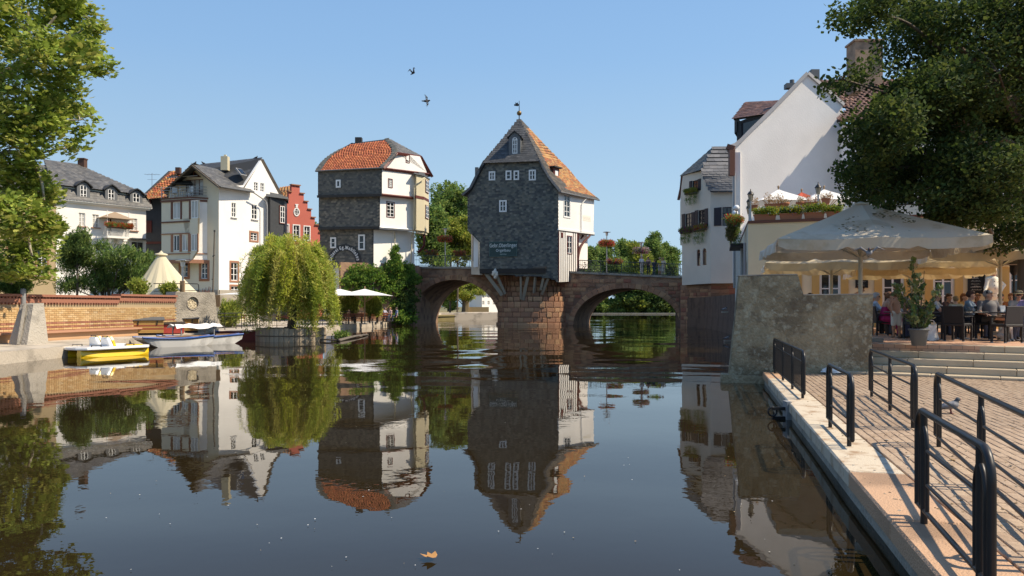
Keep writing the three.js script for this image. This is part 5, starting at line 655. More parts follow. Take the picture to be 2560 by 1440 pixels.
// ------------------------------------------------------------------ red house with stepped gable
{
  const A = G2(706, 83), B = G2(812, 86.5), W = new Wall(A, B), H = thing('stepped_gable_house', 'red rendered house with stepped gable and round window', 'house', V(-23, 1, -87));
  const st = [[712, 700], [712, 498], [722, 498], [722, 479], [729, 479], [729, 462], [749.5, 462], [749.5, 483.5], [759.5, 483.5], [759.5, 503.5], [769, 503.5], [769, 523], [778, 523], [778, 543.5], [787, 543.5], [787, 562.5], [797, 562.5], [797, 581], [812, 581], [812, 700]].reverse();
  const ws = [[733.5, 564, 748, 600], [760.5, 567, 774, 600], [715.5, 562, 721, 590]].map((r) => W.rect(...r)), ov = W.rect(735.5, 520, 747, 540); wall(H, W, W.outline(st), ws, M.redWall, 0.35, 'gable_wall'); ws.forEach((r) => windowAt(H, W, r, { nx: 2, ny: 3, surround: M.frameWhite, sw: 0.1 }));
  for (const [x0, x1, y] of [[727.5, 751, 461], [720, 729.5, 478], [711, 722.5, 497], [749, 761, 482.5], [759, 770.5, 502.5], [768.5, 779.5, 522], [777.5, 788.5, 542.5], [786.5, 798.5, 561.5], [796.5, 812, 580]]) { const a = W.uv(x0, y), b = W.uv(x1, y); partW(H, 'step_capping', W.put(box(b[0] - a[0], 0.1, 0.5, (a[0] + b[0]) / 2, a[1], -0.1)), M.sandRed); }
  const c = [(ov.u0 + ov.u1) / 2, (ov.v0 + ov.v1) / 2], el = (k) => Array.from({ length: 20 }, (_, i) => [c[0] + 0.36 * k * Math.cos(i / 20 * 6.283), c[1] + 0.47 * k * Math.sin(i / 20 * 6.283)]); const f = partW(H, 'oval_window', W.put(merge([slab(el(1), 0.1, [el(0.72)]).translate(0, 0, 0.06), box(0.04, 0.7, 0.04, c[0] - 0.1, c[1], 0.03), box(0.04, 0.7, 0.04, c[0] + 0.1, c[1], 0.03), box(0.55, 0.04, 0.04, c[0], c[1] + 0.13, 0.03), box(0.55, 0.04, 0.04, c[0], c[1] - 0.13, 0.03), box(0.24, 0.3, 0.1, c[0], c[1] + 0.62, 0.03), box(0.36, 0.1, 0.12, c[0], c[1] + 0.8, 0.03)])), M.frameWhite); partW(f, 'pane', W.put(slab(el(0.75), 0.03).translate(0, 0, 0.02)), M.glass);
  slope(H, [at(688, 500, 84), at(700, 470, 88)], [at(727, 500, 84.3), at(727, 466, 88)], { w: 0.28, h: 0.3, seed: 92, pan: true, cols: TILEMIX, name: 'tiled_roof', tileName: 'roof_tiles' }); partW(H, 'core', prism([xz(W.pt(-0.6, 0, -0.4)), xz(W.pt(W.len, 0, -0.4)), xz(W.pt(W.len, 0, -7)), xz(W.pt(-0.6, 0, -7))], 0.5, Y(582, 84)), M.redWall);
}
// ------------------------------------------------------------------ foliage
function leafShape(pts, bend = 0.15) { const g = new THREE.ShapeGeometry(shapeOf(pts)), p = g.attributes.position; for (let i = 0; i < p.count; i++) p.setZ(i, -bend * (p.getX(i) ** 2 * 2 + (p.getY(i) - 0.3) ** 2 * 0.6)); g.computeVertexNormals(); return flat(g); }
const LOBED = [[0, 0], [0.28, 0.06], [0.5, 0.3], [0.3, 0.42], [0.36, 0.72], [0.13, 0.62], [0, 1], [-0.13, 0.62], [-0.36, 0.72], [-0.3, 0.42], [-0.5, 0.3], [-0.28, 0.06]], OVAL = [[0, 0], [0.3, 0.28], [0.32, 0.6], [0, 1], [-0.32, 0.6], [-0.3, 0.28]], NARROW = [[0, 0], [0.1, 0.3], [0.07, 0.7], [0, 1], [-0.07, 0.7], [-0.1, 0.3]];
function spray(shape, n, size, spread, seed, flatness = 0.6) {          // a small spray of leaves round a twig tip
  const r = rng(seed), base = leafShape(shape), out = [];
  for (let i = 0; i < n; i++) { const g = base.clone(), s = size * rr(0.7, 1.15, r); g.scale(s, s, s); g.rotateX(-Math.PI / 2 * flatness + rr(-0.7, 0.7, r)); g.rotateZ(rr(-0.5, 0.5, r)); g.rotateY(rr(0, 6.283, r)); g.translate(rr(-1, 1, r) * spread, rr(-0.7, 0.7, r) * spread, rr(-1, 1, r) * spread); out.push(g); }
  return merge(out);
}
const leafMat = (name, o = {}) => mat(name, [1, 1, 1], 1, { specularIntensity: 0.25, side: THREE.DoubleSide, transmission: 0.42, thickness: 0, ...o });
leafMat('leaf');
mat('bark', [0.13, 0.1, 0.07], 0.95, { map: T.stain, bumpMap: T.plasterBump, bumpScale: 0.03 }); mat('planeBark', [0.42, 0.38, 0.3], 0.9, { map: tex(256, (u, v) => mix3([1, 1, 0.95], [0.5, 0.45, 0.36], sstep(0.45, 0.55, fbm(u, v, 5, 4, 77))), 1.2) });
const SPR = { plane: spray(LOBED, 6, 0.2, 0.2, 101), linden: spray(OVAL, 9, 0.105, 0.21, 102), far: spray(OVAL, 9, 0.42, 0.5, 103), shrub: spray(OVAL, 9, 0.11, 0.17, 104), locust: spray(NARROW, 12, 0.22, 0.2, 105), ivy: spray(LOBED, 5, 0.17, 0.14, 106, 0.1), willow: spray(NARROW, 5, 0.2, 0.06, 107, -0.85), laurel: spray(OVAL, 7, 0.11, 0.05, 108, 0.3) };
// blobs: [centre Vector3, rx, ry, rz, sprays]
function foliage(parent, name, geo, blobs, cols, o = {}) {
  const { seed = 1, gap = 0.42, gapSize = 0.9, size = 1, shell = 0.45, material = M.leaf, keep } = o, r = rng(seed), list = [], q = new THREE.Quaternion(), e = new THREE.Euler();
  for (const [c, rx, ry, rz, n, pal] of blobs) for (let i = 0; i < n; i++) {
    const a = r() * 6.283, y = r() * 2 - 1, k = Math.cbrt(lerp(shell ** 3, 1, r())) * (1 + (r() < 0.12 ? r() * 0.15 : 0)), s = Math.sqrt(1 - y * y), p = V(c.x + Math.cos(a) * s * k * rx, c.y + y * k * ry, c.z + Math.sin(a) * s * k * rz);
    if (noise3(p.x / gapSize + 31, p.y / gapSize + 7, p.z / gapSize) < gap || (keep && !keep(p))) continue;
    e.set(rr(-0.4, 0.4, r), r() * 6.283, rr(-0.4, 0.4, r)); q.setFromEuler(e); const z = size * rr(0.55, 1.35, r);
    list.push([new THREE.Matrix4().compose(p, q, V(z, z, z)), pickCol(pal ?? cols, r, 0.22)]);
  }
  return copies(parent, name, geo, material, list);
}
const blobPx = (px, py, d, rx, ry, n, rz) => [at(px, py, d), rx * d / FOCAL, ry * d / FOCAL, rz ?? rx * d / FOCAL, n];
function twigs(parent, from, blobs, r0, seed, material = M.bark, each = 3) {
  const r = rng(seed), g = []; for (const [c, rx, ry, rz] of blobs) { const a = from(c); g.push(limb([a, mid(a, c, 0.5).add(V(0, rr(-0.1, 0.3, r), 0)), c], r0, r0 * 0.45, 6, 8)); for (let i = 0; i < each; i++) { const t = c.clone().add(V(rr(-1, 1, r) * rx, rr(-0.6, 1, r) * ry, rr(-1, 1, r) * rz).multiplyScalar(0.85)); g.push(limb([c, mid(c, t).add(V(0, 0.1, 0)), t], r0 * 0.42, r0 * 0.12, 5, 5)); } }
  return partW(parent, 'branches', g, material);
}
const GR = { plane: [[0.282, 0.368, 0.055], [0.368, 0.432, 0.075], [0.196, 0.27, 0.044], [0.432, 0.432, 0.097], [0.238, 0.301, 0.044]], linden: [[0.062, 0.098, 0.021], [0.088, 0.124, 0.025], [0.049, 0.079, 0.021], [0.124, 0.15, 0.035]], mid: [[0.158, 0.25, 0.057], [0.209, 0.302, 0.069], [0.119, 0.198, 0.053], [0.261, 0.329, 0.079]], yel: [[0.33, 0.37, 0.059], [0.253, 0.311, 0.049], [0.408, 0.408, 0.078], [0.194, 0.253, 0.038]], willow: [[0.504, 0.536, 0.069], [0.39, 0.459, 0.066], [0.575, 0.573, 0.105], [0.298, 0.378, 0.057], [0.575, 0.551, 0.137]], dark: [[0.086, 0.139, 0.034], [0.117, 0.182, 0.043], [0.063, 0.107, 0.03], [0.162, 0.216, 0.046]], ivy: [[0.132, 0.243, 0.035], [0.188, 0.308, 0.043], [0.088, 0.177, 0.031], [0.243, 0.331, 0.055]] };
// plane tree at the left
{
  const d = 30, base = V(X(-130, d), 1.72, -d), H = thing('plane_tree', 'large plane tree with lobed leaves and pale bark hanging over the quay', 'tree', base);
  const bl = [[40, 50, 100, 95, 520], [170, 45, 75, 60, 330], [130, 140, 95, 70, 420], [205, 120, 55, 45, 170], [250, 160, 38, 28, 70], [50, 250, 110, 80, 520], [150, 240, 80, 60, 380], [200, 300, 45, 32, 110], [120, 335, 85, 55, 400], [165, 372, 32, 25, 70], [30, 370, 80, 80, 420], [60, 450, 75, 60, 360], [115, 470, 38, 55, 150], [35, 540, 75, 60, 320], [75, 610, 60, 55, 260], [25, 660, 65, 40, 260], [125, 560, 28, 40, 80], [95, 680, 40, 30, 90], [-60, 60, 100, 160, 500], [-70, 330, 90, 160, 500], [-40, 600, 60, 110, 220], [230, 60, 30, 26, 60], [60, -60, 130, 90, 420], [190, -30, 80, 60, 260]].map(([x, y, rx, ry, n], i) => blobPx(x, y, d + Math.sin(i * 2.3) * 1.6, rx, ry, n));
  partW(H, 'trunk', limb([base.clone().add(V(0, -0.3, 0)), V(base.x + 0.2, 6, -d), V(base.x + 0.6, 10.5, -d), V(base.x + 0.8, 15, -d)], 0.6, 0.3, 12, 12), M.planeBark);
  const L = [[[-60, 260], [0, 190], [50, 165], [85, 110], [140, 40]], [[45, 168], [90, 140], [130, 118], [168, 94]], [[-40, 420], [20, 380], [70, 400], [100, 440], [110, 500]], [[-60, 500], [0, 480], [60, 560], [80, 640]], [[60, 165], [72, 100], [70, 30]], [[-30, 300], [50, 280], [120, 320], [170, 330]]]; partW(H, 'branches', L.map((l, i) => limb(l.map(([x, y], k) => at(x, y, d - 0.6 + k * 0.1)), [0.2, 0.12, 0.13, 0.1, 0.1, 0.1][i], 0.04, 8, 14)), M.planeBark);
  twigs(H, (q) => V(lerp(base.x, q.x, 0.72), q.y - 0.5, lerp(base.z, q.z, 0.6)), bl, 0.05, 203, M.planeBark, 6);
  foliage(H, 'crown', SPR.plane, bl, GR.plane, { seed: 201, gap: 0.43, gapSize: 0.75, shell: 0.3 });
}
// linden over the restaurant terrace
{
  const d = 20.6, base = V(X(2556, 22.5), TERR, -22.5), H = thing('linden_tree', 'dark leafy linden tree shading the restaurant umbrellas', 'tree', base);
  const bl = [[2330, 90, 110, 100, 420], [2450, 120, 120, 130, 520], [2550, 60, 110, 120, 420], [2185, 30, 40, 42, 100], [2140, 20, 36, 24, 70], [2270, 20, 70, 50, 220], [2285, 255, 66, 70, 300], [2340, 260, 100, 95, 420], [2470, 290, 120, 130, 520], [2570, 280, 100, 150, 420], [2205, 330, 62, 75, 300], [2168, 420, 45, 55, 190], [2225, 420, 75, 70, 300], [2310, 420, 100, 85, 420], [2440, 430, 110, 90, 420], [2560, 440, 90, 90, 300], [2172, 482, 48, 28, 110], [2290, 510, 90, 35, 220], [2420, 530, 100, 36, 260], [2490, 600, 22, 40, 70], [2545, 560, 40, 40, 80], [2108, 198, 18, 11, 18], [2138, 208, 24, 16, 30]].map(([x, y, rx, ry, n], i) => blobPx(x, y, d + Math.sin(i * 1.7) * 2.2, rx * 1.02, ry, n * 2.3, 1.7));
  for (const [x, y, z, s, n] of [[13.2, 8.6, -18.2, 1.7, 600], [11.6, 7.4, -18.6, 1.3, 380], [12.4, 7.2, -21.5, 1.6, 500], [14.6, 9.5, -19.5, 1.8, 600], [11.8, 9.4, -20.4, 1.2, 350], [15.4, 7.6, -17.8, 1.1, 220], [18, 9.8, -23.6, 2.4, 650], [16.5, 12.5, -23.5, 3, 900], [15, 13.2, -24, 2.3, 600], [21, 13, -20, 2.0, 400], [21, 9, -27, 3, 800], [17.4, 9, -27, 2.3, 700], [23, 12, -22, 3, 600]]) bl.push([V(x, y, z), s, s * 0.85, s, n]);  // extra crown clumps, many out of view, added to shade parasols and terrace
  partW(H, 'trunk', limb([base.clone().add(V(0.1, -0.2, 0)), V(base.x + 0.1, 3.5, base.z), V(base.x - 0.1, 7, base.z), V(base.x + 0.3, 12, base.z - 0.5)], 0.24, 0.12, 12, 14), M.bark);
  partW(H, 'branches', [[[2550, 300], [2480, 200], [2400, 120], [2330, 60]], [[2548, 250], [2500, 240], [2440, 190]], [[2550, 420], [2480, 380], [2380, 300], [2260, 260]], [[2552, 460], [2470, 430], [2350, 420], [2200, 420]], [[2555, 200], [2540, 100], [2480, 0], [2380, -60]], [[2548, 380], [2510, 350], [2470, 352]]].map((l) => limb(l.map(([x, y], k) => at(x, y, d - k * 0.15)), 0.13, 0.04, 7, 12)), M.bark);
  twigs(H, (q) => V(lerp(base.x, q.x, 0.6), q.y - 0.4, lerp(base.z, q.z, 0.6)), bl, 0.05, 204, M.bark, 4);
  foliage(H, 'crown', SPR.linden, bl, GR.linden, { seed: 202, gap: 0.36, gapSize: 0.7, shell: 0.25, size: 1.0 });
}
// weeping willow on its planted island
{
  const d = 41.5, c = V(X(728, d), 0.55, -d), H = thing('weeping_willow', 'low weeping willow trailing yellow-green branches over its round planter', 'tree', c), r = rng(211);
  partW(H, 'trunk', limb([c.clone(), V(c.x + 0.1, 1.8, c.z), V(c.x - 0.15, 3.2, c.z), V(c.x, 4.6, c.z)], 0.24, 0.1, 9, 10), M.bark); const lb = []; for (let i = 0; i < 12; i++) { const a = i / 12 * 6.283 + rr(-0.2, 0.2, r), h = rr(2.2, 4.2, r), R = rr(1, 1.9, r); lb.push(limb([V(c.x, h - 0.8, c.z), V(c.x + Math.cos(a) * R * 0.5, h + 0.3, c.z + Math.sin(a) * R * 0.5), V(c.x + Math.cos(a) * R, h + 0.5, c.z + Math.sin(a) * R)], 0.08, 0.025, 6, 8)); } partW(H, 'branches', lb, M.bark);
  const list = [], stems = [], q = new THREE.Quaternion(), up = V(0, -1, 0);
  const clumps = Array.from({ length: 120 }, () => { const a = r() * 6.283, R = Math.sqrt(r()) * 1.95; return { a, R, y: 5.6 - 0.3 * R * R - r() * 1.6, len: rr(0.9, 3.6, r), out: rr(0.15, 0.8, r), sw: rr(-0.3, 0.3, r), k: Math.floor(r() * 5) }; });
  for (let s = 0; s < 760; s++) {
    const cl = clumps[s % 120], a = cl.a + rr(-0.2, 0.2, r), R0_ = cl.R + rr(-0.3, 0.3, r), y0 = cl.y + rr(-0.35, 0.35, r), len = Math.min(y0 - rr(0.08, 0.5, r), cl.len * rr(0.55, 1.1, r)), out = cl.out * rr(0.8, 1.2, r) * (0.5 + R0_ * 0.3), p0 = V(c.x + Math.cos(a) * R0_, y0, c.z + Math.sin(a) * R0_), sw = cl.sw + rr(-0.12, 0.12, r), col = GR.willow[r() < 0.6 ? cl.k : Math.floor(r() * 5)], pts = [];
    const n = Math.ceil(len / 0.085); for (let i = 0; i <= n; i++) { const t = i / n, o = out * (1 - Math.exp(-2.6 * t)), p = V(p0.x + Math.cos(a) * o + sw * t * t, p0.y + 0.18 * Math.sin(Math.min(1, t * 3) * Math.PI) * 0.5 - len * t ** 1.25, p0.z + Math.sin(a) * o); if (i % Math.max(1, Math.floor(n / 5)) === 0) pts.push(p); q.setFromEuler(new THREE.Euler(rr(-0.5, 0.5, r), r() * 6.283, rr(-0.5, 0.5, r))); const z = rr(0.75, 1.2, r), k = rr(0.75, 1.25, r); list.push([new THREE.Matrix4().compose(p, q, V(z, z, z)), rgb(col[0] * k, col[1] * k, col[2] * k)]); }
    if (pts.length > 2 && s % 2 === 0) stems.push(limb(pts, 0.012, 0.006, 3, 6));
  }
  copies(H, 'crown', SPR.willow, M.leaf, list); partW(H, 'hanging_twigs', stems, mat('willowTwig', [0.24, 0.16, 0.05], 0.8));
}
function tree(name, label, px, py, d, w, h, cols, o = {}) {          // w, h: crown size in pixels of the photograph
  const s = d / FOCAL, c = at(px, py, d), gy = o.ground ?? 0.7, r = rng(Math.round(px * 3 + py)), H = thing(name, label, 'tree', V(c.x, gy, c.z), o.group), rx = w / 2 * s, ry = h / 2 * s, bl = [], n = o.n ?? 14;
  for (let i = 0; i < n; i++) { const a = r() * 6.283, y = lerp(-0.8, 0.85, i / n), k = Math.sqrt(1 - y * y * 0.85) * rr(0.25, 0.72, r); bl.push([V(c.x + Math.cos(a) * k * rx, c.y + y * ry * 0.85, c.z + Math.sin(a) * k * rx), rx * rr(0.3, 0.5, r), ry * rr(0.2, 0.36, r), rx * rr(0.3, 0.5, r), Math.round((o.leaves ?? 1500) / n)]); }
  partW(H, 'trunk', limb([V(c.x, gy - 0.3, c.z), V(c.x + 0.1, (gy + c.y) / 2, c.z), V(c.x, c.y + ry * 0.4, c.z)], o.trunk ?? rx * 0.09, rx * 0.03, 8, 8), M.bark); twigs(H, (q) => V(c.x, Math.max(gy + 0.5, Math.min(q.y - rx * 0.4, c.y + ry * 0.3)), c.z), bl, rx * 0.03, Math.round(px), M.bark, 2);
  foliage(H, 'crown', o.spray ?? SPR.far, bl, cols, { seed: Math.round(px + d), gap: o.gap ?? 0.36, gapSize: o.gapSize ?? rx * 0.35, shell: 0.35, size: o.size ?? 1 }); return H;
}
tree('poplar_tree', 'tall grey-green tree rising behind the bridge beside the white house', 1125, 555, 125, 150, 215, GR.mid, { leaves: 3600, n: 30, trunk: 0.16 });
tree('poplar_tree', 'dark green tree behind the bridge lamp with flower basket', 1082, 600, 112, 95, 190, GR.mid, { leaves: 2000, n: 18 });
tree('maple_tree', 'sunlit yellow-green tree behind the railing next to the slate house', 1143, 598, 116, 105, 135, GR.yel, { leaves: 2300, n: 18, size: 0.85, trunk: 0.13 });
tree('maple_tree', 'round tree on the far bank seen through the left arch', 1158, 728, 124, 110, 52, GR.yel, { leaves: 1300, size: 0.8, ground: 0.7, trunk: 0.35 });
for (const [i, [px, py, w, h, cols, label]] of [[1468, 645, 60, 70, GR.mid, 'pale green tree just right of the striped wall'], [1510, 640, 90, 80, GR.mid, 'broad pale tree behind the bridge lamp with red basket'], [1565, 632, 70, 75, GR.mid, 'rounded tree left of the people on the bridge'], [1600, 640, 60, 75, GR.yel, 'light green tree behind the pink flower basket'], [1637, 628, 55, 105, GR.mid, 'tall narrow tree behind the people on the bridge'], [1672, 640, 50, 80, GR.mid, 'slim tree nearest the narrow cream house'], [1440, 660, 60, 60, GR.dark, 'dark tree behind the slate house bracket'], [1545, 665, 120, 50, GR.mid, 'low wide trees below the lamp on the far bank']].entries()) tree('river_tree', label, px, py + 22, 200 + (i % 3) * 9, w * 1.15, h + 48, cols, { leaves: 2600, n: 20, size: 1.2, gap: 0.26, group: 'trees on the far bank beyond the bridge' });
for (const [px, py, w, h, cols, label] of [[1500, 765, 70, 50, GR.mid, 'pale rounded bush at the left of the right arch'], [1560, 752, 90, 75, GR.dark, 'big dark bush in the middle of the right arch'], [1625, 755, 90, 70, GR.dark, 'dark bush right of the middle of the right arch'], [1675, 768, 60, 45, GR.mid, 'small bush near the right edge of the right arch'], [1450, 770, 60, 40, GR.mid, 'bush half hidden by the bridge pier'], [1530, 770, 70, 40, GR.mid, 'low pale bush at the water in front of the dark bushes'], [1600, 772, 70, 36, GR.yel, 'yellowish low bush at the water below the arch crown'], [1650, 740, 90, 60, GR.mid, 'tall bush high in the right half of the arch'], [1590, 730, 90, 60, GR.mid, 'tall bush under the crown of the right arch']]) tree('river_bush', label, px, py, 192, w * 1.15, h * 1.2, cols, { leaves: 1500, size: 1.5, group: 'bushes along the far bank seen through the arch', ground: 0.15, gap: 0.25 });
for (const [px, py, w, h, lb] of [[1120, 745, 60, 60, 'bush at the left side of the left arch'], [1180, 722, 90, 60, 'leafy tree behind the far house in the left arch'], [1235, 725, 60, 60, 'bush at the right side of the left arch']]) tree('bank_bush', lb, px, py, 165, w, h, GR.mid, { leaves: 900, size: 1.2, ground: 0.6, group: 'bushes seen through the left arch' });
tree('chestnut_tree', 'distant tree rising over the red stepped gable', 790, 585, 120, 50, 60, GR.mid, { leaves: 700, size: 1 });
// shrub tree and bushes behind the brick wall
{ const d = 46, base = V(X(268, d), 1.72, -d), H = thing('locust_tree', 'broad feathery shrub tree behind the brick wall in front of the mansard house', 'tree', base), bl = [[200, 690, 45, 40, 260], [170, 650, 26, 34, 120], [205, 605, 22, 30, 100], [240, 650, 45, 34, 300], [290, 690, 60, 40, 420], [300, 645, 45, 24, 240], [345, 660, 46, 26, 240], [372, 650, 22, 12, 60], [358, 692, 24, 22, 90], [240, 710, 60, 26, 300], [330, 705, 50, 26, 240], [168, 715, 24, 20, 90], [255, 618, 20, 14, 50], [320, 628, 24, 10, 50]].map(([x, y, rx, ry, n], i) => blobPx(x, y, d + Math.sin(i * 2.1) * 0.9, rx, ry, n)); partW(H, 'trunk', limb([base.clone().add(V(0, -0.2, 0)), V(base.x + 0.1, 2.6, -d), V(base.x - 0.1, 3.4, -d)], 0.12, 0.07, 7, 6), M.bark); twigs(H, (q) => V(lerp(base.x, q.x, 0.2), 2.2, -d), bl, 0.045, 77, M.bark, 3); foliage(H, 'crown', SPR.locust, bl, [...GR.mid, ...GR.dark], { seed: 241, gap: 0.36, gapSize: 0.55, shell: 0.25, size: 1.05 }); }
tree('locust_tree', 'feathery young shrub with upright shoots beside the plane tree', 190, 625, 45, 75, 90, GR.dark, { leaves: 1100, n: 12, spray: SPR.locust, size: 1.0, ground: 1.72, gap: 0.38, gapSize: 0.6, trunk: 0.08 });
function bush(name, label, px, py, d, w, h, cols, o = {}) { const s = d / FOCAL, c = at(px, py, d), H = thing(name, label, 'bush', V(c.x, o.ground ?? 1.72, c.z), o.group), r = rng(px), bl = []; for (let i = 0; i < 8; i++) bl.push([V(c.x + rr(-0.6, 0.6, r) * w / 2 * s, c.y + rr(-0.5, 0.4, r) * h / 2 * s, c.z + rr(-0.5, 0.5, r) * w / 2 * s), w * 0.24 * s, h * 0.3 * s, w * 0.24 * s, (o.leaves ?? 600) / 8]); partW(H, 'stems', bl.map((b) => limb([V(c.x, o.ground ?? 1.72, c.z), mid(V(c.x, o.ground ?? 1.72, c.z), b[0], 0.6), b[0]], 0.025, 0.008, 4, 4)), M.bark); foliage(H, 'foliage', o.spray ?? SPR.shrub, bl, cols, { seed: px, gap: 0.2, gapSize: 0.4, size: o.size ?? 1, shell: 0.2 }); return H; }
bush('lavender_bush', 'low fine-leaved green bush behind the wall beside the bollard', 58, 718, 32, 110, 34, GR.mid, { spray: SPR.locust, size: 0.55, leaves: 1500 });
bush('hedge_bush', 'bright clipped bush beside the cream parasol', 345, 719, 42, 44, 34, GR.yel, { leaves: 600 });
bush('hedge_bush', 'small bush at the wall end below the folded parasol', 418, 722, 42.5, 26, 30, GR.yel, { leaves: 300 });
bush('terrace_plant', 'tall bamboo clump at the railing near the willow planter', 578, 786, 52, 50, 70, GR.yel, { ground: LQ, spray: SPR.locust, leaves: 900 });
for (const [px, py, w, h, lb] of [[848, 768, 34, 70, 'potted bamboo right beside the willow'], [880, 765, 30, 60, 'potted bamboo under the middle white parasol'], [925, 768, 26, 50, 'potted grass between the parasol pole and the diners'], [945, 762, 34, 60, 'potted bamboo left of the seated diners']]) bush('terrace_plant', lb, px, py, 64, w, h, GR.yel, { ground: LQ, spray: SPR.locust, leaves: 420, group: 'potted plants on the riverside terrace' });
// ivy over the quay wall below the tall house
{
  const W = new Wall(G2(855, 73.2), G2(1042, 77)), H = thing('ivy', 'thick green ivy covering the bank wall below the tall slate house', 'ivy', W.pt(W.len / 2, LQ, 0)), bl = [], r = rng(231);
  partW(H, 'bank_wall', W.put(box(W.len, 6.2, 0.5, W.len / 2, 2.9, -0.7)), M.rubble); partW(H, 'return_wall', prism([xz(W.pt(W.len, 0, -0.4)), xz(W.pt(W.len - 0.5, 0, -1)), [W.pt(W.len, 0, 0).x - 1, -86], [W.pt(W.len, 0, 0).x + 0.6, -84]], -1, 5.9), M.rubble);
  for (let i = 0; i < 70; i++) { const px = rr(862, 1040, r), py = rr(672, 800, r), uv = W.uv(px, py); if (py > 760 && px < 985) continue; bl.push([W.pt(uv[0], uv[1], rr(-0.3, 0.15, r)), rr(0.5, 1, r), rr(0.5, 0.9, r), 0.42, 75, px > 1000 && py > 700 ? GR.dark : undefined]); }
  for (let i = 0; i < 12; i++) { const py = lerp(618, 672, i / 11), uv = W.uv(986 + rr(-4, 4, r), py); bl.push([W.pt(uv[0], uv[1], 0.25 - (1 - i / 11) * 0.1), 0.22 + i * 0.055, 0.3, 0.25, 26 + i * 4]); }
  for (let i = 0; i < 6; i++) bl.push([W.pt(W.uv(990 + i * 7, 800)[0], rr(0.4, 1.0, r), 0.5), 0.6, 0.5, 0.5, 60]);
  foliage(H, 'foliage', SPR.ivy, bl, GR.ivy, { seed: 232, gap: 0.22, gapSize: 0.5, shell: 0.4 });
}
// ------------------------------------------------------------------ people: one smooth body each
function netMesh(f, lo, hi, c) {                                  // surface nets over a signed distance
  const nx = Math.ceil((hi.x - lo.x) / c) + 1, ny = Math.ceil((hi.y - lo.y) / c) + 1, nz = Math.ceil((hi.z - lo.z) / c) + 1, val = new Float32Array(nx * ny * nz), I = (i, j, k) => (k * ny + j) * nx + i;
  for (let k = 0; k < nz; k++) for (let j = 0; j < ny; j++) for (let i = 0; i < nx; i++) val[I(i, j, k)] = f(lo.x + i * c, lo.y + j * c, lo.z + k * c);
  const id = new Int32Array(nx * ny * nz).fill(-1), pos = [], idx = [];
  for (let k = 0; k < nz - 1; k++) for (let j = 0; j < ny - 1; j++) for (let i = 0; i < nx - 1; i++) {
    let n = 0, x = 0, y = 0, z = 0; const v = []; for (let q = 0; q < 8; q++) v.push(val[I(i + (q & 1), j + ((q >> 1) & 1), k + (q >> 2))]);
    for (const [a, b] of NET) if (v[a] < 0 !== v[b] < 0) { const t = v[a] / (v[a] - v[b]); x += lerp(a & 1, b & 1, t); y += lerp((a >> 1) & 1, (b >> 1) & 1, t); z += lerp(a >> 2, b >> 2, t); n++; }
    if (n) { id[I(i, j, k)] = pos.length / 3; pos.push(lo.x + (i + x / n) * c, lo.y + (j + y / n) * c, lo.z + (k + z / n) * c); }
  }
  const quad = (a, b, d, e, flip) => { if (a < 0 || b < 0 || d < 0 || e < 0) return; if (flip) idx.push(a, d, b, a, e, d); else idx.push(a, b, d, a, d, e); };
  for (let k = 1; k < nz - 1; k++) for (let j = 1; j < ny - 1; j++) for (let i = 1; i < nx - 1; i++) {
    const s = val[I(i, j, k)] < 0;
    if (s !== val[I(i + 1, j, k)] < 0) quad(id[I(i, j - 1, k - 1)], id[I(i, j, k - 1)], id[I(i, j, k)], id[I(i, j - 1, k)], !s);
    if (s !== val[I(i, j + 1, k)] < 0) quad(id[I(i - 1, j, k - 1)], id[I(i - 1, j, k)], id[I(i, j, k)], id[I(i, j, k - 1)], !s);
    if (s !== val[I(i, j, k + 1)] < 0) quad(id[I(i - 1, j - 1, k)], id[I(i, j - 1, k)], id[I(i, j, k)], id[I(i - 1, j, k)], !s);
  }
  return { pos, idx };
}
const NET = [[0, 1], [2, 3], [4, 5], [6, 7], [0, 2], [1, 3], [4, 6], [5, 7], [0, 4], [1, 5], [2, 6], [3, 7]];
const smin = (a, b, k) => { const h = Math.max(k - Math.abs(a - b), 0) / k; return Math.min(a, b) - h * h * k * 0.25; };
function capsule(b, x, y, z) { const dx = b.b.x - b.a.x, dy = b.b.y - b.a.y, dz = b.b.z - b.a.z, l = dx * dx + dy * dy + dz * dz || 1e-9, t = clamp(((x - b.a.x) * dx + (y - b.a.y) * dy + (z - b.a.z) * dz) / l), qx = x - b.a.x - dx * t, qy = y - b.a.y - dy * t, qz = (z - b.a.z - dz * t) * (b.flat ?? 1); return Math.sqrt(qx * qx + qy * qy + qz * qz) - lerp(b.ra, b.rb, t); }
function bodyPart(bones, k, cell, colorOf, out) {
  const lo = V(1e9, 1e9, 1e9), hi = V(-1e9, -1e9, -1e9); for (const b of bones) for (const [p, r] of [[b.a, b.ra], [b.b, b.rb]]) { lo.min(V(p.x - r, p.y - r, p.z - r)); hi.max(V(p.x + r, p.y + r, p.z + r)); } lo.addScalar(-cell * 2); hi.addScalar(cell * 2);
  const f = (x, y, z) => { let d = 1e3; for (const b of bones) { const q = capsule(b, x, y, z); d = d > 1e2 ? q : smin(d, q, b.k ?? k); } return d; }, { pos, idx } = netMesh(f, lo, hi, cell), off = out.pos.length / 3;
  for (let i = 0; i < pos.length; i += 3) { let best = 1e9, bb = bones[0]; for (const b of bones) { const q = capsule(b, pos[i], pos[i + 1], pos[i + 2]) - (b.over ?? 0); if (q < best) { best = q; bb = b; } } const c = colorOf(bb, pos[i], pos[i + 1], pos[i + 2]); out.pos.push(pos[i], pos[i + 1], pos[i + 2]); out.col.push(...c); }
  for (const q of idx) out.idx.push(q + off);
}
const bone = (a, b, ra, rb, col, o = {}) => ({ a, b, ra, rb, col, ...o });
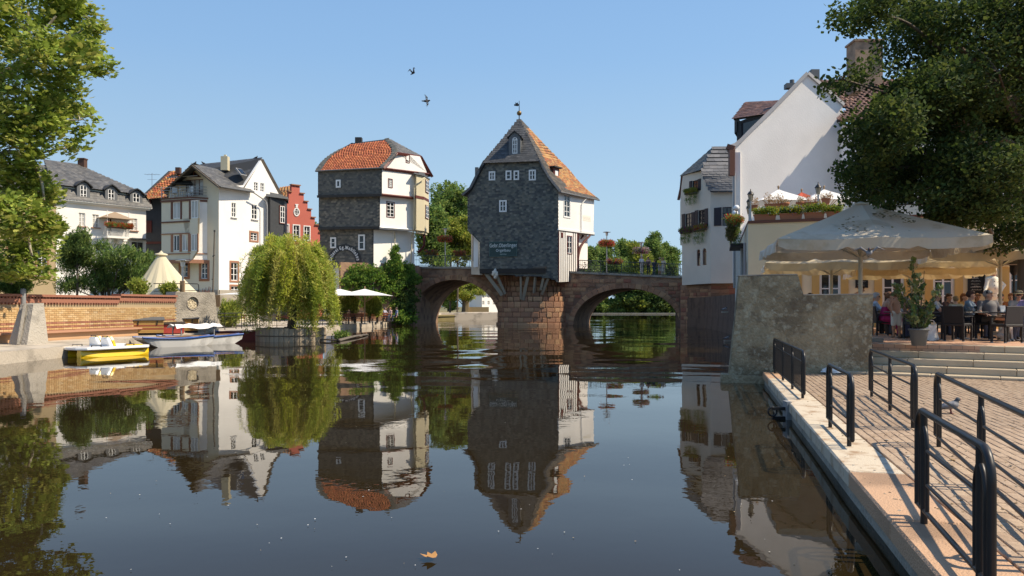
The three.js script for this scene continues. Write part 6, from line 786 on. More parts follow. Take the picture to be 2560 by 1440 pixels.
function bend(a, c, l1, l2, pole) { const d = V().subVectors(c, a), L = Math.min(d.length(), (l1 + l2) * 0.995); d.normalize(); const e = V().copy(a).addScaledVector(d, L), x = (l1 * l1 - l2 * l2 + L * L) / (2 * L), h = Math.sqrt(Math.max(0, l1 * l1 - x * x)), n = pole.clone().addScaledVector(d, -pole.dot(d)).normalize(); return [V().copy(a).addScaledVector(d, x).addScaledVector(n, h), e]; }
function hand(w, dir, palm, s, grip, out, skin) {                   // palm, four fingers, thumb from the palm's side
  const side = V().crossVectors(dir, palm).normalize(), bs = [], P = (f, sd, pn) => w.clone().addScaledVector(dir, f * s).addScaledVector(side, sd * s).addScaledVector(palm, pn * s);
  bs.push(bone(P(0, -0.018, 0), P(0.075, -0.026, 0.004), 0.017 * s, 0.014 * s), bone(P(0, 0.018, 0), P(0.075, 0.026, 0.004), 0.017 * s, 0.014 * s), bone(P(0, 0, 0), P(0.08, 0, 0.002), 0.018 * s, 0.015 * s));
  [[-0.033, 0.058], [-0.011, 0.078], [0.011, 0.072], [0.032, 0.06]].forEach(([sd, len]) => { const a = P(0.082, sd, 0.004), b = P(0.082 + len * 0.5, sd * 1.08, 0.004 + len * 0.25 * grip), c = P(0.082 + len * lerp(1, 0.45, grip), sd * 1.1, 0.006 + len * 0.85 * grip); bs.push(bone(a, b, 0.0098 * s, 0.009 * s, 0, { k: 0.004 }), bone(b, c, 0.009 * s, 0.0075 * s, 0, { k: 0.004 })); });
  bs.push(bone(P(0.02, -0.03, 0.006), P(0.055, -0.062, 0.02), 0.0125 * s, 0.0105 * s, 0, { k: 0.006 }), bone(P(0.055, -0.062, 0.02), P(0.085, -0.066, 0.032 + 0.02 * grip), 0.0105 * s, 0.0085 * s, 0, { k: 0.004 }));
  bodyPart(bs, 0.012, 0.008 * s, () => skin, out);
}
mat('body', [1, 1, 1], 0.75, { vertexColors: true });
const SK = [[0.52, 0.3, 0.2], [0.45, 0.24, 0.15], [0.58, 0.36, 0.26], [0.36, 0.18, 0.11]];
// pose values in metres for a person of the given height; faces +z
function person(label, pos, turn, o) {
  const h = o.h ?? 1.72, s = h / 1.72, skin = SK[o.skin ?? 0], top = o.top ?? [0.5, 0.5, 0.5], bot = o.bottom ?? [0.06, 0.07, 0.1], hair = o.hair ?? [0.04, 0.025, 0.015], shoe = o.shoe ?? [0.05, 0.04, 0.035], sit = o.sit, lean = o.lean ?? 0, P = (x, y, z) => V(x * s, y * s, z * s);
  const py = sit ? 0.53 / s : 0.93, pel = P(0, py, 0), up = V(0, Math.cos(lean), Math.sin(lean)), at2 = (k, x = 0, z = 0) => pel.clone().addScaledVector(up, k * s).add(V(x * s, 0, z * s));
  const wa = at2(0.16, 0, 0.01), ch = at2(0.36, 0, 0.01), shc = at2(0.47, 0, -0.01), nk = at2(0.56, 0, 0.0), hd = at2(0.68, 0, 0.04 + (o.headFwd ?? 0)), W = (o.wide ?? 1), sh = [-1, 1].map((k) => at2(0.465, k * 0.175 * W, -0.01));
  const B = [bone(pel.clone().add(P(-0.07, 0, 0)), pel.clone().add(P(0.07, 0, 0)), 0.105 * s * W, 0.105 * s * W, 'bottom'), bone(pel.clone().add(P(0, 0.05, 0)), wa, 0.125 * s * W, 0.12 * s * W, 'top'), bone(wa, ch, 0.12 * s * W, 0.13 * s * W, 'top'), bone(wa.clone().add(P(-0.05, 0, 0)), ch.clone().add(P(-0.07, 0, 0)), 0.1 * s * W, 0.105 * s * W, 'top'), bone(wa.clone().add(P(0.05, 0, 0)), ch.clone().add(P(0.07, 0, 0)), 0.1 * s * W, 0.105 * s * W, 'top'), bone(sh[0], sh[1], 0.072 * s, 0.072 * s, o.strap ? 'skin' : 'top'), bone(shc, hd.clone().add(P(0, -0.06, -0.02)), 0.06 * s, 0.052 * s, 'skin', { over: 0.004 })];
  const legs = o.legs ?? (sit ? [[-0.11, 0.5 / s, 0.42, -0.12, 0.07, 0.42], [0.11, 0.5 / s, 0.42, 0.13, 0.07, 0.45]] : [[-0.1, 0.5, 0.02, -0.1, 0.085, 0], [0.1, 0.5, 0.02, 0.1, 0.085, 0]]);
  legs.forEach(([kx, ky, kz, ax, ay, az], i) => { const hp = pel.clone().add(P((i ? 1 : -1) * 0.09, -0.02, 0)), kn = P(kx, ky, kz), an = P(ax, ay, az), lowC = o.shorts ? 'skin' : 'bottom'; B.push(bone(hp, kn, 0.088 * s * W, 0.062 * s, 'bottom')); if (o.shorts && !sit) B.push(bone(hp, kn.clone().lerp(hp, 0.12), 0.1 * s, 0.088 * s, 'bottom')); B.push(bone(kn, kn.clone().lerp(an, 0.4).add(P(0, 0, -0.015)), 0.056 * s, 0.056 * s, lowC), bone(kn.clone().lerp(an, 0.4).add(P(0, 0, -0.015)), an, 0.054 * s, 0.04 * s, lowC), bone(an.clone().add(P(0, -0.035, -0.03)), an.clone().add(P(0.01, -0.05, 0.15)), 0.042 * s, 0.034 * s, 'shoe')); });
  if (o.skirt) B.push(bone(pel.clone().add(P(0, -0.02, 0.02)), sit ? P(0, 0.5 / s, 0.36) : P(0, 0.5, 0.02), 0.14 * s, 0.17 * s, 'bottom'));
  const arms = o.arms ?? [[-0.27, py - 0.08, 0.08], [0.27, py - 0.08, 0.08]], out = { pos: [], col: [], idx: [] }, hands = [];
  arms.forEach(([x, y, z], i) => { const [el, wr] = bend(sh[i], P(x, y, z), 0.29 * s, 0.26 * s, o.pole ?? V((i ? 1 : -1) * 0.5, -0.6, -0.6)), fo = o.long ? 'top' : 'skin', upc = o.strap || o.bare ? 'skin' : 'top', md = sh[i].clone().lerp(el, 0.75); B.push(bone(sh[i], md, 0.056 * s * (W > 1.1 ? 1.1 : 1), 0.049 * s, upc), bone(md, el, 0.047 * s, 0.043 * s, fo), bone(el, wr, 0.042 * s, 0.028 * s, fo)); hands.push([wr, V().subVectors(wr, el).normalize()]); });
  const pal = { skin, top, bottom: bot, shoe, hair };
  bodyPart(B, 0.045 * s, o.far ? 0.03 : 0.022, (b, x, y, z) => { let c = b.col; if (o.bare && (c === 'top')) c = 'skin'; if (o.strap && c === 'top' && y > shc.y - 0.09 * s) c = 'skin'; if (o.stripes && c === 'top') return Math.floor((y + z * 0.3) / 0.055) % 2 ? [0.55, 0.06, 0.03] : [0.8, 0.78, 0.74]; if (o.dress && c === 'bottom') c = 'top'; return pal[c]; }, out);
  for (const [w, dv] of hands) hand(w, dv, (o.palm ?? V(0, -0.9, 0.3)).clone().addScaledVector(dv, -(o.palm ?? V(0, -0.9, 0.3)).dot(dv)).normalize(), s * (h < 1.4 ? 1.05 : 1), o.grip ?? 0.45, out, skin);
  // head with face, ears, hair; turned and tilted on the neck
  const yaw = o.yaw ?? 0, tilt = o.nod ?? 0, hs = s * (h < 1.4 ? 1.2 : 1), rot = new THREE.Euler(tilt, yaw, 0, 'YXZ'), Q = (x, y, z) => V(x * hs, y * hs, z * hs).applyEuler(rot).add(hd), HB = [bone(Q(0, 0.03, -0.012), Q(0, 0.045, -0.03), 0.088 * hs, 0.086 * hs, 'skin'), bone(Q(0, -0.02, 0.025), Q(0, -0.085, 0.05), 0.066 * hs, 0.037 * hs, 'skin'), bone(Q(0, 0.0, 0.088), Q(0, -0.03, 0.108), 0.012 * hs, 0.016 * hs, 'skin', { k: 0.012 }), bone(Q(-0.086, 0.0, -0.005), Q(-0.092, -0.025, -0.008), 0.014 * hs, 0.01 * hs, 'skin', { k: 0.008 }), bone(Q(0.086, 0.0, -0.005), Q(0.092, -0.025, -0.008), 0.014 * hs, 0.01 * hs, 'skin', { k: 0.008 }), bone(Q(0, -0.1, -0.01), Q(0, -0.16, -0.03), 0.05 * hs, 0.055 * hs, 'skin')];
  HB.push(bone(Q(0, 0.06, -0.03), Q(0, 0.03, -0.05), 0.094 * hs, 0.088 * hs, 'hair', { over: 0.004 }), bone(Q(-0.05, 0.085, 0.04), Q(0.05, 0.085, 0.04), 0.045 * hs, 0.045 * hs, 'hair'));
  if (o.hairLong) HB.push(bone(Q(0, 0.02, -0.06), Q(0, -0.16, -0.07), 0.085 * hs, 0.06 * hs, 'hair')); if (o.bun) HB.push(bone(Q(0, 0.06, -0.13), Q(0, 0.07, -0.14), 0.05 * hs, 0.045 * hs, 'hair'));
  const inv = new THREE.Matrix4().makeRotationFromEuler(rot).invert();
  bodyPart(HB, 0.02 * hs, o.far ? 0.016 : 0.011, (b, x, y, z) => { const p = V(x - hd.x, y - hd.y, z - hd.z).applyMatrix4(inv).divideScalar(hs); if (b.col === 'hair') return hair; if (o.shades && p.z > 0.05 && p.y > -0.012 && p.y < 0.026) return [0.01, 0.01, 0.012]; if (p.z > 0.06 && Math.abs(Math.abs(p.x) - 0.033) < 0.013 && Math.abs(p.y - 0.005) < 0.008) return [0.03, 0.02, 0.015]; if (p.z > 0.06 && Math.abs(p.x) < 0.025 && Math.abs(p.y + 0.062) < 0.007) return [0.36, 0.12, 0.1]; if (o.beard && p.y < -0.04 && p.z > 0) return hair; return skin; }, out);
  const g = new THREE.BufferGeometry(); g.setAttribute('position', new THREE.Float32BufferAttribute(out.pos, 3)); g.setAttribute('color', new THREE.Float32BufferAttribute(out.col, 3)); g.setIndex(out.idx); g.computeVertexNormals();
  const T0 = thing('person', label, 'person', pos, o.group, turn), m = part(T0, 'body', g, M.body); m.receiveShadow = true;
  if (o.cap) { const c = part(T0, o.brim ? 'hat' : 'cap', [lathe([[0.001, 0.155], [0.06, 0.14], [0.1, 0.1], [0.108, 0.05], [0.106, 0.045]].map(([a, b]) => [a * hs, b * hs]), 18), ...(o.brim ? [lathe([[0.09, 0.05], [0.19, 0.035], [0.19, 0.042], [0.1, 0.06]].map(([a, b]) => [a * hs, b * hs]), 18)] : [rod(V(0, 0.05 * hs, 0.06 * hs), V(0, 0.058 * hs, 0.06 * hs), 0.1 * hs, 0.095 * hs, 16).scale(0.85, 1, 1.1).translate(0, 0, 0.03 * hs)])], mat('cap' + label.length, o.cap, 0.85)); c.rotation.copy(rot); c.position.copy(hd).add(V(0, 0.0, -0.015 * hs)); }
  if (o.glasses) { const c = part(T0, 'glasses', [new THREE.TorusGeometry(0.024 * hs, 0.004 * hs, 5, 12).translate(-0.032 * hs, 0.006 * hs, 0.098 * hs), new THREE.TorusGeometry(0.024 * hs, 0.004 * hs, 5, 12).translate(0.032 * hs, 0.006 * hs, 0.098 * hs)], M.iron); c.rotation.copy(rot); c.position.copy(hd); }
  return T0;
}
// ------------------------------------------------------------------ left bank objects
{ // round planter of wooden piles on which the willow grows
  const c = V(X(728, 41.5), 0, -41.5), H = thing('pile_planter', 'round planter walled with weathered wooden piles beneath the willow', 'planter', c), r = rng(301), R = 1.75, n = 44, ms = [[0.36, 0.29, 0.2], [0.3, 0.235, 0.16], [0.4, 0.33, 0.24]].map((q, i) => mat('pile' + i, q, 0.9, { map: T.stain, bumpMap: T.grain, bumpScale: 0.01 })), g = cham(0.235, 1.35, 0.1, 0.015);
  for (let i = 0; i < n; i++) { const a = i / n * 6.283, m = part(H, 'pile', g, ms[Math.floor(r() * 3)]); m.position.set(Math.cos(a) * R, rr(-0.02, 0.03, r), Math.sin(a) * R); m.rotation.y = -a + Math.PI / 2; }
  part(H, 'soil', rod(V(0, -0.6, 0), V(0, 0.55, 0), R - 0.06, R - 0.06, 30), M.mud); part(H, 'water_band', new THREE.TorusGeometry(R + 0.06, 0.03, 6, 44).rotateX(Math.PI / 2).translate(0, 0.3, 0), M.oldWood);
}
{ // driftwood and litter caught beside the planter
  const r = rng(305); for (const [x0, y0, x1, y1, rad, lb] of [[845, 853, 918, 838, 0.1, 'pale floating log drifting beside the willow planter'], [770, 851, 850, 853, 0.06, 'thin dark driftwood branch at the willow planter'], [850, 846, 905, 842, 0.05, 'broken branch lying across the floating log']]) { const a = at(x0, y0, far(y0, 0.02)), b = at(x1, y1, far(y1, 0.02)); a.y = 0.03; b.y = 0.05; solo('driftwood', limb([a, mid(a, b).add(V(0, 0.05, 0)), b], rad, rad * 0.6, 7, 8), M.oldWood, lb, 'driftwood', 'driftwood at the planter'); }
  const c = at(862, 846, far(846, 0)); bush('water_weeds', 'clump of weeds growing on the floating log', 856, 840, 44, 34, 18, GR.mid, { ground: 0, leaves: 160 }); solo('floating_bottle', [rod(V(c.x - 0.55, 0.05, c.z), V(c.x - 0.3, 0.05, c.z + 0.05), 0.045, 0.045, 8), rod(V(c.x - 0.3, 0.05, c.z + 0.05), V(c.x - 0.22, 0.05, c.z + 0.07), 0.02, 0.015, 8)], mat('orangePlastic', [0.6, 0.12, 0.03], 0.4), 'orange plastic bottle floating beside the driftwood', 'bottle');
}
// pedal boat
mat('yellowGel', [0.78, 0.5, 0.01], 0.3, { clearcoat: 0.6 }); mat('whiteGel', [0.82, 0.82, 0.8], 0.35, { clearcoat: 0.5 }); mat('boatBlue', [0.02, 0.08, 0.3], 0.4); mat('boatWhite', [0.66, 0.64, 0.6], 0.55, { map: T.stain }); mat('boatRed', [0.16, 0.015, 0.015], 0.45); mat('boatWood', [0.42, 0.24, 0.12], 0.6, { map: T.patch });
function hull(len, w, h, bow, stern, flare = 0.75, n = 16) {              // open hull: outer and inner skin, lofted along z
  const g = [], ring = (t, k) => { const z = (t - 0.5) * len, wf = w / 2 * (t < 0.25 ? lerp(stern, 1, sstep(0, 0.25, t)) : lerp(1, bow, sstep(0.55, 1, t))), rise = h * (0.18 * Math.abs(t - 0.5) ** 2 * 4), y0 = (t < 0.24 ? (0.24 - t) / 0.24 * h * 0.95 : t > 0.86 ? (t - 0.86) * h * 4.5 : 0); const s = k ? 0.93 : 1; return [V(-wf * s, h + rise, z * s), V(-wf * flare * s, y0 + (k ? 0.06 : 0), z * (t < 0.15 ? 0.99 : 0.97)), V(wf * flare * s, y0 + (k ? 0.06 : 0), z * (t < 0.15 ? 0.99 : 0.97)), V(wf * s, h + rise, z * s)]; };
  for (const k of [0, 1]) for (let i = 0; i < n; i++) { const a = ring(i / n, k), b = ring((i + 1) / n, k); for (let q = 0; q < 3; q++) g.push(k ? quadG(a[q], a[q + 1], b[q + 1], b[q]) : quadG(a[q], b[q], b[q + 1], a[q + 1])); } for (const t of [0, 1]) { const a = ring(t, 0); g.push(quadG(a[0], a[1], a[2], a[3])); }
  const gun = [-1, 1].map((s) => Array.from({ length: n + 1 }, (_, i) => ring(i / n, 0)[s < 0 ? 0 : 3])); return { skin: merge(g), gun, ends: [ring(0, 0), ring(1, 0)] };
}
{
  const d = 28.6, p = at(258, 884, d), H = thing('pedal_boat', 'white and yellow pedal boat moored at the quay', 'boat', V(p.x, -0.09, -d - 0.2), undefined, 2.6), g = [];
  const float = (x) => { const s = [[-0.5, 0.0], [0.5, 0.0]], gs = []; const prof = (z) => { const t = clamp((Math.abs(z) - 0.55) / 0.75); return [0.27 * (1 - 0.5 * t * t), 0.1 * t * t]; }; let prev = null; for (let i = 0; i <= 14; i++) { const z = -1.3 + 2.6 * i / 14, [w, lift] = prof(z), ring = []; for (let k = 0; k < 10; k++) { const a = k / 10 * 6.283; ring.push(V(x + Math.cos(a) * w, 0.1 + lift + Math.sin(a) * 0.24, z)); } if (prev) for (let k = 0; k < 10; k++) gs.push(quadG(prev[k], ring[k], ring[(k + 1) % 10], prev[(k + 1) % 10])); prev = ring; if (i === 0 || i === 14) for (let k = 1; k < 9; k++) gs.push(i ? quadG(ring[0], ring[k], ring[k + 1], ring[k + 1]) : quadG(ring[0], ring[k + 1], ring[k], ring[k])); } return gs; };
  for (const x of [-0.5, 0.5]) part(H, 'float', float(x), M.yellowGel); part(H, 'side_moulding', [ball(0.07, 0.76, 0.2, 0.1, 1, 1, 12, 8, 8)], M.yellowGel);
  part(H, 'deck', [slab([[-0.84, -1.2], [-0.5, -1.42], [0.5, -1.42], [0.84, -1.2], [0.84, 1.15], [0.45, 1.45], [-0.45, 1.45], [-0.84, 1.15]], 0.1, [], 0.02).rotateX(Math.PI / 2).translate(0, 0.36, 0), box(1.3, 0.06, 2.3, 0, 0.42, 0)], M.whiteGel);
  for (const x of [-0.36, 0.36]) { const s = part(H, 'seat', [slab([[-0.32, 0], [0.32, 0], [0.25, 0.24], [0.19, 0.36], [-0.19, 0.36], [-0.25, 0.24]], 0.14, [], 0.03).rotateX(-0.25).translate(x, 0.44, -0.1), box(0.56, 0.16, 0.42, x, 0.47, 0.16)], M.whiteGel); part(s, 'seat_rim', slab([[-0.28, 0.05], [-0.34, 0], [-0.27, 0.26], [-0.2, 0.39], [0.2, 0.39], [0.27, 0.26], [0.34, 0], [0.28, 0.05], [0.19, 0.32], [-0.19, 0.32]], 0.08).rotateX(-0.25).translate(x, 0.44, -0.02), M.yellowGel); part(H, 'foot_well', box(0.5, 0.06, 0.62, x, 0.46, 0.75), M.yellowGel); part(H, 'rail', [rod(V(x - 0.14, 0.83, -0.26), V(x + 0.14, 0.83, -0.26), 0.012, 0.012, 6), ball(0.025, x - 0.14, 0.82, -0.26, 1, 1, 1, 8, 6), ball(0.025, x + 0.14, 0.82, -0.26, 1, 1, 1, 8, 6)], M.iron); }
  for (const [x, z] of [[-0.6, -0.9], [0.6, -0.9], [0.7, 0.3], [-0.7, 0.3]]) part(H, 'grab_rail', [rod(V(x, 0.45, z), V(x, 0.52, z), 0.02, 0.02, 6), rod(V(x, 0.52, z), V(x, 0.52, z + 0.35), 0.012, 0.012, 6), rod(V(x, 0.45, z + 0.35), V(x, 0.52, z + 0.35), 0.02, 0.02, 6)], M.iron);
}
for (const [px, py, L, turn, lb, tarp] of [[506, 863, 3.9, 2.35, 'white rowing boat with blue rim and folded white cover nearest the river', true], [440, 866, 3.4, 2.4, 'white rowing boat with blue rim tied behind the pedal boat', false], [600, 847, 3.2, 2.3, 'blue-rimmed dark rowing boat behind the covered boat', false]]) {
  const d = far(py - (tarp ? 2 : 0)), p = at(px, py, d), H = thing('rowing_boat', lb, 'boat', V(p.x, -0.08, p.z), 'rowing boats tied to the quay', turn), h = hull(L, 1.15, 0.46, 0.4, 0.9, 0.82), w = py === 848;
  part(H, 'hull', h.skin, w ? M.boatRed : M.boatWhite); for (const s of h.gun) part(H, 'rim', tube(s, 0.045, 40, 6), M.boatBlue); part(H, 'floor_boards', [box(0.7, 0.05, L * 0.5, 0, 0.12, 0)], M.boatWood);
  for (const [z, tw] of [[-0.25, 0.9], [0.08, 0.9], [0.26, 0.66]]) part(H, 'thwart', box(tw, 0.05, 0.26, 0, 0.33, L * z), M.boatWood);
  part(H, 'oar', [rod(V(-0.35, 0.52, -L * 0.3), V(-0.2, 0.55, L * 0.32), 0.03, 0.025, 7), box(0.14, 0.02, 0.5, -0.19, 0.55, L * 0.36)], M.boatWood);
  if (tarp) { for (const [x, z] of [[-0.5, -1.2], [0.5, -1.2], [-0.5, 0.35], [0.5, 0.35]]) part(H, 'canopy_post', rod(V(x, 0.4, z), V(x, 0.98, z), 0.035, 0.035, 6), M.zinc); const gs = [], rx = rng(8), pt = (i, j) => V(lerp(-0.62, 0.62, i / 6), 1.0 + 0.05 * Math.sin(i * 2 + j) + 0.06 * rx() - (i === 0 || i === 6 ? 0.14 : 0), lerp(-1.45, 0.75, j / 9)), grid = Array.from({ length: 10 }, (_, j) => Array.from({ length: 7 }, (_, i) => pt(i, j))); for (let j = 0; j < 9; j++) for (let i = 0; i < 6; i++) gs.push(quadG(grid[j][i], grid[j + 1][i], grid[j + 1][i + 1], grid[j][i + 1])); part(H, 'folded_cover', gs, mat('cover', [0.8, 0.79, 0.76], 0.8, { side: THREE.DoubleSide })); }
}
{ const a = at(578, 848, 41), H = thing('red_pontoon', 'dark red flat boat lying between the rowing boats and the willow', 'boat', V(a.x + 0.7, 0, -42.5)); part(H, 'hull', slab([[-1.5, 0.0], [-1.3, -0.2], [1.5, -0.2], [1.7, 0.34], [-1.7, 0.34]], 1.3).translate(0, 0.1, 0.5), M.boatRed); part(H, 'rim', box(3.4, 0.05, 1.36, 0, 0.46, -0.15), M.boatRed); part(H, 'thwart', box(0.4, 0.05, 1.2, 0.2, 0.52, -0.15), M.boatWood); }
// three storage boxes on the quay
function crate(label, px0, px1, pyt, pyb, d, turn, red) {
  const s = d / FOCAL, w = (px1 - px0) * s, h = (pyb - pyt) * s, p = at((px0 + px1) / 2, pyb, d), H = thing('storage_box', label, 'box', V(p.x, LQ, -d), 'boxes on the boat quay', turn), D = 1.1, mY = mat('plankYellow' + px0, [0.62, 0.36, 0.1], 0.7, { map: T.patch }), mR = mat('plankRed' + px0, [0.4, 0.1, 0.045], 0.7, { map: T.patch });
  if (red) { part(H, 'body', [cham(w, h - 0.12, D, 0.015).translate(0, (h - 0.12) / 2 + 0.04, 0)], mat('redPaint', [0.4, 0.055, 0.04], 0.5)); part(H, 'lid', [cham(w + 0.12, 0.07, D + 0.12, 0.015).rotateX(0.06).translate(0, h - 0.05, 0)], M.darkWood); part(H, 'hasp', box(0.05, 0.22, 0.03, 0.05, h - 0.22, D / 2 + 0.01), M.iron); return; }
  part(H, 'core', box(w - 0.05, h - 0.16, D - 0.05, 0, (h - 0.1) / 2 + 0.08, 0), M.darkWood); const n = 8, ph = (h - 0.2) / n; for (let i = 0; i < n; i++) { const m = i === 2 || i === 4 ? mR : mY; part(H, 'plank', cham(w, ph - 0.008, 0.03, 0.004).translate(0, 0.12 + ph * (i + 0.5), D / 2), m); part(H, 'plank', cham(0.03, ph - 0.008, D, 0.004).translate(-w / 2, 0.12 + ph * (i + 0.5), 0), m); part(H, 'plank', cham(0.03, ph - 0.008, D, 0.004).translate(w / 2, 0.12 + ph * (i + 0.5), 0), m); }
  part(H, 'skid', box(w, 0.12, 0.12, 0, 0.06, D / 2 - 0.1), M.darkWood); part(H, 'lid', cham(w + 0.14, 0.05, D + 0.16, 0.01).rotateX(0.1).translate(0, h - 0.02, 0), mat('felt', [0.1, 0.1, 0.1], 0.9)); for (const x of [-0.3, 0.3]) part(H, 'hasp', box(0.05, 0.2, 0.03, w * x, h - 0.22, D / 2 + 0.03), M.iron);
}
crate('striped plank box with grey lid nearest the pedal boat', 333, 404, 796, 838, 38.6, 0.45); crate('striped plank box with flat lid against the relief wall', 432, 494, 787, 826, 42.2, 0.3); crate('low red chest between the two striped plank boxes', 407, 458, 803, 832, 40.3, 0.4, true);
{ // tapering concrete pylon standing on the quay
  const d = 29.4, p = at(65, 858, d), H = thing('concrete_pylon', 'tapering weathered concrete pylon against the brick wall', 'pylon', V(p.x + 0.05, LQ, -d)), prof = (w0, w1, z) => [[-w0, 0], [w0, 0], [w1, 1.53], [-w1, 1.53]], m = mat('pylonStone', [0.4, 0.36, 0.3], 0.95, { map: T.stain, bumpMap: T.plasterBump, bumpScale: 0.03 });
  const A = [V(-0.62, 0, -0.5), V(0.62, 0, -0.35), V(0.55, 0, 0.55), V(-0.35, 0, 0.5)], B = [V(-0.4, 1.55, -0.5), V(0.3, 1.55, -0.45), V(0.2, 1.5, -0.08), V(-0.4, 1.5, -0.08)], gs = []; for (let i = 0; i < 4; i++) { const j = (i + 1) % 4; gs.push(quadG(A[j], A[i], B[i], B[j])); } gs.push(quadG(B[0], B[3], B[2], B[1])); part(H, 'shaft', merge(gs), m).rotation.y = -0.25; part(H, 'ridge', bar(V(-0.1, 1.5, -0.03), V(0.05, 0.0, 0.62), 0.1, 0.1), m);
}
{ // concrete end block with carved round relief
  const W = new Wall(V(-17.85, 0, -41.2), V(X(537, 43.2), 0, -43.2)), H = thing('relief_wall', 'grey concrete wall block carrying a carved round stone relief', 'wall', W.pt(W.len / 2, LQ, -0.4)), top = Y(730, 42), c = [W.uv(482, 758)[0], W.uv(482, 758)[1]], R = 0.36; partW(H, 'block', W.put(slab([[-0.25, LQ], [W.len + 0.25, LQ], [W.len, top], [0.1, top]], 0.9, [Array.from({ length: 24 }, (_, i) => [c[0] + R * Math.cos(i / 24 * 6.283), c[1] + R * Math.sin(i / 24 * 6.283)])])), M.pylonStone);
  const gs = [slab(Array.from({ length: 24 }, (_, i) => [c[0] + (R + 0.01) * Math.cos(i / 24 * 6.283), c[1] + (R + 0.01) * Math.sin(i / 24 * 6.283)]), 0.1).translate(0, 0, -0.1)], r = rng(4); for (let i = 0; i < 46; i++) { const a = r() * 6.283, k = Math.sqrt(r()) * R * 0.85; gs.push(ball(rr(0.025, 0.06, r), c[0] + Math.cos(a) * k, c[1] + Math.sin(a) * k, -0.09, rr(0.6, 1.6, r), rr(0.6, 1.6, r), 0.6, 7, 5)); } partW(H, 'relief', W.put(merge(gs)), mat('reliefStone', [0.55, 0.47, 0.33], 0.9)); partW(H, 'relief_ring', W.put(new THREE.TorusGeometry(R, 0.035, 6, 28).translate(c[0], c[1], 0)), M.pylonStone);
}
// cream parasol folded round its mast like a tent
{
  const d = 45.5, p = at(403, 735, d), H = thing('cream_parasol', 'large pleated cream parasol hanging half folded behind the brick wall', 'parasol', V(p.x, 1.72, -d)), s = d / FOCAL, ht = Y(634, d) - 1.72 - 0.12, gs = [], n = 28, prof = (t, a) => { const R = lerp(0.15, 2.35, t ** 1.1) * (1 + 0.06 * Math.cos(a * 14) * t) * (1 + 0.15 * Math.cos(a) * t); return V(Math.cos(a) * R, ht * (1 - t) + 0.12 + (t > 0.85 ? 0.12 * Math.cos(a * 7) * (t - 0.85) * 4 : 0), Math.sin(a) * R); };
  for (let j = 0; j < 12; j++) for (let i = 0; i < n * 2; i++) { const a0 = i / n / 2 * 6.283, a1 = (i + 1) / n / 2 * 6.283; gs.push(quadG(prof(j / 12, a0), prof(j / 12, a1), prof((j + 1) / 12, a1), prof((j + 1) / 12, a0))); } part(H, 'canopy', gs, mat('creamCloth', [0.7, 0.62, 0.43], 0.85, { side: THREE.DoubleSide, transmission: 0.25, thickness: 0 })); part(H, 'mast', rod(V(0, 0, 0), V(0, ht + 0.2, 0), 0.07, 0.07, 10), M.steel); part(H, 'cap', lathe([[0.34, ht + 0.02], [0.34, ht + 0.1], [0.12, ht + 0.16], [0.03, ht + 0.28], [0.001, ht + 0.3]], 16), M.creamCloth);
}
{ const H = thing('street_rail', 'thin black handrail behind the brick wall in front of the cream parasol', 'railing', at(420, 730, 43.4)), o = H.position, pts = [[384, 709], [420, 709], [424, 713], [424, 732]].map(([x, y]) => at(x, y, 43.4).sub(o)); part(H, 'rail', [tube(pts, 0.025, 30, 6, 0.1), tube([[426, 732], [426, 712], [430, 709], [495, 710], [497, 730]].map(([x, y]) => at(x, y, 43.4).sub(o)), 0.025, 40, 6, 0.1), tube([[384, 728], [424, 728], [497, 726]].map(([x, y]) => at(x, y, 43.4).sub(o)), 0.02, 20, 6, 0.1)], M.iron); }
{ const H = thing('timber_posts', 'pair of short square timber posts beside the relief wall', 'post', at(456, 732, 42.8)); for (const x of [-0.08, 0.09]) part(H, 'post', cham(0.14, 0.72, 0.14, 0.01).translate(x, 0.3, x), M.woodPole); }
{ const H = thing('timber_screen', 'small wooden board screen at the terrace stairs beside the mast', 'screen', at(535, 767, 45)); for (let i = 0; i < 5; i++) part(H, 'board', cham(0.14, 0.68, 0.03, 0.005).translate(-0.29 + i * 0.145, 0.34, 0), M.woodPole); }
function streetLamp(label, px, pyt, pyb, d, group, basket) { const s = d / FOCAL, h = (pyb - pyt) * s, H = thing('street_lamp', label, 'street lamp', at(px, pyb, d), group); part(H, 'pole', rod(V(0, 0, 0), V(0, h - 0.3, 0), 0.06, 0.045, 10), M.steel); part(H, 'lantern', lathe([[0.05, h - 0.42], [0.11, h - 0.36], [0.14, h - 0.1], [0.14, h - 0.08]], 12), M.frameWhite); part(H, 'lamp_hood', lathe([[0.001, h + 0.02], [0.38, h - 0.04], [0.38, h - 0.07], [0.001, h - 0.07]], 14), M.steel); return [H, h]; }
streetLamp('slim grey lamp post in front of the cream parasol', 457, 649, 732, 43.6, 'lamp posts');
{ const d = 44.2, H = thing('flag_mast', 'tall thin rusty mast standing on the quay by the relief wall', 'mast', V(X(534, d), LQ, -d)), h = Y(578, d) - LQ; part(H, 'pole', rod(V(-0.1, 0, 0), V(0.05, h, 0), 0.055, 0.035, 8), M.oldWood); part(H, 'tip', ball(0.06, 0.05, h + 0.02, 0, 1, 1, 1, 8, 6), M.iron); part(H, 'bracket', [rod(V(-0.08, h * 0.52, 0), V(-0.02, h * 0.52, 0.15), 0.03, 0.03, 6), rod(V(-0.05, h * 0.75, 0), V(0.1, h * 0.76, 0.1), 0.03, 0.03, 6)], M.iron); }
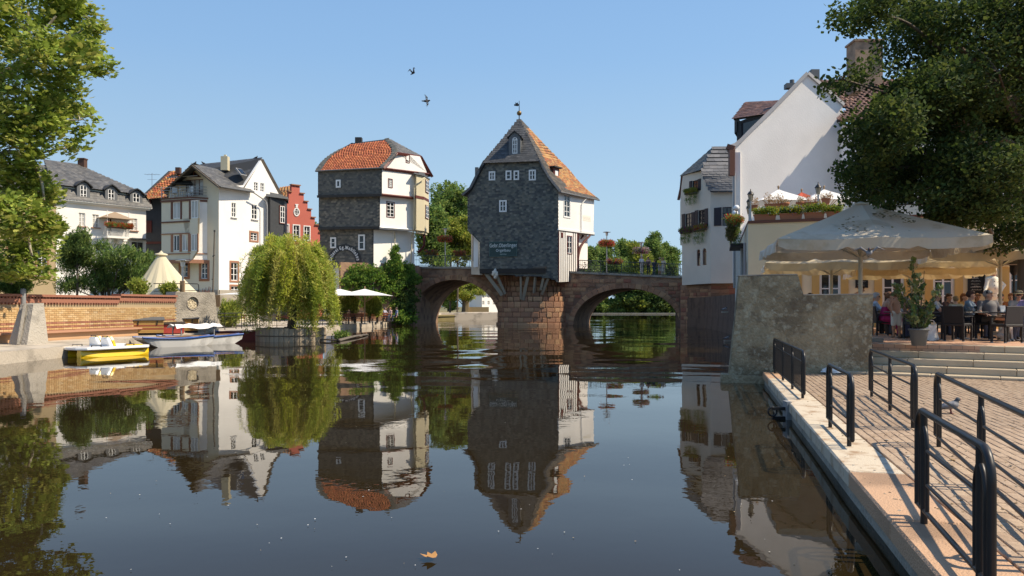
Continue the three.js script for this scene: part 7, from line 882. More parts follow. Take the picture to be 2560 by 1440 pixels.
{ const d = 44, H = thing('wilted_tree', 'dry brown bundle of upright twigs beside the striped boxes', 'plant', V(X(508, d), LQ, -d)), r = rng(12), gs = []; for (let i = 0; i < 40; i++) { const a = rr(-0.5, 0.5, r), b = rr(-0.5, 0.5, r); gs.push(limb([V(0, 0.3, 0), V(a * 0.12, 1.1, b * 0.12), V(a * 0.6 + 0.08, rr(1.9, 2.6, r), b * 0.6)], 0.03, 0.012, 4, 4)); } part(H, 'twigs', gs, mat('dryTwig', [0.14, 0.045, 0.03], 0.9)); part(H, 'base', rod(V(0, 0, 0), V(0, 0.5, 0), 0.22, 0.1, 8), M.dryTwig); }
// quay railing toward the terrace
{
  const pts = [[497, 826, 45], [532, 826, 45.6], [604, 820, 50], [838, 810, 59.5], [988, 800, 78]].map(([x, y, d]) => V(X(x, d), LQ, -d)); for (let k = 0; k < 4; k++) { const a = pts[k], b = pts[k + 1], L = a.distanceTo(b), H = thing('terrace_railing', ['short curved iron railing beside the dry twigs', 'black barred railing at the mast', 'black barred railing running behind the willow', 'black barred railing along the parasol terrace edge'][k], 'railing', a, 'iron railings along the left quay'), dir = V().subVectors(b, a).normalize(), P = (t, h) => V(dir.x * t, h, dir.z * t); part(H, 'top_rail', rod(P(0, 1.0), P(L - 0.1, 1.0), 0.025, 0.025, 6), M.iron); part(H, 'middle_rail', rod(P(0, 0.8), P(L - 0.1, 0.8), 0.015, 0.015, 6), M.iron); part(H, 'bottom_rail', rod(P(0, 0.12), P(L - 0.1, 0.12), 0.018, 0.018, 6), M.iron); const n = Math.min(90, Math.round(L / 0.22)), g = rod(V(0, 0.12, 0), V(0, 0.8, 0), 0.009, 0.009, 5), pg = rod(V(0, 0, 0), V(0, 1.0, 0), 0.025, 0.025, 6); for (let i = 0; i <= n; i++) { const m = part(H, i % 8 ? 'bar' : 'post', i % 8 ? g : pg, M.iron); m.position.copy(P(L * 0.99 * i / n, 0)); } }
}
// white parasols, benches, tables and diners on the riverside terrace
function parasol(label, px, d, pyt, pye, half, o = {}) {
  const s = d / FOCAL, base = o.ground ?? LQ, H = thing('parasol', label, 'parasol', V(X(px, d), base, -d), o.group, o.turn ?? 0), top = Y(pyt, d) - base, ev = Y(pye, d) - base, R = half * s, n = 8, gs = []; for (let i = 0; i < n; i++) for (let j = 0; j < 6; j++) { const P = (q, k) => { const a = (q / n) * 6.283 + Math.PI / 4, m = Math.max(Math.abs(Math.cos(a)), Math.abs(Math.sin(a))), t = k / 6; return V(Math.cos(a) / m * R * t, lerp(top, ev, t ** 0.92) - 0.06 * Math.sin(Math.PI * t) * (q % 2 ? 1 : 0), Math.sin(a) / m * R * t); }; gs.push(quadG(P(i, j), P(i + 1, j), P(i + 1, j + 1), P(i, j + 1))); } part(H, 'canopy', gs, o.cloth ?? M.whiteCloth); part(H, 'pole', rod(V(0, 0, 0), V(0, top + 0.1, 0), 0.045, 0.04, 8), o.pole ?? M.woodPole); const hub = ev - 0.55; for (let i = 0; i < 8; i++) { const a = i / 8 * 6.283 + Math.PI / 4, m = Math.max(Math.abs(Math.cos(a)), Math.abs(Math.sin(a))); part(H, 'rib', bar(V(0, hub, 0), V(Math.cos(a) / m * R * 0.5, lerp(top, ev, 0.5) - 0.06, Math.sin(a) / m * R * 0.5), 0.03, 0.03), o.pole ?? M.woodPole); } part(H, 'finial', ball(0.06, 0, top + 0.12, 0, 1, 1.3, 1, 8, 6), o.pole ?? M.woodPole); part(H, 'foot', box(0.5, 0.08, 0.5, 0, 0.04, 0), M.concrete); return H;
}
mat('whiteCloth', [0.82, 0.8, 0.76], 0.85, { side: THREE.DoubleSide, transmission: 0.15, thickness: 0 });
parasol('white square parasol nearest the ivy wall', 912, 62, 722, 739, 62, { group: 'white parasols on the riverside terrace' }); parasol('white square parasol half behind the willow', 850, 64, 722, 738, 60, { group: 'white parasols on the riverside terrace' }); parasol('white square parasol in front of the bay house', 640, 58, 726, 737, 70, { group: 'white parasols on the riverside terrace' });
function bench(label, px, d, turn) { const H = thing('garden_bench', label, 'bench', V(X(px, d), LQ, -d), 'teak benches on the riverside terrace', turn); for (const y of [0.42]) for (const z of [-0.15, 0, 0.15]) part(H, 'seat_slat', box(1.5, 0.03, 0.13, 0, y, z), M.teak); for (const y of [0.62, 0.78]) part(H, 'back_slat', box(1.5, 0.13, 0.03, 0, y, -0.22), M.teak); for (const x of [-0.65, 0.65]) { part(H, 'leg', box(0.05, 0.42, 0.05, x, 0.21, 0.15), M.iron); part(H, 'leg', box(0.05, 0.85, 0.05, x, 0.42, -0.19), M.iron); } }
function gtable(label, px, d) { const H = thing('garden_table', label, 'table', V(X(px, d), LQ, -d), 'teak tables on the riverside terrace'); part(H, 'tabletop', box(1.5, 0.05, 0.75, 0, 0.74, 0), M.teak); for (const [x, z] of [[-0.65, -0.3], [0.65, -0.3], [-0.65, 0.3], [0.65, 0.3]]) part(H, 'leg', box(0.05, 0.72, 0.05, x, 0.36, z), M.iron); }
[[850, 62.5, 'bench at the railing right of the willow'], [885, 64, 'bench below the front white parasol'], [922, 66, 'bench just right of the parasol pole'], [948, 70, 'bench left of the two diners'], [586, 55, 'bench at the foot of the bay house']].forEach(([x, d, l]) => bench(l, x, d, Math.PI + 0.3)); [[868, 64, 'teak table between the first two benches'], [905, 66, 'teak table at the front parasol pole'], [940, 71, 'teak table beside the diners'], [606, 56, 'teak table behind the bamboo clump']].forEach(([x, d, l]) => gtable(l, x, d));
person('seated diner in pale shirt at the ivy end of the riverside terrace', V(X(962, 73), LQ, -73), 1.2, { sit: true, top: [0.35, 0.34, 0.4], hair: [0.12, 0.1, 0.09], arms: [[-0.2, 0.78, 0.4], [0.2, 0.78, 0.4]], far: true }); person('seated diner with bare legs beside the ivy', V(X(976, 73.5), LQ, -73.5), -0.9, { sit: true, top: [0.6, 0.4, 0.36], shorts: true, hair: [0.3, 0.16, 0.06], far: true, legs: [[-0.11, 0.5, 0.42, -0.12, 0.07, 0.42], [0.11, 0.52, 0.42, 0.2, 0.3, 0.7]] }); person('seated diner in blue shirt nearest the bridge arch', V(X(992, 74.5), LQ, -74.5), -1.2, { sit: true, top: [0.2, 0.25, 0.42], hair: [0.06, 0.04, 0.03], far: true });
person('person with brown hair looking over the relief wall', V(X(519, 45), 1.05, -45), 0.3, { h: 1.6, top: [0.3, 0.2, 0.2], hair: [0.12, 0.05, 0.03], far: true }); person('person with reddish hair near the timber screen', V(X(530, 45.6), 0.85, -45.6), -0.5, { h: 1.66, top: [0.2, 0.2, 0.26], hair: [0.2, 0.07, 0.03], far: true });
{ const d = 31, H = thing('bollard', 'short grey metal bollard behind the brick wall', 'bollard', V(X(58, d), 1.72, -d)); part(H, 'post', lathe([[0.001, 0.82], [0.09, 0.8], [0.1, 0.74], [0.1, 0], [0.001, 0]], 14), M.zinc); }
{ const d = 33, H = thing('parking_sign', 'small grey sign on a pole under the plane tree', 'sign', V(X(57, d), 1.72, -d)); part(H, 'pole', rod(V(0, 0, 0), V(0, 1.35, 0), 0.03, 0.03, 8), M.zinc); part(H, 'plate', box(0.2, 0.26, 0.02, 0.05, 1.2, 0.02), M.frameWhite); }
// far bank seen through the left arch
{ const H = thing('far_house', 'pale house with windows on the far bank seen through the left arch', 'house', V(-2.5, 0.7, -150)), W = new Wall(G2(1205, 148), G2(1262, 152)), ws = [[1206, 752, 1211, 762], [1219, 752, 1224, 762], [1232, 752, 1237, 762], [1206, 735, 1211, 745], [1219, 735, 1224, 745]].map((r) => W.rect(...r)); wall(H, W, [[0, 0.5], [W.len, 0.5], [W.len, Y(728, 150)], [0, Y(728, 150)]], ws, M.white, 0.3, 'wall'); ws.forEach((r) => windowAt(H, W, r, { nx: 2, ny: 2 })); partW(H, 'core', prism([xz(W.pt(0.2, 0, -0.4)), xz(W.pt(W.len, 0, -0.4)), xz(W.pt(W.len, 0, -5)), xz(W.pt(0.2, 0, -5))], 0.5, Y(730, 150)), M.white); slope(H, [W.pt(-0.4, Y(728, 150), 0.4), W.pt(-0.4, Y(712, 150), -3)], [W.pt(W.len + 0.4, Y(728, 150), 0.4), W.pt(W.len + 0.4, Y(712, 150), -3)], { w: 0.5, h: 0.5, cols: TILEBROWN, name: 'roof', tileName: 'roof_tiles' }); }
{ const H = thing('garden_wall', 'low sandstone wall and gate pier on the far bank', 'wall', V(X(1178, 128), 0.72, -128)); part(H, 'wall', box(3.4, 1.0, 0.5, 1.2, 0.5, 0), M.tan); part(H, 'pier', box(1.1, 1.9, 0.8, -0.9, 0.95, 0.2), M.tan); part(H, 'pier_cap', box(1.3, 0.2, 1.0, -0.9, 2.0, 0.2), M.tan); }
// ------------------------------------------------------------------ quay railings
mat('railPaint', [0.03, 0.026, 0.024], 0.42, { map: tex(256, (u, v) => lerp(0.75, 1.3, fbm(u, v, 12, 4, 91)) * 0.75, 0.6), metalness: 0.25 });
function quayRail(label, A, B, o = {}) {
  const L = A.distanceTo(B), dir = V().subVectors(B, A).normalize(), H = thing('quay_railing', label, 'railing', V(A.x, QUAY, A.z), 'tubular railings on the quay'), P = (t, h) => V(dir.x * t, h, dir.z * t), posts = o.posts ?? [0, L], e = 0.2, arc = (t0, t1, sgn) => { const c = []; for (let i = 0; i <= 6; i++) { const a = Math.PI / 2 * i / 6; c.push(P(t0 + sgn * (0.16 - 0.16 * Math.sin(a)) - 0, 0.64 + 0.16 * (Math.sin(a)))); } return c; };
  const end = (t, s) => Array.from({ length: 7 }, (_, i) => { const a = Math.PI / 2 * i / 6; return P(t + s * (e - 0.16 + 0.16 * Math.cos(a)), 0.64 + 0.16 * Math.sin(a)); });
  const path = [P(-e, 0.1), P(-e, 0.4), ...end(0, -1), P(L * 0.33, 0.8), P(L * 0.66, 0.8), ...end(L, 1).reverse(), P(L + e, 0.4), P(L + e, 0.1)]; part(H, 'top_rail', tube(path, 0.024, 110, 10, 0.15), M.railPaint); part(H, 'bottom_rail', rod(P(-e, 0.1), P(L + e, 0.1), 0.019, 0.019, 8), M.railPaint);
  for (const t of posts) { part(H, 'post', rod(P(t, -0.02), P(t, 0.8), 0.024, 0.024, 10), M.railPaint); part(H, 'loop', tube([P(t - 0.1, 0.1), P(t - 0.1, 0.36), P(t - 0.1, 0.56), P(t - 0.06, 0.66), P(t, 0.7), P(t + 0.06, 0.66), P(t + 0.1, 0.56), P(t + 0.1, 0.36), P(t + 0.1, 0.1)], 0.0145, 50, 8, 0.4), M.railPaint); }
  for (let i = 1; i < posts.length; i++) { const a = posts[i - 1] + 0.1, b = posts[i] - 0.1; for (const h of o.bars ? [0.62] : [0.54, 0.3]) part(H, 'middle_rail', rod(P(a, h), P(b, h), 0.014, 0.014, 8), M.railPaint); if (o.bars) { const n = Math.round((b - a) / 0.13), g = rod(V(0, 0.1, 0), V(0, 0.78, 0), 0.007, 0.007, 6); for (let k = 1; k < n; k++) part(H, 'bar', g, M.railPaint).position.copy(P(lerp(a, b, k / n), 0)); } }
}
{
  const g = (px, py) => { const d = FOCAL * 1.55 / (py - HORIZON); return V(X(px, d), 0, -d); }, A = g(1937, 934), B = g(2006.7, 996.5), L = A.distanceTo(B);
  quayRail('barred railing on the quay edge against the concrete wall', A, B, { posts: [0, L * 0.36, L * 0.7, L], bars: true });
  quayRail('short two-post railing on the white painted quay edge', g(2075.6, 1069.8), g(2123, 1117)); quayRail('nearest two-post railing on the pink quay edge stones', g(2310, 1311), V(2.54, 0, -4.23));
  const C = g(2179, 992), D = g(2282, 1069.7), L2 = C.distanceTo(D); quayRail('three-post railing on the paving in front of the steps', C, D, { posts: [0, L2 * 0.52, L2] });
  const E = g(2347, 1117), Fq = V(4.0, 0, -6.65), dir = V().subVectors(Fq, E); quayRail('long railing on the paving beside the standing pigeon', E, E.clone().addScaledVector(dir, 2), { posts: [0, dir.length(), dir.length() * 2] });
}
// ------------------------------------------------------------------ big square parasols of the restaurant
mat('canvas', [0.66, 0.565, 0.41], 0.85, { side: THREE.DoubleSide, transmission: 0.34, thickness: 0, map: tex(512, (u, v) => mix3([1, 1, 1], [0.66, 0.6, 0.48], sstep(0.52, 0.75, fbm(u, v, 6, 5, 93)) * 0.7), 4) }); mat('canvasCream', [0.74, 0.6, 0.34], 0.85, { side: THREE.DoubleSide, transmission: 0.5, thickness: 0, map: T.plaster }); mat('mastPaint', [0.5, 0.46, 0.36], 0.5);
function bigParasol(label, c, half, turn, top, ev, cloth, o = {}) {
  const H = thing('restaurant_parasol', label, 'parasol', V(c.x, TERR, c.z), 'large square parasols of the restaurant', turn), T = top - TERR, E = ev - TERR, gs = [], val = [], N = 8;
  for (let s = 0; s < 4; s++) { const rot = (x, z) => { const a = s * Math.PI / 2; return [x * Math.cos(a) + z * Math.sin(a), -x * Math.sin(a) + z * Math.cos(a)]; }, P = (i, j) => { const t = j / N, w = lerp(0.14, half, t), u = (i / 8 * 2 - 1), rib = Math.abs(Math.sin(i / 8 * Math.PI * 2)), [x, z] = rot(u * w, w); return V(x, lerp(T, E, t ** 0.95) - 0.09 * rib * Math.sin(Math.PI * clamp(t, 0.05, 1)) - (t === 1 ? 0.05 * rib : 0), z); };
    for (let j = 0; j < N; j++) for (let i = 0; i < 8; i++) gs.push(quadG(P(i, j), P(i, j + 1), P(i + 1, j + 1), P(i + 1, j)));
    const vs = 24; for (let i = 0; i < vs; i++) { const Q = (q, lo) => { const u = q / vs * 2 - 1, e = P(q / vs * 8, N), k = Math.abs(((q / vs * 3) % 1) - 0.5) * 2, [ox, oz] = rot(0, 0.02 + 0.03 * Math.sin(q * 1.1)); return V(e.x + (lo ? ox : 0), lerp(E - 0.05 * Math.abs(Math.sin(q / vs * Math.PI * 2)), 0, 0) - (lo ? 0.25 - 0.07 * Math.max(0, k - 0.75) * 4 : 0), e.z + (lo ? oz : 0)); }; val.push(quadG(Q(i, 1), Q(i + 1, 1), Q(i + 1, 0), Q(i, 0))); } }
  part(H, 'canopy', gs, cloth); part(H, 'valance', val, cloth); part(H, 'top_cap', [box(0.34, 0.05, 0.34, 0, T + 0.02, 0), lathe([[0.16, T + 0.04], [0.05, T + 0.08], [0.001, T + 0.08]], 10)], cloth); part(H, 'mast', rod(V(0, 0, 0), V(0, T, 0), 0.055, 0.05, 12), M.mastPaint);
  for (let i = 0; i < 8; i++) { const a = i * Math.PI / 4, m = Math.max(Math.abs(Math.cos(a)), Math.abs(Math.sin(a))), q = half / m; part(H, 'rib', bar(V(Math.cos(a) * 0.1, T - 0.06, Math.sin(a) * 0.1), V(Math.cos(a) * q * 0.97, E - 0.03, Math.sin(a) * q * 0.97), 0.03, 0.04), M.mastPaint); part(H, 'strut', bar(V(0, E - 0.35, 0), V(Math.cos(a) * q * 0.5, lerp(T, E, 0.5) - 0.1, Math.sin(a) * q * 0.5), 0.025, 0.025), M.mastPaint); }
  part(H, 'base', box(0.9, 0.1, 0.9, 0, 0.05, 0), M.concrete); return H;
}
{
  const c = V(8.98, 0, -20.1), H = bigParasol('big dusty grey-white parasol in front with leaf litter on top', c, 2.28, -0.22, 4.43, 3.42, M.canvas), r = rng(95), list = [];
  for (let i = 0; i < 420; i++) { const a = rr(-1, 1, r), t = 0.25 + 0.7 * r(), x = a * t * 2.28 * 0.7 + 0.3, z = t * 2.28; if (noise3(x * 1.6, 1, z * 1.6) < 0.56 && r() < 0.93) continue; const y = lerp(4.43, 3.42, t ** 0.95) - TERR, q = V(x, y + 0.005, z).applyAxisAngle(V(0, 1, 0), -0.22).add(V(c.x, TERR, c.z)); list.push([new THREE.Matrix4().compose(q, new THREE.Quaternion().setFromEuler(new THREE.Euler(-Math.PI / 2 + 0.4 + rr(-0.2, 0.2, r), 0, r() * 6.28)), V(1, 1, 1).multiplyScalar(rr(0.04, 0.1, r))), pickCol([[0.2, 0.14, 0.05], [0.28, 0.2, 0.08], [0.14, 0.1, 0.04]], r)]); } copies(H, 'leaf_litter', leafShape(OVAL), mat('litter', [1, 1, 1], 0.9, { side: THREE.DoubleSide }), list);
  bigParasol('cream parasol glowing behind the big front parasol', V(11.3, 0, -27.6), 2.3, -0.28, 4.2, 3.28, M.canvasCream); bigParasol('cream parasol over the blackboard at the right', V(15.4, 0, -24.6), 2.5, -0.3, 4.5, 3.42, M.canvasCream); bigParasol('cream parasol in front of the restaurant door', V(15.2, 0, -29.6), 2.2, -0.3, 4.2, 3.2, M.canvasCream);
}
// ------------------------------------------------------------------ restaurant furniture
mat('rattan', [0.018, 0.016, 0.018], 0.5, { bumpMap: tex(256, (u, v) => 0.5 + 0.5 * Math.sin(u * 6.283 * 16) * Math.sin(v * 6.283 * 16), 0.4), bumpScale: 0.006, map: tex(128, (u, v) => lerp(0.7, 1.6, (Math.sin(u * 6.283 * 16) * Math.sin(v * 6.283 * 16) + 1) / 2) * 0.6, 0.4) }); mat('tableTop', [0.05, 0.04, 0.036], 0.4); mat('cloth', [0.7, 0.69, 0.66], 0.85); mat('china', [0.8, 0.8, 0.78], 0.25);
function chair(label, x, d, turn) {
  const H = thing('rattan_chair', label, 'chair', V(x, TERR, -d), 'dark woven chairs on the restaurant terrace', turn); part(H, 'seat', cham(0.5, 0.07, 0.5, 0.015).translate(0, 0.43, 0), M.rattan); const b = part(H, 'backrest', cham(0.5, 0.46, 0.045, 0.015).rotateX(-0.12).translate(0, 0.68, -0.24), M.rattan);
  for (const [sx, sz] of [[-1, -1], [1, -1], [-1, 1], [1, 1]]) part(H, 'leg', bar(V(sx * 0.23, 0, sz * 0.22), V(sx * 0.23, sz < 0 ? 0.46 : 0.65, sz * 0.22), 0.045, 0.045), M.rattan); for (const s of [-1, 1]) part(H, 'armrest', bar(V(s * 0.25, 0.64, -0.24), V(s * 0.25, 0.65, 0.24), 0.05, 0.03), M.rattan); part(H, 'foot_caps', [[-1, -1], [1, -1], [-1, 1], [1, 1]].map(([a, c]) => box(0.05, 0.02, 0.05, a * 0.23, 0.01, c * 0.22)), M.steel); return H;
}
function table(label, x, d, turn, w = 0.8) { const H = thing('cafe_table', label, 'table', V(x, TERR, -d), 'tables on the restaurant terrace', turn); part(H, 'tabletop', cham(w, 0.035, 0.8, 0.01).translate(0, 0.735, 0), M.tableTop); part(H, 'pedestal', box(0.09, 0.7, 0.09, 0, 0.37, 0), M.rattan); part(H, 'foot', [box(0.5, 0.03, 0.08, 0, 0.02, 0), box(0.08, 0.03, 0.5, 0, 0.02, 0)], M.steel); return H; }
const glassM = mat('drink', [0.85, 0.9, 0.92], 0.05, { transmission: 1, thickness: 0.01, ior: 1.4 });
function crockery(label, kind, x, y, z) { const p = V(x, y, z), H = thing(kind, label, kind.split('_').pop(), p, 'crockery on the restaurant tables'); if (kind === 'coffee_cup') { part(H, 'cup', lathe([[0.025, 0], [0.042, 0.04], [0.046, 0.075], [0.042, 0.075], [0.036, 0.03], [0.001, 0.012]], 14).translate(0, 0.01, 0), M.china); part(H, 'saucer', lathe([[0.001, 0.0], [0.05, 0.003], [0.08, 0.014], [0.08, 0.018], [0.001, 0.008]], 16), M.china); } else if (kind === 'menu_stand') { part(H, 'card', box(0.13, 0.16, 0.012, 0, 0.09, 0).rotateX(-0.15), M.cloth); part(H, 'foot', box(0.14, 0.02, 0.07, 0, 0.01, 0), M.china); } else part(H, 'glass', lathe([[0.03, 0], [0.032, 0.002], [0.035, 0.13], [0.033, 0.13], [0.03, 0.008], [0.001, 0.006]], 14), glassM); }
{
  const tp = TERR + 0.753, gx = (px, d) => X(px, d);
  // front row
  table('table between the striped-shirt diner and the boy', gx(2262, 22.6), 22.6, 0.3); table('table with cups in front of the man in glasses', gx(2402, 21.4), 21.4, 0.25, 1.1); table('table at the frame edge with white cups', gx(2530, 20.4), 20.4, 0.25, 1.1); table('table behind the magenta dress', gx(2205, 25.2), 25.2, 0.3); table('table beside the glass-washed door', gx(2360, 25.5), 25.5, 0.3, 1.2); table('table under the blackboard', gx(2470, 26), 26, 0.3, 1.4); table('table near the waitress leaning over', gx(2105, 28.3), 28.3, 0.3, 1.4);
  [[2517, 19.3, Math.PI + 0.15, 'empty chair with its back to the steps at the right'], [2395, 20.2, 2.2, 'chair turned sideways with its armrest toward the steps'], [2372, 21.0, 2.9, 'chair with its back to the steps at the glasses table'], [2292, 21.4, Math.PI + 0.1, 'chair of the striped-shirt diner behind the potted laurel'], [2206, 23.8, 1.4, 'chair under the woman in magenta'], [2190, 25.0, 1.5, 'chair of the grey-haired man'], [2424, 22.1, 0.6, 'chair of the man in glasses'], [2474, 21.3, 0.25, 'chair of the man in the cap'], [2548, 21.9, -0.4, 'chair of the man in the straw hat'], [2345, 24.6, 2.6, 'chair of the man in pale blue'], [2440, 26.6, 0.2, 'chair under the blackboard nearest the statue'], [2500, 26.8, -0.3, 'chair at the far right table'], [2085, 28.6, 0.8, 'chair at the window table'], [2155, 27.6, -1.4, 'chair beside the mast of the front parasol'], [2405, 25.4, 2.8, 'chair facing the blackboard']].forEach(([px, d, t, l]) => chair(l, gx(px, d), d, t));
  for (const [k, px, d, l] of [['coffee_cup', 2392, 21.3, 'white cup nearest the turned chair'], ['menu_stand', 2387, 21.6, 'white menu card on the glasses table'], ['water_glass', 2420, 21.2, 'tall glass beside the man in glasses'], ['water_glass', 2426, 21.3, 'blue water glass on the glasses table'], ['coffee_cup', 2436, 21.5, 'white cup at the far end of the glasses table'], ['menu_stand', 2508, 20.3, 'white menu card on the table at the frame edge'], ['coffee_cup', 2518, 20.1, 'white cup on the table at the frame edge'], ['water_glass', 2263, 22.5, 'glass on the boy and mother table'], ['coffee_cup', 2255, 22.7, 'white cup beside the boy']]) crockery(l, k, gx(px, d), tp, -d);
}
// ------------------------------------------------------------------ people on the terrace
{
  const T0 = (px, d) => V(X(px, d), TERR, -d), G = 'diners on the restaurant terrace';
  person('shirtless boy in cap and white shorts standing with his back to the river', T0(2241, 22.2), Math.PI - 0.15, { h: 1.3, bare: true, shorts: true, skin: 1, bottom: [0.68, 0.66, 0.58], cap: [0.16, 0.14, 0.08], hair: [0.14, 0.08, 0.04], arms: [[-0.34, 0.86, 0.1], [0.2, 0.95, -0.12]], shoe: [0.2, 0.13, 0.08], headFwd: 0.02, nod: 0.15 });
  person('woman in magenta strapless dress with tied hair sitting beside the boy', T0(2208, 23.7), 1.3, { sit: true, strap: true, dress: true, skirt: true, skin: 0, top: [0.42, 0.015, 0.11], bottom: [0.42, 0.015, 0.11], hair: [0.2, 0.09, 0.04], bun: true, lean: 0.22, arms: [[-0.12, 0.8, 0.46], [0.14, 0.82, 0.5]], group: G, nod: 0.1 });
  person('grey-haired man in pale blue shirt and sunglasses at the wall end', T0(2189, 25.2), 1.2, { sit: true, top: [0.42, 0.5, 0.62], hair: [0.4, 0.39, 0.38], shades: true, arms: [[-0.15, 0.78, 0.42], [0.15, 0.78, 0.42]], group: G });
  person('diner in red and white striped shirt leaning over the table', T0(2312, 22.0), Math.PI + 0.9, { sit: true, stripes: true, wide: 1.22, lean: 0.75, skin: 2, hair: [0.2, 0.18, 0.17], arms: [[-0.42, 0.75, 0.5], [0.4, 0.72, 0.42]], group: G, bottom: [0.05, 0.06, 0.12] });
  person('waitress in black with bun bending over the far table', T0(2124, 28), 1.25, { top: [0.015, 0.015, 0.017], bottom: [0.02, 0.02, 0.022], strap: true, skin: 1, bun: true, lean: 0.55, arms: [[-0.15, 0.85, 0.62], [0.15, 0.83, 0.6]], hair: [0.05, 0.025, 0.015], nod: 0.3 });
  person('waitress in black dress carrying a tray at the dark doorway', T0(2240, 31.2), 0.1, { top: [0.02, 0.02, 0.02], bottom: [0.2, 0.19, 0.18], skirt: true, skin: 0, arms: [[-0.2, 1.05, 0.35], [0.2, 1.05, 0.35]], hair: [0.05, 0.03, 0.02], long: false });
  person('dark-haired man at the table just above the concrete wall', T0(2024, 26.5), 0.7, { sit: true, top: [0.25, 0.18, 0.12], skin: 3, hair: [0.03, 0.02, 0.015], wide: 1.15, group: G, arms: [[-0.2, 0.8, 0.38], [0.2, 0.8, 0.38]] });
  for (const [px, d, t, top, hair, l] of [[2084, 28.8, 0.6, [0.24, 0.06, 0.04], [0.18, 0.06, 0.03], 'red-haired diner under the cream mast'], [2104, 29, -0.5, [0.1, 0.05, 0.04], [0.12, 0.05, 0.03], 'diner in dark top beside the red-haired one'], [2156, 27.6, -0.6, [0.03, 0.03, 0.035], [0.02, 0.015, 0.012], 'black-haired diner in front of the parasol mast'], [2181, 28.6, 0.3, [0.2, 0.12, 0.1], [0.03, 0.02, 0.02], 'dark-haired diner behind the grey-haired man'], [2370, 27, 0.4, [0.06, 0.04, 0.06], [0.06, 0.03, 0.02], 'diner in dark top left of the window post'], [2408, 26.5, 0.5, [0.5, 0.3, 0.1], [0.24, 0.1, 0.04], 'diner with auburn hair in orange top'], [2443, 27, -0.2, [0.14, 0.06, 0.12], [0.2, 0.1, 0.05], 'diner in plum top below the blackboard'], [2470, 26.2, 0.1, [0.4, 0.16, 0.05], [0.22, 0.08, 0.03], 'long-haired diner in rust top near the statue'], [2502, 26.6, -0.7, [0.6, 0.55, 0.52], [0.02, 0.015, 0.012], 'black-haired diner in white top beside the yellow mast'], [2528, 26, -0.5, [0.4, 0.15, 0.06], [0.25, 0.1, 0.04], 'auburn-haired diner near the patio heater'], [2390, 24.3, 2.9, [0.4, 0.4, 0.3], [0.25, 0.17, 0.08], 'fair-haired child facing the restaurant']]) person(l, T0(px, d), t, { sit: true, top, hair, h: l.includes('child') ? 1.45 : 1.7, hairLong: px > 2400 || px === 2084, group: G, arms: [[-0.18, 0.8, 0.4], [0.18, 0.8, 0.4]], skin: px % 3 });
  person('man in pale blue shirt with dark strap in the middle of the terrace', T0(2340, 24.6), 0.9, { sit: true, top: [0.45, 0.5, 0.58], hair: [0.15, 0.1, 0.07], wide: 1.1, group: G, arms: [[-0.2, 0.8, 0.42], [0.2, 0.8, 0.42]] });
  person('dark-haired man in glasses and grey-blue shirt behind the cups', T0(2424, 22.3), 0.85, { sit: true, top: [0.2, 0.26, 0.32], hair: [0.06, 0.025, 0.015], glasses: true, wide: 1.15, group: G, arms: [[-0.22, 0.8, 0.42], [0.22, 0.8, 0.42]], yaw: 0.3 });
  person('stout man in dark cap and checked grey shirt with crossed legs', T0(2474, 21.3), 0.15, { sit: true, top: [0.13, 0.12, 0.12], bottom: [0.1, 0.09, 0.08], shorts: true, cap: [0.02, 0.02, 0.024], hair: [0.3, 0.28, 0.26], wide: 1.35, skin: 0, group: G, lean: -0.12, yaw: 0.6, arms: [[-0.3, 0.68, 0.28], [0.26, 0.7, 0.3]], legs: [[-0.22, 0.6, 0.4, 0.26, 0.56, 0.5], [0.13, 0.5, 0.42, 0.13, 0.07, 0.46]] });
  person('man in straw hat and sunglasses with dark strap at the frame edge', T0(2546, 21.8), -0.35, { sit: true, top: [0.42, 0.38, 0.33], cap: [0.2, 0.17, 0.1], brim: true, shades: true, hair: [0.2, 0.15, 0.1], group: G, arms: [[-0.2, 0.78, 0.4], [0.2, 0.78, 0.4]] });
  person('diner in lilac shirt cut by the frame edge', T0(2572, 20.2), -1.1, { sit: true, top: [0.4, 0.3, 0.5], hair: [0.2, 0.15, 0.1], group: G, arms: [[-0.2, 0.78, 0.45], [0.2, 0.78, 0.45]], long: true });
  // people on the bridge
  const BR = (px) => { const u = BW.uv(px, 670)[0], p = BW.pt(u, 0, -0.75); p.y = BW.uv(px, deckLine(px) - 1)[1]; return p; }, GB = 'people leaning on the bridge railing'; for (const [px, o, t, l] of [[1601, { h: 1.8, top: [0.75, 0.72, 0.68], bottom: [0.62, 0.58, 0.5], hair: [0.35, 0.33, 0.3] }, 0.6, 'man in white shirt leaning on the bridge railing'], [1618, { top: [0.12, 0.05, 0.05], strap: true, bottom: [0.02, 0.02, 0.03], hair: [0.1, 0.05, 0.03], hairLong: true }, -0.6, 'woman in dark sleeveless top on the bridge'], [1632, { h: 1.5, top: [0.03, 0.04, 0.1], bottom: [0.03, 0.07, 0.16], skin: 3, hair: [0.02, 0.015, 0.01], lean: 0.25 }, 0.3, 'child in dark blue bending over the bridge railing'], [1647, { top: [0.7, 0.6, 0.04], bottom: [0.6, 0.56, 0.5], shorts: true, cap: [0.6, 0.5, 0.28], brim: true }, 0.4, 'woman in yellow shirt and straw hat on the bridge'], [1655, { h: 1.7, top: [0.7, 0.55, 0.4], bottom: [0.65, 0.6, 0.52], skirt: true, hair: [0.3, 0.18, 0.08] }, -0.4, 'woman in pale dress beside the straw hat']]) person(l, BR(px), t, { ...o, far: true, group: GB, arms: [[-0.26, 1.02, 0.25], [0.26, 1.02, 0.25]] });
}
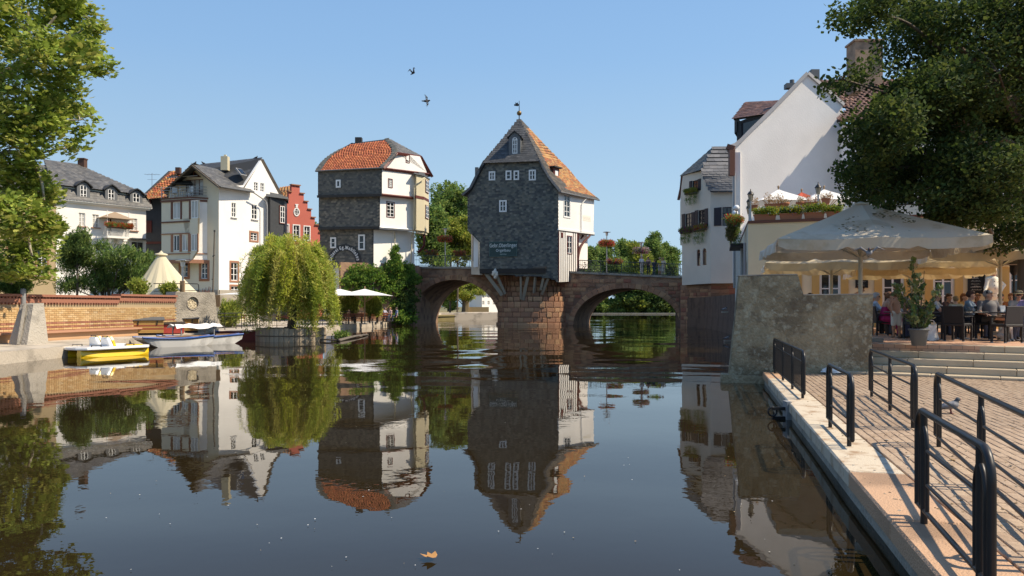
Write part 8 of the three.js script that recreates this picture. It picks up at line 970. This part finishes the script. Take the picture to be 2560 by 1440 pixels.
// ------------------------------------------------------------------ potted laurel, bag, dog, heater, boards, statue
{
  const d = 17.9, c = V(X(2297, d), TERR, -d), H = thing('potted_laurel', 'leggy laurel in a round grey pot on the top step', 'potted plant', c), r = rng(97), list = []; part(H, 'pot', lathe([[0.001, 0.0], [0.15, 0], [0.2, 0.34], [0.225, 0.35], [0.225, 0.39], [0.195, 0.39], [0.185, 0.3], [0.001, 0.3]], 26), mat('greyPot', [0.1, 0.095, 0.09], 0.55)); part(H, 'soil', rod(V(0, 0.28, 0), V(0, 0.33, 0), 0.18, 0.18, 20), M.mud);
  const st = []; for (let s = 0; s < 34; s++) { const a = r() * 6.283, tall = s < 12, h = tall ? rr(0.9, 1.75, r) : rr(0.3, 0.75, r), sp = tall ? rr(0.1, 0.62, r) : rr(0.15, 0.42, r), p = [V(Math.cos(a) * 0.06, 0.33, Math.sin(a) * 0.06), V(Math.cos(a) * sp * 0.5, 0.33 + h * 0.5, Math.sin(a) * sp * 0.5), V(Math.cos(a) * sp, 0.33 + h, Math.sin(a) * sp)]; st.push(limb(p, 0.012, 0.005, 5, 6)); const cv = new THREE.CatmullRomCurve3(p), n = Math.round(h / 0.055); for (let i = 2; i < n; i++) { if (tall ? i < n * 0.55 && r() < 0.9 || r() < 0.35 : r() < 0.3) continue; const q = cv.getPoint(i / n); list.push([new THREE.Matrix4().compose(q.add(c), new THREE.Quaternion().setFromEuler(new THREE.Euler(rr(-0.5, 0.5, r), r() * 6.28, rr(-0.5, 0.5, r))), V(1, 1, 1).multiplyScalar(rr(0.7, 1.15, r))), pickCol([[0.1, 0.16, 0.03], [0.16, 0.2, 0.045], [0.06, 0.1, 0.02], [0.22, 0.24, 0.07]], r)]); } } part(H, 'stems', st, M.bark); copies(H, 'foliage', SPR.laurel, mat('glossLeaf', [1, 1, 1], 0.6, { side: THREE.DoubleSide, transmission: 0.25, thickness: 0, clearcoat: 0.4, clearcoatRoughness: 0.3 }), list);
  const bd = 20.6, B = thing('shopping_bag', 'white plastic bag standing behind the grey pot', 'bag', V(X(2326, bd), TERR, -bd)), pt = (a, t) => { const R = 0.2 * (1 - 0.25 * t) * (1 + 0.12 * Math.sin(a * 5 + t * 4)); return V(Math.cos(a) * R, t * 0.42 + 0.03 * Math.sin(a * 3), Math.sin(a) * R * 0.7); }, gs = []; for (let j = 0; j < 6; j++) for (let i = 0; i < 18; i++) gs.push(quadG(pt(i / 18 * 6.283, (j + 1) / 6), pt((i + 1) / 18 * 6.283, (j + 1) / 6), pt((i + 1) / 18 * 6.283, j / 6), pt(i / 18 * 6.283, j / 6))); part(B, 'bag_body', gs, mat('plasticWhite', [0.75, 0.74, 0.72], 0.5, { side: THREE.DoubleSide })); part(B, 'handle', tube([V(-0.1, 0.4, 0), V(-0.07, 0.52, 0.02), V(0.07, 0.52, 0.02), V(0.1, 0.4, 0)], 0.012, 16, 6), M.plasticWhite);
}
function creature(name, label, category, pos, turn, bones, k, cell, cols, group) { const out = { pos: [], col: [], idx: [] }; bodyPart(bones, k, cell, (b) => cols[b.col], out); const g = new THREE.BufferGeometry(); g.setAttribute('position', new THREE.Float32BufferAttribute(out.pos, 3)); g.setAttribute('color', new THREE.Float32BufferAttribute(out.col, 3)); g.setIndex(out.idx); g.computeVertexNormals(); const H = thing(name, label, category, pos, group, turn); part(H, 'body', g, M.body); return H; }
{
  const b = [bone(V(0, 0.16, -0.05), V(0, 0.36, 0.08), 0.12, 0.1, 0), bone(V(0, 0.36, 0.08), V(0, 0.5, 0.12), 0.08, 0.065, 0), bone(V(0, 0.52, 0.13), V(0, 0.54, 0.16), 0.07, 0.065, 0), bone(V(0, 0.52, 0.18), V(0, 0.5, 0.26), 0.04, 0.028, 1), bone(V(-0.05, 0.57, 0.12), V(-0.075, 0.52, 0.13), 0.025, 0.02, 1), bone(V(0.05, 0.57, 0.12), V(0.075, 0.52, 0.13), 0.025, 0.02, 1), bone(V(-0.06, 0.34, 0.13), V(-0.06, 0.03, 0.16), 0.036, 0.026, 0), bone(V(0.06, 0.34, 0.13), V(0.06, 0.03, 0.16), 0.036, 0.026, 0), bone(V(-0.06, 0.03, 0.16), V(-0.06, 0.025, 0.21), 0.03, 0.025, 0), bone(V(0.06, 0.03, 0.16), V(0.06, 0.025, 0.21), 0.03, 0.025, 0), bone(V(-0.1, 0.14, -0.06), V(-0.12, 0.12, 0.08), 0.07, 0.05, 0), bone(V(0.1, 0.14, -0.06), V(0.12, 0.12, 0.08), 0.07, 0.05, 0), bone(V(-0.12, 0.1, 0.08), V(-0.12, 0.03, 0.02), 0.035, 0.03, 0), bone(V(0.12, 0.1, 0.08), V(0.12, 0.03, 0.02), 0.035, 0.03, 0), bone(V(-0.12, 0.03, 0.02), V(-0.12, 0.025, 0.12), 0.03, 0.026, 0), bone(V(0.12, 0.03, 0.02), V(0.12, 0.025, 0.12), 0.03, 0.026, 0), bone(V(0, 0.06, -0.15), V(0.1, 0.04, -0.3), 0.03, 0.018, 1), bone(V(0, 0.49, 0.265), V(0, 0.492, 0.27), 0.014, 0.014, 2)];
  creature('small_dog', 'small pale dog sitting under the empty chair at the right', 'dog', V(X(2512, 20.2), TERR, -20.2), 0.3, b, 0.03, 0.014, [[0.5, 0.46, 0.4], [0.28, 0.22, 0.17], [0.02, 0.02, 0.02]]);
  const pig = (fly) => [bone(V(0, 0.11, -0.06), V(0, 0.13, 0.05), 0.05, 0.056, 0), bone(V(0, 0.13, 0.05), V(0, 0.2, 0.09), 0.045, 0.026, 1), bone(V(0, 0.21, 0.095), V(0, 0.215, 0.1), 0.027, 0.025, 1), bone(V(0, 0.212, 0.12), V(0, 0.206, 0.142), 0.008, 0.004, 3), bone(V(0, 0.095, -0.08), V(0, 0.07, -0.2), 0.035, 0.02, 1, { flat: 1 }), ...(fly ? [-1, 1].flatMap((s) => [bone(V(s * 0.04, 0.15, 0.02), V(s * 0.16, 0.2 + fly, 0.03), 0.022, 0.018, 0), bone(V(s * 0.05, 0.15, -0.02), V(s * 0.16, 0.19 + fly, -0.04), 0.018, 0.014, 2), bone(V(s * 0.16, 0.2 + fly, 0.03), V(s * 0.32, 0.16 + fly * 0.7, -0.06), 0.018, 0.006, 2), bone(V(s * 0.16, 0.2 + fly, 0), V(s * 0.27, 0.17 + fly * 0.7, -0.09), 0.016, 0.006, 2)]) : [-1, 1].flatMap((s) => [bone(V(s * 0.045, 0.13, 0.03), V(s * 0.03, 0.09, -0.13), 0.028, 0.016, 2), bone(V(s * 0.022, 0.07, 0.0), V(s * 0.022, 0.012, 0.01), 0.009, 0.007, 3), bone(V(s * 0.022, 0.01, 0.005), V(s * 0.024, 0.008, 0.04), 0.008, 0.006, 3)]))], PC = [[0.22, 0.22, 0.23], [0.06, 0.07, 0.08], [0.16, 0.16, 0.17], [0.3, 0.1, 0.08]], DC = [[0.03, 0.03, 0.035], [0.02, 0.02, 0.024], [0.04, 0.04, 0.045], [0.05, 0.04, 0.03]];
  const pd = FOCAL * 1.55 / (1034 - HORIZON); creature('pigeon', 'grey pigeon walking on the paving behind the long railing', 'pigeon', V(X(2376, pd), QUAY, -pd), 1.3, pig(0), 0.02, 0.008, PC);
  creature('pigeon', 'pigeon with spread wings flying under the front parasol edge', 'pigeon', at(2173, 648, 16.4), -0.35, pig(0.04), 0.02, 0.009, PC);
  creature('pigeon', 'dark bird flying high left of the weathervane, upper of two', 'bird', at(1035, 188, 40), 0.9, pig(0.14), 0.02, 0.012, DC, 'birds in the sky').rotation.z = 0.5; creature('pigeon', 'dark bird flying toward the weathervane, lower of two', 'bird', at(1063, 256, 34), 2.2, pig(-0.03), 0.02, 0.011, DC, 'birds in the sky').rotation.z = 1.3;
  for (const [px, py, d, t, l] of [[487, 412, 68.4, 1.2, 'black bird on the bay house gable tip'], [508, 411, 79.6, -1.1, 'black bird at the start of the bay house ridge'], [640, 397.5, 74.2, 1.4, 'black bird near the right end of the bay house ridge']]) { const p = at(px, py, d); creature('pigeon', l, 'bird', V(p.x, p.y - 0.02, p.z), t, pig(0), 0.02, 0.012, DC, 'birds on the bay house roof').scale.setScalar(1.35); }
  for (const [px, py, l] of [[1812, 778, 'pigeon perched in the river wall, upper one'], [1818, 850, 'pigeon at the foot of the river wall']]) { const d = 40; creature('pigeon', l, 'pigeon', at(px, py, d), 1.2, pig(0), 0.02, 0.012, PC, 'pigeons on the river wall'); const q = at(px, py, d); solo('wall_ledge', box(0.3, 0.08, 0.25, q.x, q.y - 0.045, q.z), M.concrete, 'small stone ledge under the ' + l.split(',')[0].replace('pigeon', 'bird'), 'ledge'); }
}
{ const d = 25, H = thing('patio_heater', 'dark mushroom patio heater at the right edge of the terrace', 'heater', V(X(2535, d), TERR, -d)); part(H, 'base', rod(V(0, 0, 0), V(0, 0.7, 0), 0.2, 0.2, 16), M.iron); part(H, 'pole', rod(V(0, 0.7, 0), V(0, 1.95, 0), 0.035, 0.035, 10), M.iron); part(H, 'burner', lathe([[0.06, 1.9], [0.12, 2.0], [0.12, 2.2], [0.14, 2.22]], 14), M.iron); part(H, 'hood', lathe([[0.001, 2.42], [0.3, 2.36], [0.42, 2.26], [0.42, 2.24], [0.001, 2.32]], 20), M.iron); }
mat('boardBlack', [0.02, 0.022, 0.02], 0.8);
function chalkBoard(label, px0, py0, px1, py1, lines) { const r = RF.rect(px0, py0, px1, py1), c = document.createElement('canvas'); c.width = 256; c.height = 384; const k = c.getContext('2d'); k.fillStyle = '#1d1f1c'; k.fillRect(0, 0, 256, 384); k.fillStyle = '#c9c7ba'; k.textAlign = 'center'; k.strokeStyle = '#bdbbae'; const rs = rng(lines); for (let i = 0; i < 8; i++) { let x = 24 + rs() * 20; const y = 46 + i * 42, end = 120 + rs() * 110; k.lineWidth = i % 3 === 0 ? 5 : 3; k.beginPath(); k.moveTo(x, y); while (x < end) { x += 5 + rs() * 6; k.lineTo(x, y - rs() * (i % 3 === 0 ? 22 : 16)); x += 3; k.lineTo(x, y); } k.stroke(); } const t = new THREE.CanvasTexture(c); t.colorSpace = THREE.SRGBColorSpace; const H = thing('chalk_board', label, 'board', RF.pt((r.u0 + r.u1) / 2, r.v0, 0.1), 'menu boards on the restaurant wall', Math.atan2(RF.n.x, RF.n.z)), w = r.u1 - r.u0, h = r.v1 - r.v0; part(H, 'frame', box(w, h, 0.05, 0, h / 2, 0), M.boardBlack); const g = new THREE.PlaneGeometry(w - 0.06, h - 0.06); g.translate(0, h / 2, 0.028); part(H, 'chalk_face', g, new THREE.MeshStandardMaterial({ map: t, roughness: 0.9 })); }
chalkBoard('large chalk menu board beside the chef statue', 2418, 664, 2461, 735, 5); chalkBoard('small dark menu board behind the parasol mast', 2138, 676, 2170, 720, 9);
{ // painted statue of a cook with a double-breasted jacket
  const d = 31.4, W = [0.75, 0.7, 0.56], b = [bone(V(-0.09, 0.12, 0), V(-0.09, 0.75, 0), 0.09, 0.11, 1), bone(V(0.09, 0.12, 0), V(0.09, 0.75, 0), 0.09, 0.11, 1), bone(V(0, 0.8, 0), V(0, 1.1, 0.03), 0.2, 0.23, 0), bone(V(0, 1.1, 0.03), V(0, 1.4, 0), 0.23, 0.18, 0), bone(V(-0.2, 1.45, 0), V(0.2, 1.45, 0), 0.09, 0.09, 0), bone(V(0.22, 1.42, 0), V(0.46, 1.2, 0.02), 0.085, 0.07, 0), bone(V(0.46, 1.2, 0.02), V(0.24, 0.98, 0.14), 0.07, 0.055, 0), bone(V(-0.22, 1.42, 0), V(-0.34, 1.1, 0.06), 0.085, 0.07, 0), bone(V(-0.34, 1.1, 0.06), V(-0.48, 0.92, 0.18), 0.065, 0.05, 0), bone(V(-0.48, 0.92, 0.18), V(-0.56, 0.88, 0.24), 0.05, 0.035, 3), bone(V(0.24, 0.98, 0.14), V(0.18, 0.97, 0.18), 0.05, 0.04, 3), bone(V(0, 1.5, 0.02), V(0, 1.58, 0.02), 0.09, 0.08, 2), bone(V(0, 1.68, 0.02), V(0, 1.74, 0.02), 0.12, 0.11, 3), bone(V(0, 1.72, 0.12), V(0, 1.71, 0.15), 0.025, 0.02, 3), bone(V(0, 1.84, 0), V(0, 1.98, 0), 0.13, 0.16, 0), bone(V(-0.09, 0.06, 0), V(-0.09, 0.05, 0.14), 0.06, 0.05, 4), bone(V(0.09, 0.06, 0), V(0.09, 0.05, 0.14), 0.06, 0.05, 4)];
  const H = creature('cook_statue', 'painted statue of a cook in white double-breasted jacket by the menu board', 'statue', V(X(2482, d), TERR + 0.55, -d), 0.1, b, 0.05, 0.022, [W, [0.7, 0.66, 0.52], [0.2, 0.015, 0.015], [0.55, 0.34, 0.22], [0.03, 0.03, 0.03]]); for (const x of [-0.09, 0.09]) for (const y of [1.05, 1.2, 1.35]) part(H, 'button', ball(0.022, x, y, 0.245 - (y - 1.05) * 0.12, 1, 1, 0.6, 8, 6), M.iron); part(H, 'plinth', box(0.6, 0.55, 0.45, 0, -0.275, 0), M.sandYellow);
}
{ const d = 18.0, p = V(X(2082, d), QUAY, -d), H = thing('white_bag', 'crumpled white paper bag lying at the concrete wall', 'litter', p); const g = new THREE.IcosahedronGeometry(0.16, 2), q = g.attributes.position, r = rng(3); for (let i = 0; i < q.count; i++) { const k = 0.75 + 0.5 * noise3(q.getX(i) * 14, q.getY(i) * 14, q.getZ(i) * 14); q.setXYZ(i, q.getX(i) * k * 1.7, Math.max(0, q.getY(i) * k * 0.55 + 0.07), q.getZ(i) * k); } g.computeVertexNormals(); part(H, 'paper', flat(g), M.plasticWhite); }
{ const d = 17.2, p = V(X(1945, d) + 0.18, QUAY + 0.01, -d), H = thing('paper_scrap', 'white paper scrap caught at the foot of the barred railing', 'litter', p); const g = new THREE.IcosahedronGeometry(0.1, 1), q = g.attributes.position; for (let i = 0; i < q.count; i++) { const k = 0.7 + 0.6 * noise3(q.getX(i) * 20, q.getY(i) * 20, q.getZ(i) * 20); q.setXYZ(i, q.getX(i) * k * 0.8, Math.max(0, q.getY(i) * k * 0.5 + 0.04), q.getZ(i) * k * 1.8); } g.computeVertexNormals(); part(H, 'paper', flat(g), M.plasticWhite); }
{ const d = 12.6, c = V(QE(d) - 0.06, 0.12, -d), H = thing('mooring_bracket', 'rusty metal mooring bracket on the quay wall below the railings', 'bracket', c); part(H, 'plate', box(0.08, 0.34, 0.2, 0, 0, 0), M.zinc); part(H, 'arm', [box(0.3, 0.05, 0.06, -0.1, 0.05, 0), box(0.3, 0.05, 0.06, -0.1, -0.1, 0)], M.iron); part(H, 'ring', new THREE.TorusGeometry(0.07, 0.014, 6, 14).translate(-0.24, 0, 0), M.iron); }
// ------------------------------------------------------------------ roof terrace of the restaurant
{
  const top = Y(559, 35.2) + 0.13, terra = mat('terracotta', [0.42, 0.16, 0.075], 0.85, { map: T.stain }), P = (px, w, y = top) => { const u = RF.uv(px, 555)[0]; return RF.pt(u, y, w); }, ry = Math.atan2(RF.n.x, RF.n.z), PL = [[0.18, 0.26, 0.03], [0.25, 0.3, 0.05], [0.12, 0.2, 0.03], [0.4, 0.34, 0.03]];
  const planter = (label, px0, px1, w, y, cols, tall = 0.28, bare = false) => { const a = RF.uv(px0, 555)[0], b = RF.uv(px1, 555)[0], L = b - a, H = thing('flower_trough', label, 'planter', RF.pt((a + b) / 2, y, w), 'planters on the roof terrace', ry); part(H, 'trough', [slab([[-L / 2 + 0.04, 0], [L / 2 - 0.04, 0], [L / 2, 0.26], [-L / 2, 0.26]], 0.28, [], 0.012).translate(0, 0, 0.14), box(L + 0.04, 0.05, 0.31, 0, 0.255, 0)], terra); const c = H.position, bl = Array.from({ length: Math.max(2, Math.round(L / 0.25)) }, (_, i, q) => [c.clone().add(RF.u.clone().multiplyScalar(-L / 2 + 0.12 + i * (L - 0.2) / Math.max(1, Math.round(L / 0.25) - 1))).add(V(0, 0.26 + tall * 0.4, 0)), 0.18, tall * 0.6, 0.16, bare ? 14 : 60]); foliage(H, 'foliage', bare ? SPR.locust : SPR.shrub, bl, cols, { seed: px0, gap: 0.2, gapSize: 0.3, size: bare ? 0.5 : 0.62, shell: 0.1 }); };
  planter('terracotta trough with yellow-green plants at the roof corner', 1884, 1940, -0.25, top, PL); planter('terracotta trough with mixed plants in the middle of the roof edge', 1948, 2006, -0.25, top, [...PL, [0.2, 0.17, 0.3]]); planter('terracotta trough with tall plants beside the roof lamp', 2010, 2062, -0.25, top, PL, 0.36); planter('terracotta trough half hidden by the front parasol', 2066, 2100, -0.25, top, PL);
  const y2 = top + 0.62; planter('large terracotta box with dry grass on the roof parapet', 1908, 1948, -1.5, y2, [[0.4, 0.26, 0.12], [0.3, 0.2, 0.1]], 0.5, true); planter('long terracotta box with dry stalks behind the right roof lamp', 2012, 2048, -1.5, y2, [[0.4, 0.22, 0.12], [0.3, 0.16, 0.1]], 0.3, true); planter('low terracotta box near the linden leaves', 2056, 2078, -1.6, y2 + 0.15, [[0.36, 0.24, 0.12]], 0.15, true); planter('terracotta box behind the corner lamps', 1869, 1888, -1.7, y2, [[0.4, 0.26, 0.12]], 0.3, true);
  for (const [px, l] of [[1960, 'round terracotta pot right of the large box'], [2001, 'orange terracotta pot in the middle of the parapet']]) { const p = P(px, -1.5, y2), H = thing('terracotta_pot', l, 'pot', p, 'round pots on the roof terrace'); part(H, 'pot', lathe([[0.001, 0], [0.13, 0], [0.2, 0.24], [0.22, 0.24], [0.22, 0.3], [0.18, 0.3], [0.16, 0.22], [0.001, 0.22]], 18), terra); foliage(H, 'foliage', SPR.locust, [[p.clone().add(V(0, 0.36, 0)), 0.14, 0.16, 0.14, 24]], [[0.4, 0.26, 0.12], [0.24, 0.2, 0.08]], { seed: px, gap: 0, size: 0.45 }); }
  const lampM = mat('lampGlass', [0.7, 0.66, 0.55], 0.2, { transmission: 0.5, thickness: 0 }); const lantern = (label, p, h, s = 1) => { const H = thing('roof_lantern', label, 'lamp', p, 'lanterns on the roof terrace'); part(H, 'pole', lathe([[0.06, 0], [0.035, 0.1], [0.03, h - 0.1], [0.05, h - 0.05], [0.03, h]], 10), M.steel); part(H, 'lantern_glass', lathe([[0.06, h], [0.12, h + 0.3]].map(([a, b]) => [a * s, h + (b - h) * s]), 6), lampM); part(H, 'lantern_frame', Array.from({ length: 6 }, (_, i) => bar(V(Math.cos(i * 1.047) * 0.065 * s, h, Math.sin(i * 1.047) * 0.065 * s), V(Math.cos(i * 1.047) * 0.125 * s, h + 0.3 * s, Math.sin(i * 1.047) * 0.125 * s), 0.015, 0.015)), M.iron); part(H, 'lantern_roof', lathe([[0.16 * s, h + 0.3 * s], [0.1 * s, h + 0.4 * s], [0.03 * s, h + 0.46 * s], [0.02 * s, h + 0.54 * s], [0.001, h + 0.56 * s]], 12), M.iron); };
  lantern('tall lantern at the front corner of the roof terrace', P(1876, -0.15), 0.9); lantern('lantern just behind the corner lantern', P(1868, -1.6), 0.75); lantern('third lantern along the side of the roof terrace', P(1861, -3.2), 0.65); lantern('lone lantern on the roof edge beside the linden', P(2046, -0.5, top + 0.1), 1.0);
  for (const [px, py, d, l] of [[1841, 521, 38.5, 'white globe lamp nearest the roof corner'], [1838, 534, 41, 'middle white globe lamp on the side balcony'], [1835.5, 543, 43, 'farthest white globe lamp on the side balcony']]) { const p = at(px, py, d), H = thing('globe_lamp', l, 'lamp', V(p.x, p.y - 1.1, p.z), 'white globe lamps'); part(H, 'pole', rod(V(0, 0, 0), V(0, 1.0, 0), 0.025, 0.025, 8), M.iron); part(H, 'globe', ball(0.15, 0, 1.12, 0, 1, 1, 1, 18, 12), M.china); }
  parasol('white parasol on the roof terrace at the left', 1946, 40.5, 473, 508, 64, { ground: top, group: 'parasols on the roof terrace' }); parasol('white parasol on the roof terrace at the right', 2060, 40.5, 473, 506, 62, { ground: top, group: 'parasols on the roof terrace' }); parasol('small red parasol between the two white roof parasols', 2004, 43, 480, 503, 34, { ground: top, cloth: mat('redCloth', [0.42, 0.06, 0.025], 0.85, { side: THREE.DoubleSide }), group: 'parasols on the roof terrace' });
}
// ------------------------------------------------------------------ flowers
function flowerBox(label, a, b, cols, o = {}) { const L = a.distanceTo(b), n = Math.max(2, Math.round(L / 0.22)), c = mid(a, b), H = thing(o.name ?? 'flower_box', label, 'flowers', c, o.group); partW(H, 'box', bar(a.clone().add(V(0, -0.08, 0)), b.clone().add(V(0, -0.08, 0)), 0.18, 0.2), o.box ?? M.oldWood); const bl = Array.from({ length: n }, (_, i) => [mid(a, b, (i + 0.5) / n).add(V(0, 0.1, 0.06)), 0.2 * (o.s ?? 1), 0.18 * (o.s ?? 1), 0.18 * (o.s ?? 1), 46]); foliage(H, 'foliage', SPR.shrub, bl, GR.mid, { seed: n, gap: 0, size: 0.6, shell: 0.1 }); foliage(H, 'blossoms', SPR.shrub, bl, cols, { seed: n + 5, gap: 0.25, gapSize: 0.3, size: 0.55, shell: 0.75 }); if (o.trail) foliage(H, 'trailing_stems', SPR.locust, bl.filter((_, i) => i % 3 !== 1).map((k) => [k[0].clone().add(V(0, -o.trail * 0.5, 0.08)), 0.07, o.trail * 0.5, 0.07, 26]), GR.mid, { seed: 3, gap: 0, size: 0.5, shell: 0.1 }); return H; }
const REDF = [[0.6, 0.035, 0.015], [0.5, 0.02, 0.012], [0.66, 0.07, 0.03]], PINKF = [[0.55, 0.05, 0.06], [0.5, 0.18, 0.05], [0.62, 0.12, 0.14]], MIXF = [[0.6, 0.3, 0.02], [0.25, 0.06, 0.3], [0.4, 0.03, 0.08], [0.6, 0.12, 0.02]];
{
  const F = new Wall(G2(1700, 70.3), G2(1777, 66)), q = (x, y, w) => { const k = F.uv(x, y); return F.pt(k[0], k[1], w); }; flowerBox('yellow and orange flower box under the top shuttered window', q(1719, 483, 0.25), q(1746, 479, 0.25), [[0.4, 0.24, 0.02], [0.3, 0.3, 0.05]], { group: 'flower boxes on the cream house', trail: 1.3 }); flowerBox('purple and red flower box under the left shuttered window', q(1707, 580, 0.25), q(1734, 576, 0.25), [[0.3, 0.03, 0.08], [0.15, 0.05, 0.2]], { group: 'flower boxes on the cream house', trail: 1.3 }); flowerBox('orange and violet flower box under the right shuttered window', q(1740, 575, 0.25), q(1769, 569, 0.25), MIXF, { group: 'flower boxes on the cream house', trail: 1.5 });
  const Wm = new Wall(G2(140, 71.3), G2(365, 78)), bu0 = Wm.uv(252, 590)[0], bu1 = Wm.uv(316, 594)[0], bv = Wm.uv(280, 568)[1]; flowerBox('long red geranium box on the mansard house balcony', Wm.pt(bu0, bv, 1.2), Wm.pt(bu1, bv, 1.2), REDF, { s: 1.25 }); flowerBox('red geranium box on the shaded end wall behind the plane tree', at(98, 583, 69), at(120, 584, 70), REDF); flowerBox('red flowers hanging from the balcony beside the globe lamps', at(1822, 556, 38.5), at(1847, 558, 37.2), [[0.55, 0.06, 0.02], [0.3, 0.28, 0.05]], { trail: 1.2, s: 1.2 });
  bush('hanging_plant', 'trailing dry-green plant spilling from the restaurant side balcony', 1833, 578, 37.8, 26, 52, [[0.2, 0.19, 0.07], [0.26, 0.2, 0.09], [0.13, 0.15, 0.04]], { ground: Y(600, 37.8), spray: SPR.locust, size: 0.7, leaves: 500 });
  for (const [px, pyt, pb, basket, cols, l, w] of [[1113, 571, 667, 598, PINKF, 'bridge lamp with red basket left of the slate house', -1.6], [1517, 579, 688, 609, PINKF, 'bridge lamp with red basket right of the slate house', -2.2], [1603, 605, 690, 627, [[0.5, 0.3, 0.4], [0.55, 0.45, 0.5], [0.35, 0.1, 0.2]], 'bridge lamp with pink basket behind the people', -3]]) { const dd = -BW.pt(BW.uv(px, 670)[0], 0, w).z, [H, h] = streetLamp(l, px, pyt, pb, dd, 'lamps on the bridge'), c = at(px, basket, dd), K = thing('flower_basket', 'hanging flower ring on the ' + l.split(' with')[0] + ' ' + (px === 1113 ? 'beside the white house' : px === 1517 ? 'before the pale trees' : 'above the bridge people'), 'flowers', c, 'flower baskets on the bridge lamps'); partW(K, 'ring', new THREE.TorusGeometry(0.5, 0.07, 6, 18).rotateX(Math.PI / 2).translate(c.x, c.y - 0.1, c.z), M.iron); const bl = Array.from({ length: 9 }, (_, i) => [c.clone().add(V(Math.cos(i * 0.698) * 0.5, 0, Math.sin(i * 0.698) * 0.5)), 0.26, 0.26, 0.26, 46]); foliage(K, 'foliage', SPR.shrub, bl, GR.mid, { seed: px, gap: 0, size: 0.7 }); foliage(K, 'blossoms', SPR.shrub, bl, cols, { seed: px + 1, gap: 0.2, size: 0.75, shell: 0.8 }); }
  for (const [x0, x1, y, l, cols] of [[1066, 1092, 633, 'yellow and red flowers on the left bridge railing', MIXF], [1137, 1162, 635, 'dark red flowers on the railing near the slate house', PINKF], [1520, 1552, 656, 'red and yellow flowers on the right bridge railing', MIXF]]) { const dd = (px) => -BW.pt(BW.uv(px, 660)[0], 0, -0.1).z; flowerBox(l, at(x0, y, dd(x0)), at(x1, y + 1, dd(x1)), cols, { group: 'flower boxes on the bridge railing', s: 1.3 }); }
  const bike = (label, px, w) => { const u = BW.uv(px, 670)[0], p = BW.pt(u, 0, w); p.y = BW.uv(px, deckLine(px) - 1)[1]; const H = thing('bicycle', label, 'bicycle', p, 'bicycles on the bridge', -Math.atan2(BW.u.z, BW.u.x)); for (const x of [-0.52, 0.52]) { const t = part(H, 'wheel', new THREE.TorusGeometry(0.33, 0.02, 6, 22).translate(x, 0.35, 0), M.iron); part(t, 'spokes', Array.from({ length: 8 }, (_, i) => rod(V(x, 0.35, 0), V(x + Math.cos(i * 0.785) * 0.32, 0.35 + Math.sin(i * 0.785) * 0.32, 0), 0.005, 0.005, 4)), M.steel); } part(H, 'frame', [[[-0.52, 0.35], [-0.05, 0.32]], [[-0.52, 0.35], [-0.15, 0.85]], [[-0.05, 0.32], [-0.2, 0.95]], [[-0.05, 0.32], [0.38, 0.8]], [[-0.15, 0.82], [0.38, 0.85]], [[0.52, 0.35], [0.36, 1.0]]].map(([a, b]) => rod(V(...a, 0), V(...b, 0), 0.018, 0.018, 6)), M.iron); part(H, 'saddle', ball(0.1, -0.22, 0.98, 0, 1.3, 0.35, 0.7, 10, 6), M.iron); part(H, 'handlebar', tube([V(0.3, 1.06, -0.26), V(0.36, 1.04, -0.1), V(0.38, 1.02, 0), V(0.36, 1.04, 0.1), V(0.3, 1.06, 0.26)], 0.015, 16, 6), M.iron); };
  bike('bicycle leaning at the railing beside the cream house', 1688, -0.5); bike('second bicycle nearer the bridge people', 1676, -0.8); bike('bicycle parked right of the striped house wing', 1478, -0.6); bike('bicycle between the lamp and the red flowers', 1462, -0.9);
}
// floating leaves and specks
{ const r = rng(99), leafW = mat('floatLeaf', [0.4, 0.2, 0.06], 0.8, { side: THREE.DoubleSide }); const d = far(1402), L = leafShape(LOBED, -0.4); const m = solo('floating_leaf', L.clone().scale(0.13, 0.13, 0.13).rotateX(-Math.PI / 2).rotateY(1.2).translate(X(1090, d), 0.022, -d), leafW, 'curled brown leaf floating on the water in the foreground', 'leaf'); const list = []; for (let i = 0; i < 110; i++) { const py = rr(830, 1430, r), px = rr(200, 2000, r), dd = far(py), p = at(px, py, dd); if (p.x > QE(-p.z) - 0.3 || p.x < -15) continue; const z = rr(0.01, 0.028, r); list.push([new THREE.Matrix4().compose(V(p.x, 0.014, p.z), new THREE.Quaternion().setFromEuler(new THREE.Euler(-Math.PI / 2, 0, r() * 6.28)), V(z, z * 0.6, z)), pickCol([[0.5, 0.48, 0.42], [0.42, 0.3, 0.15], [0.6, 0.6, 0.58]], r)]); } const g = new THREE.Group(); copies(scene, 'floating_specks', leafShape(OVAL), M.litter, list); }

renderer.render(scene, camera);
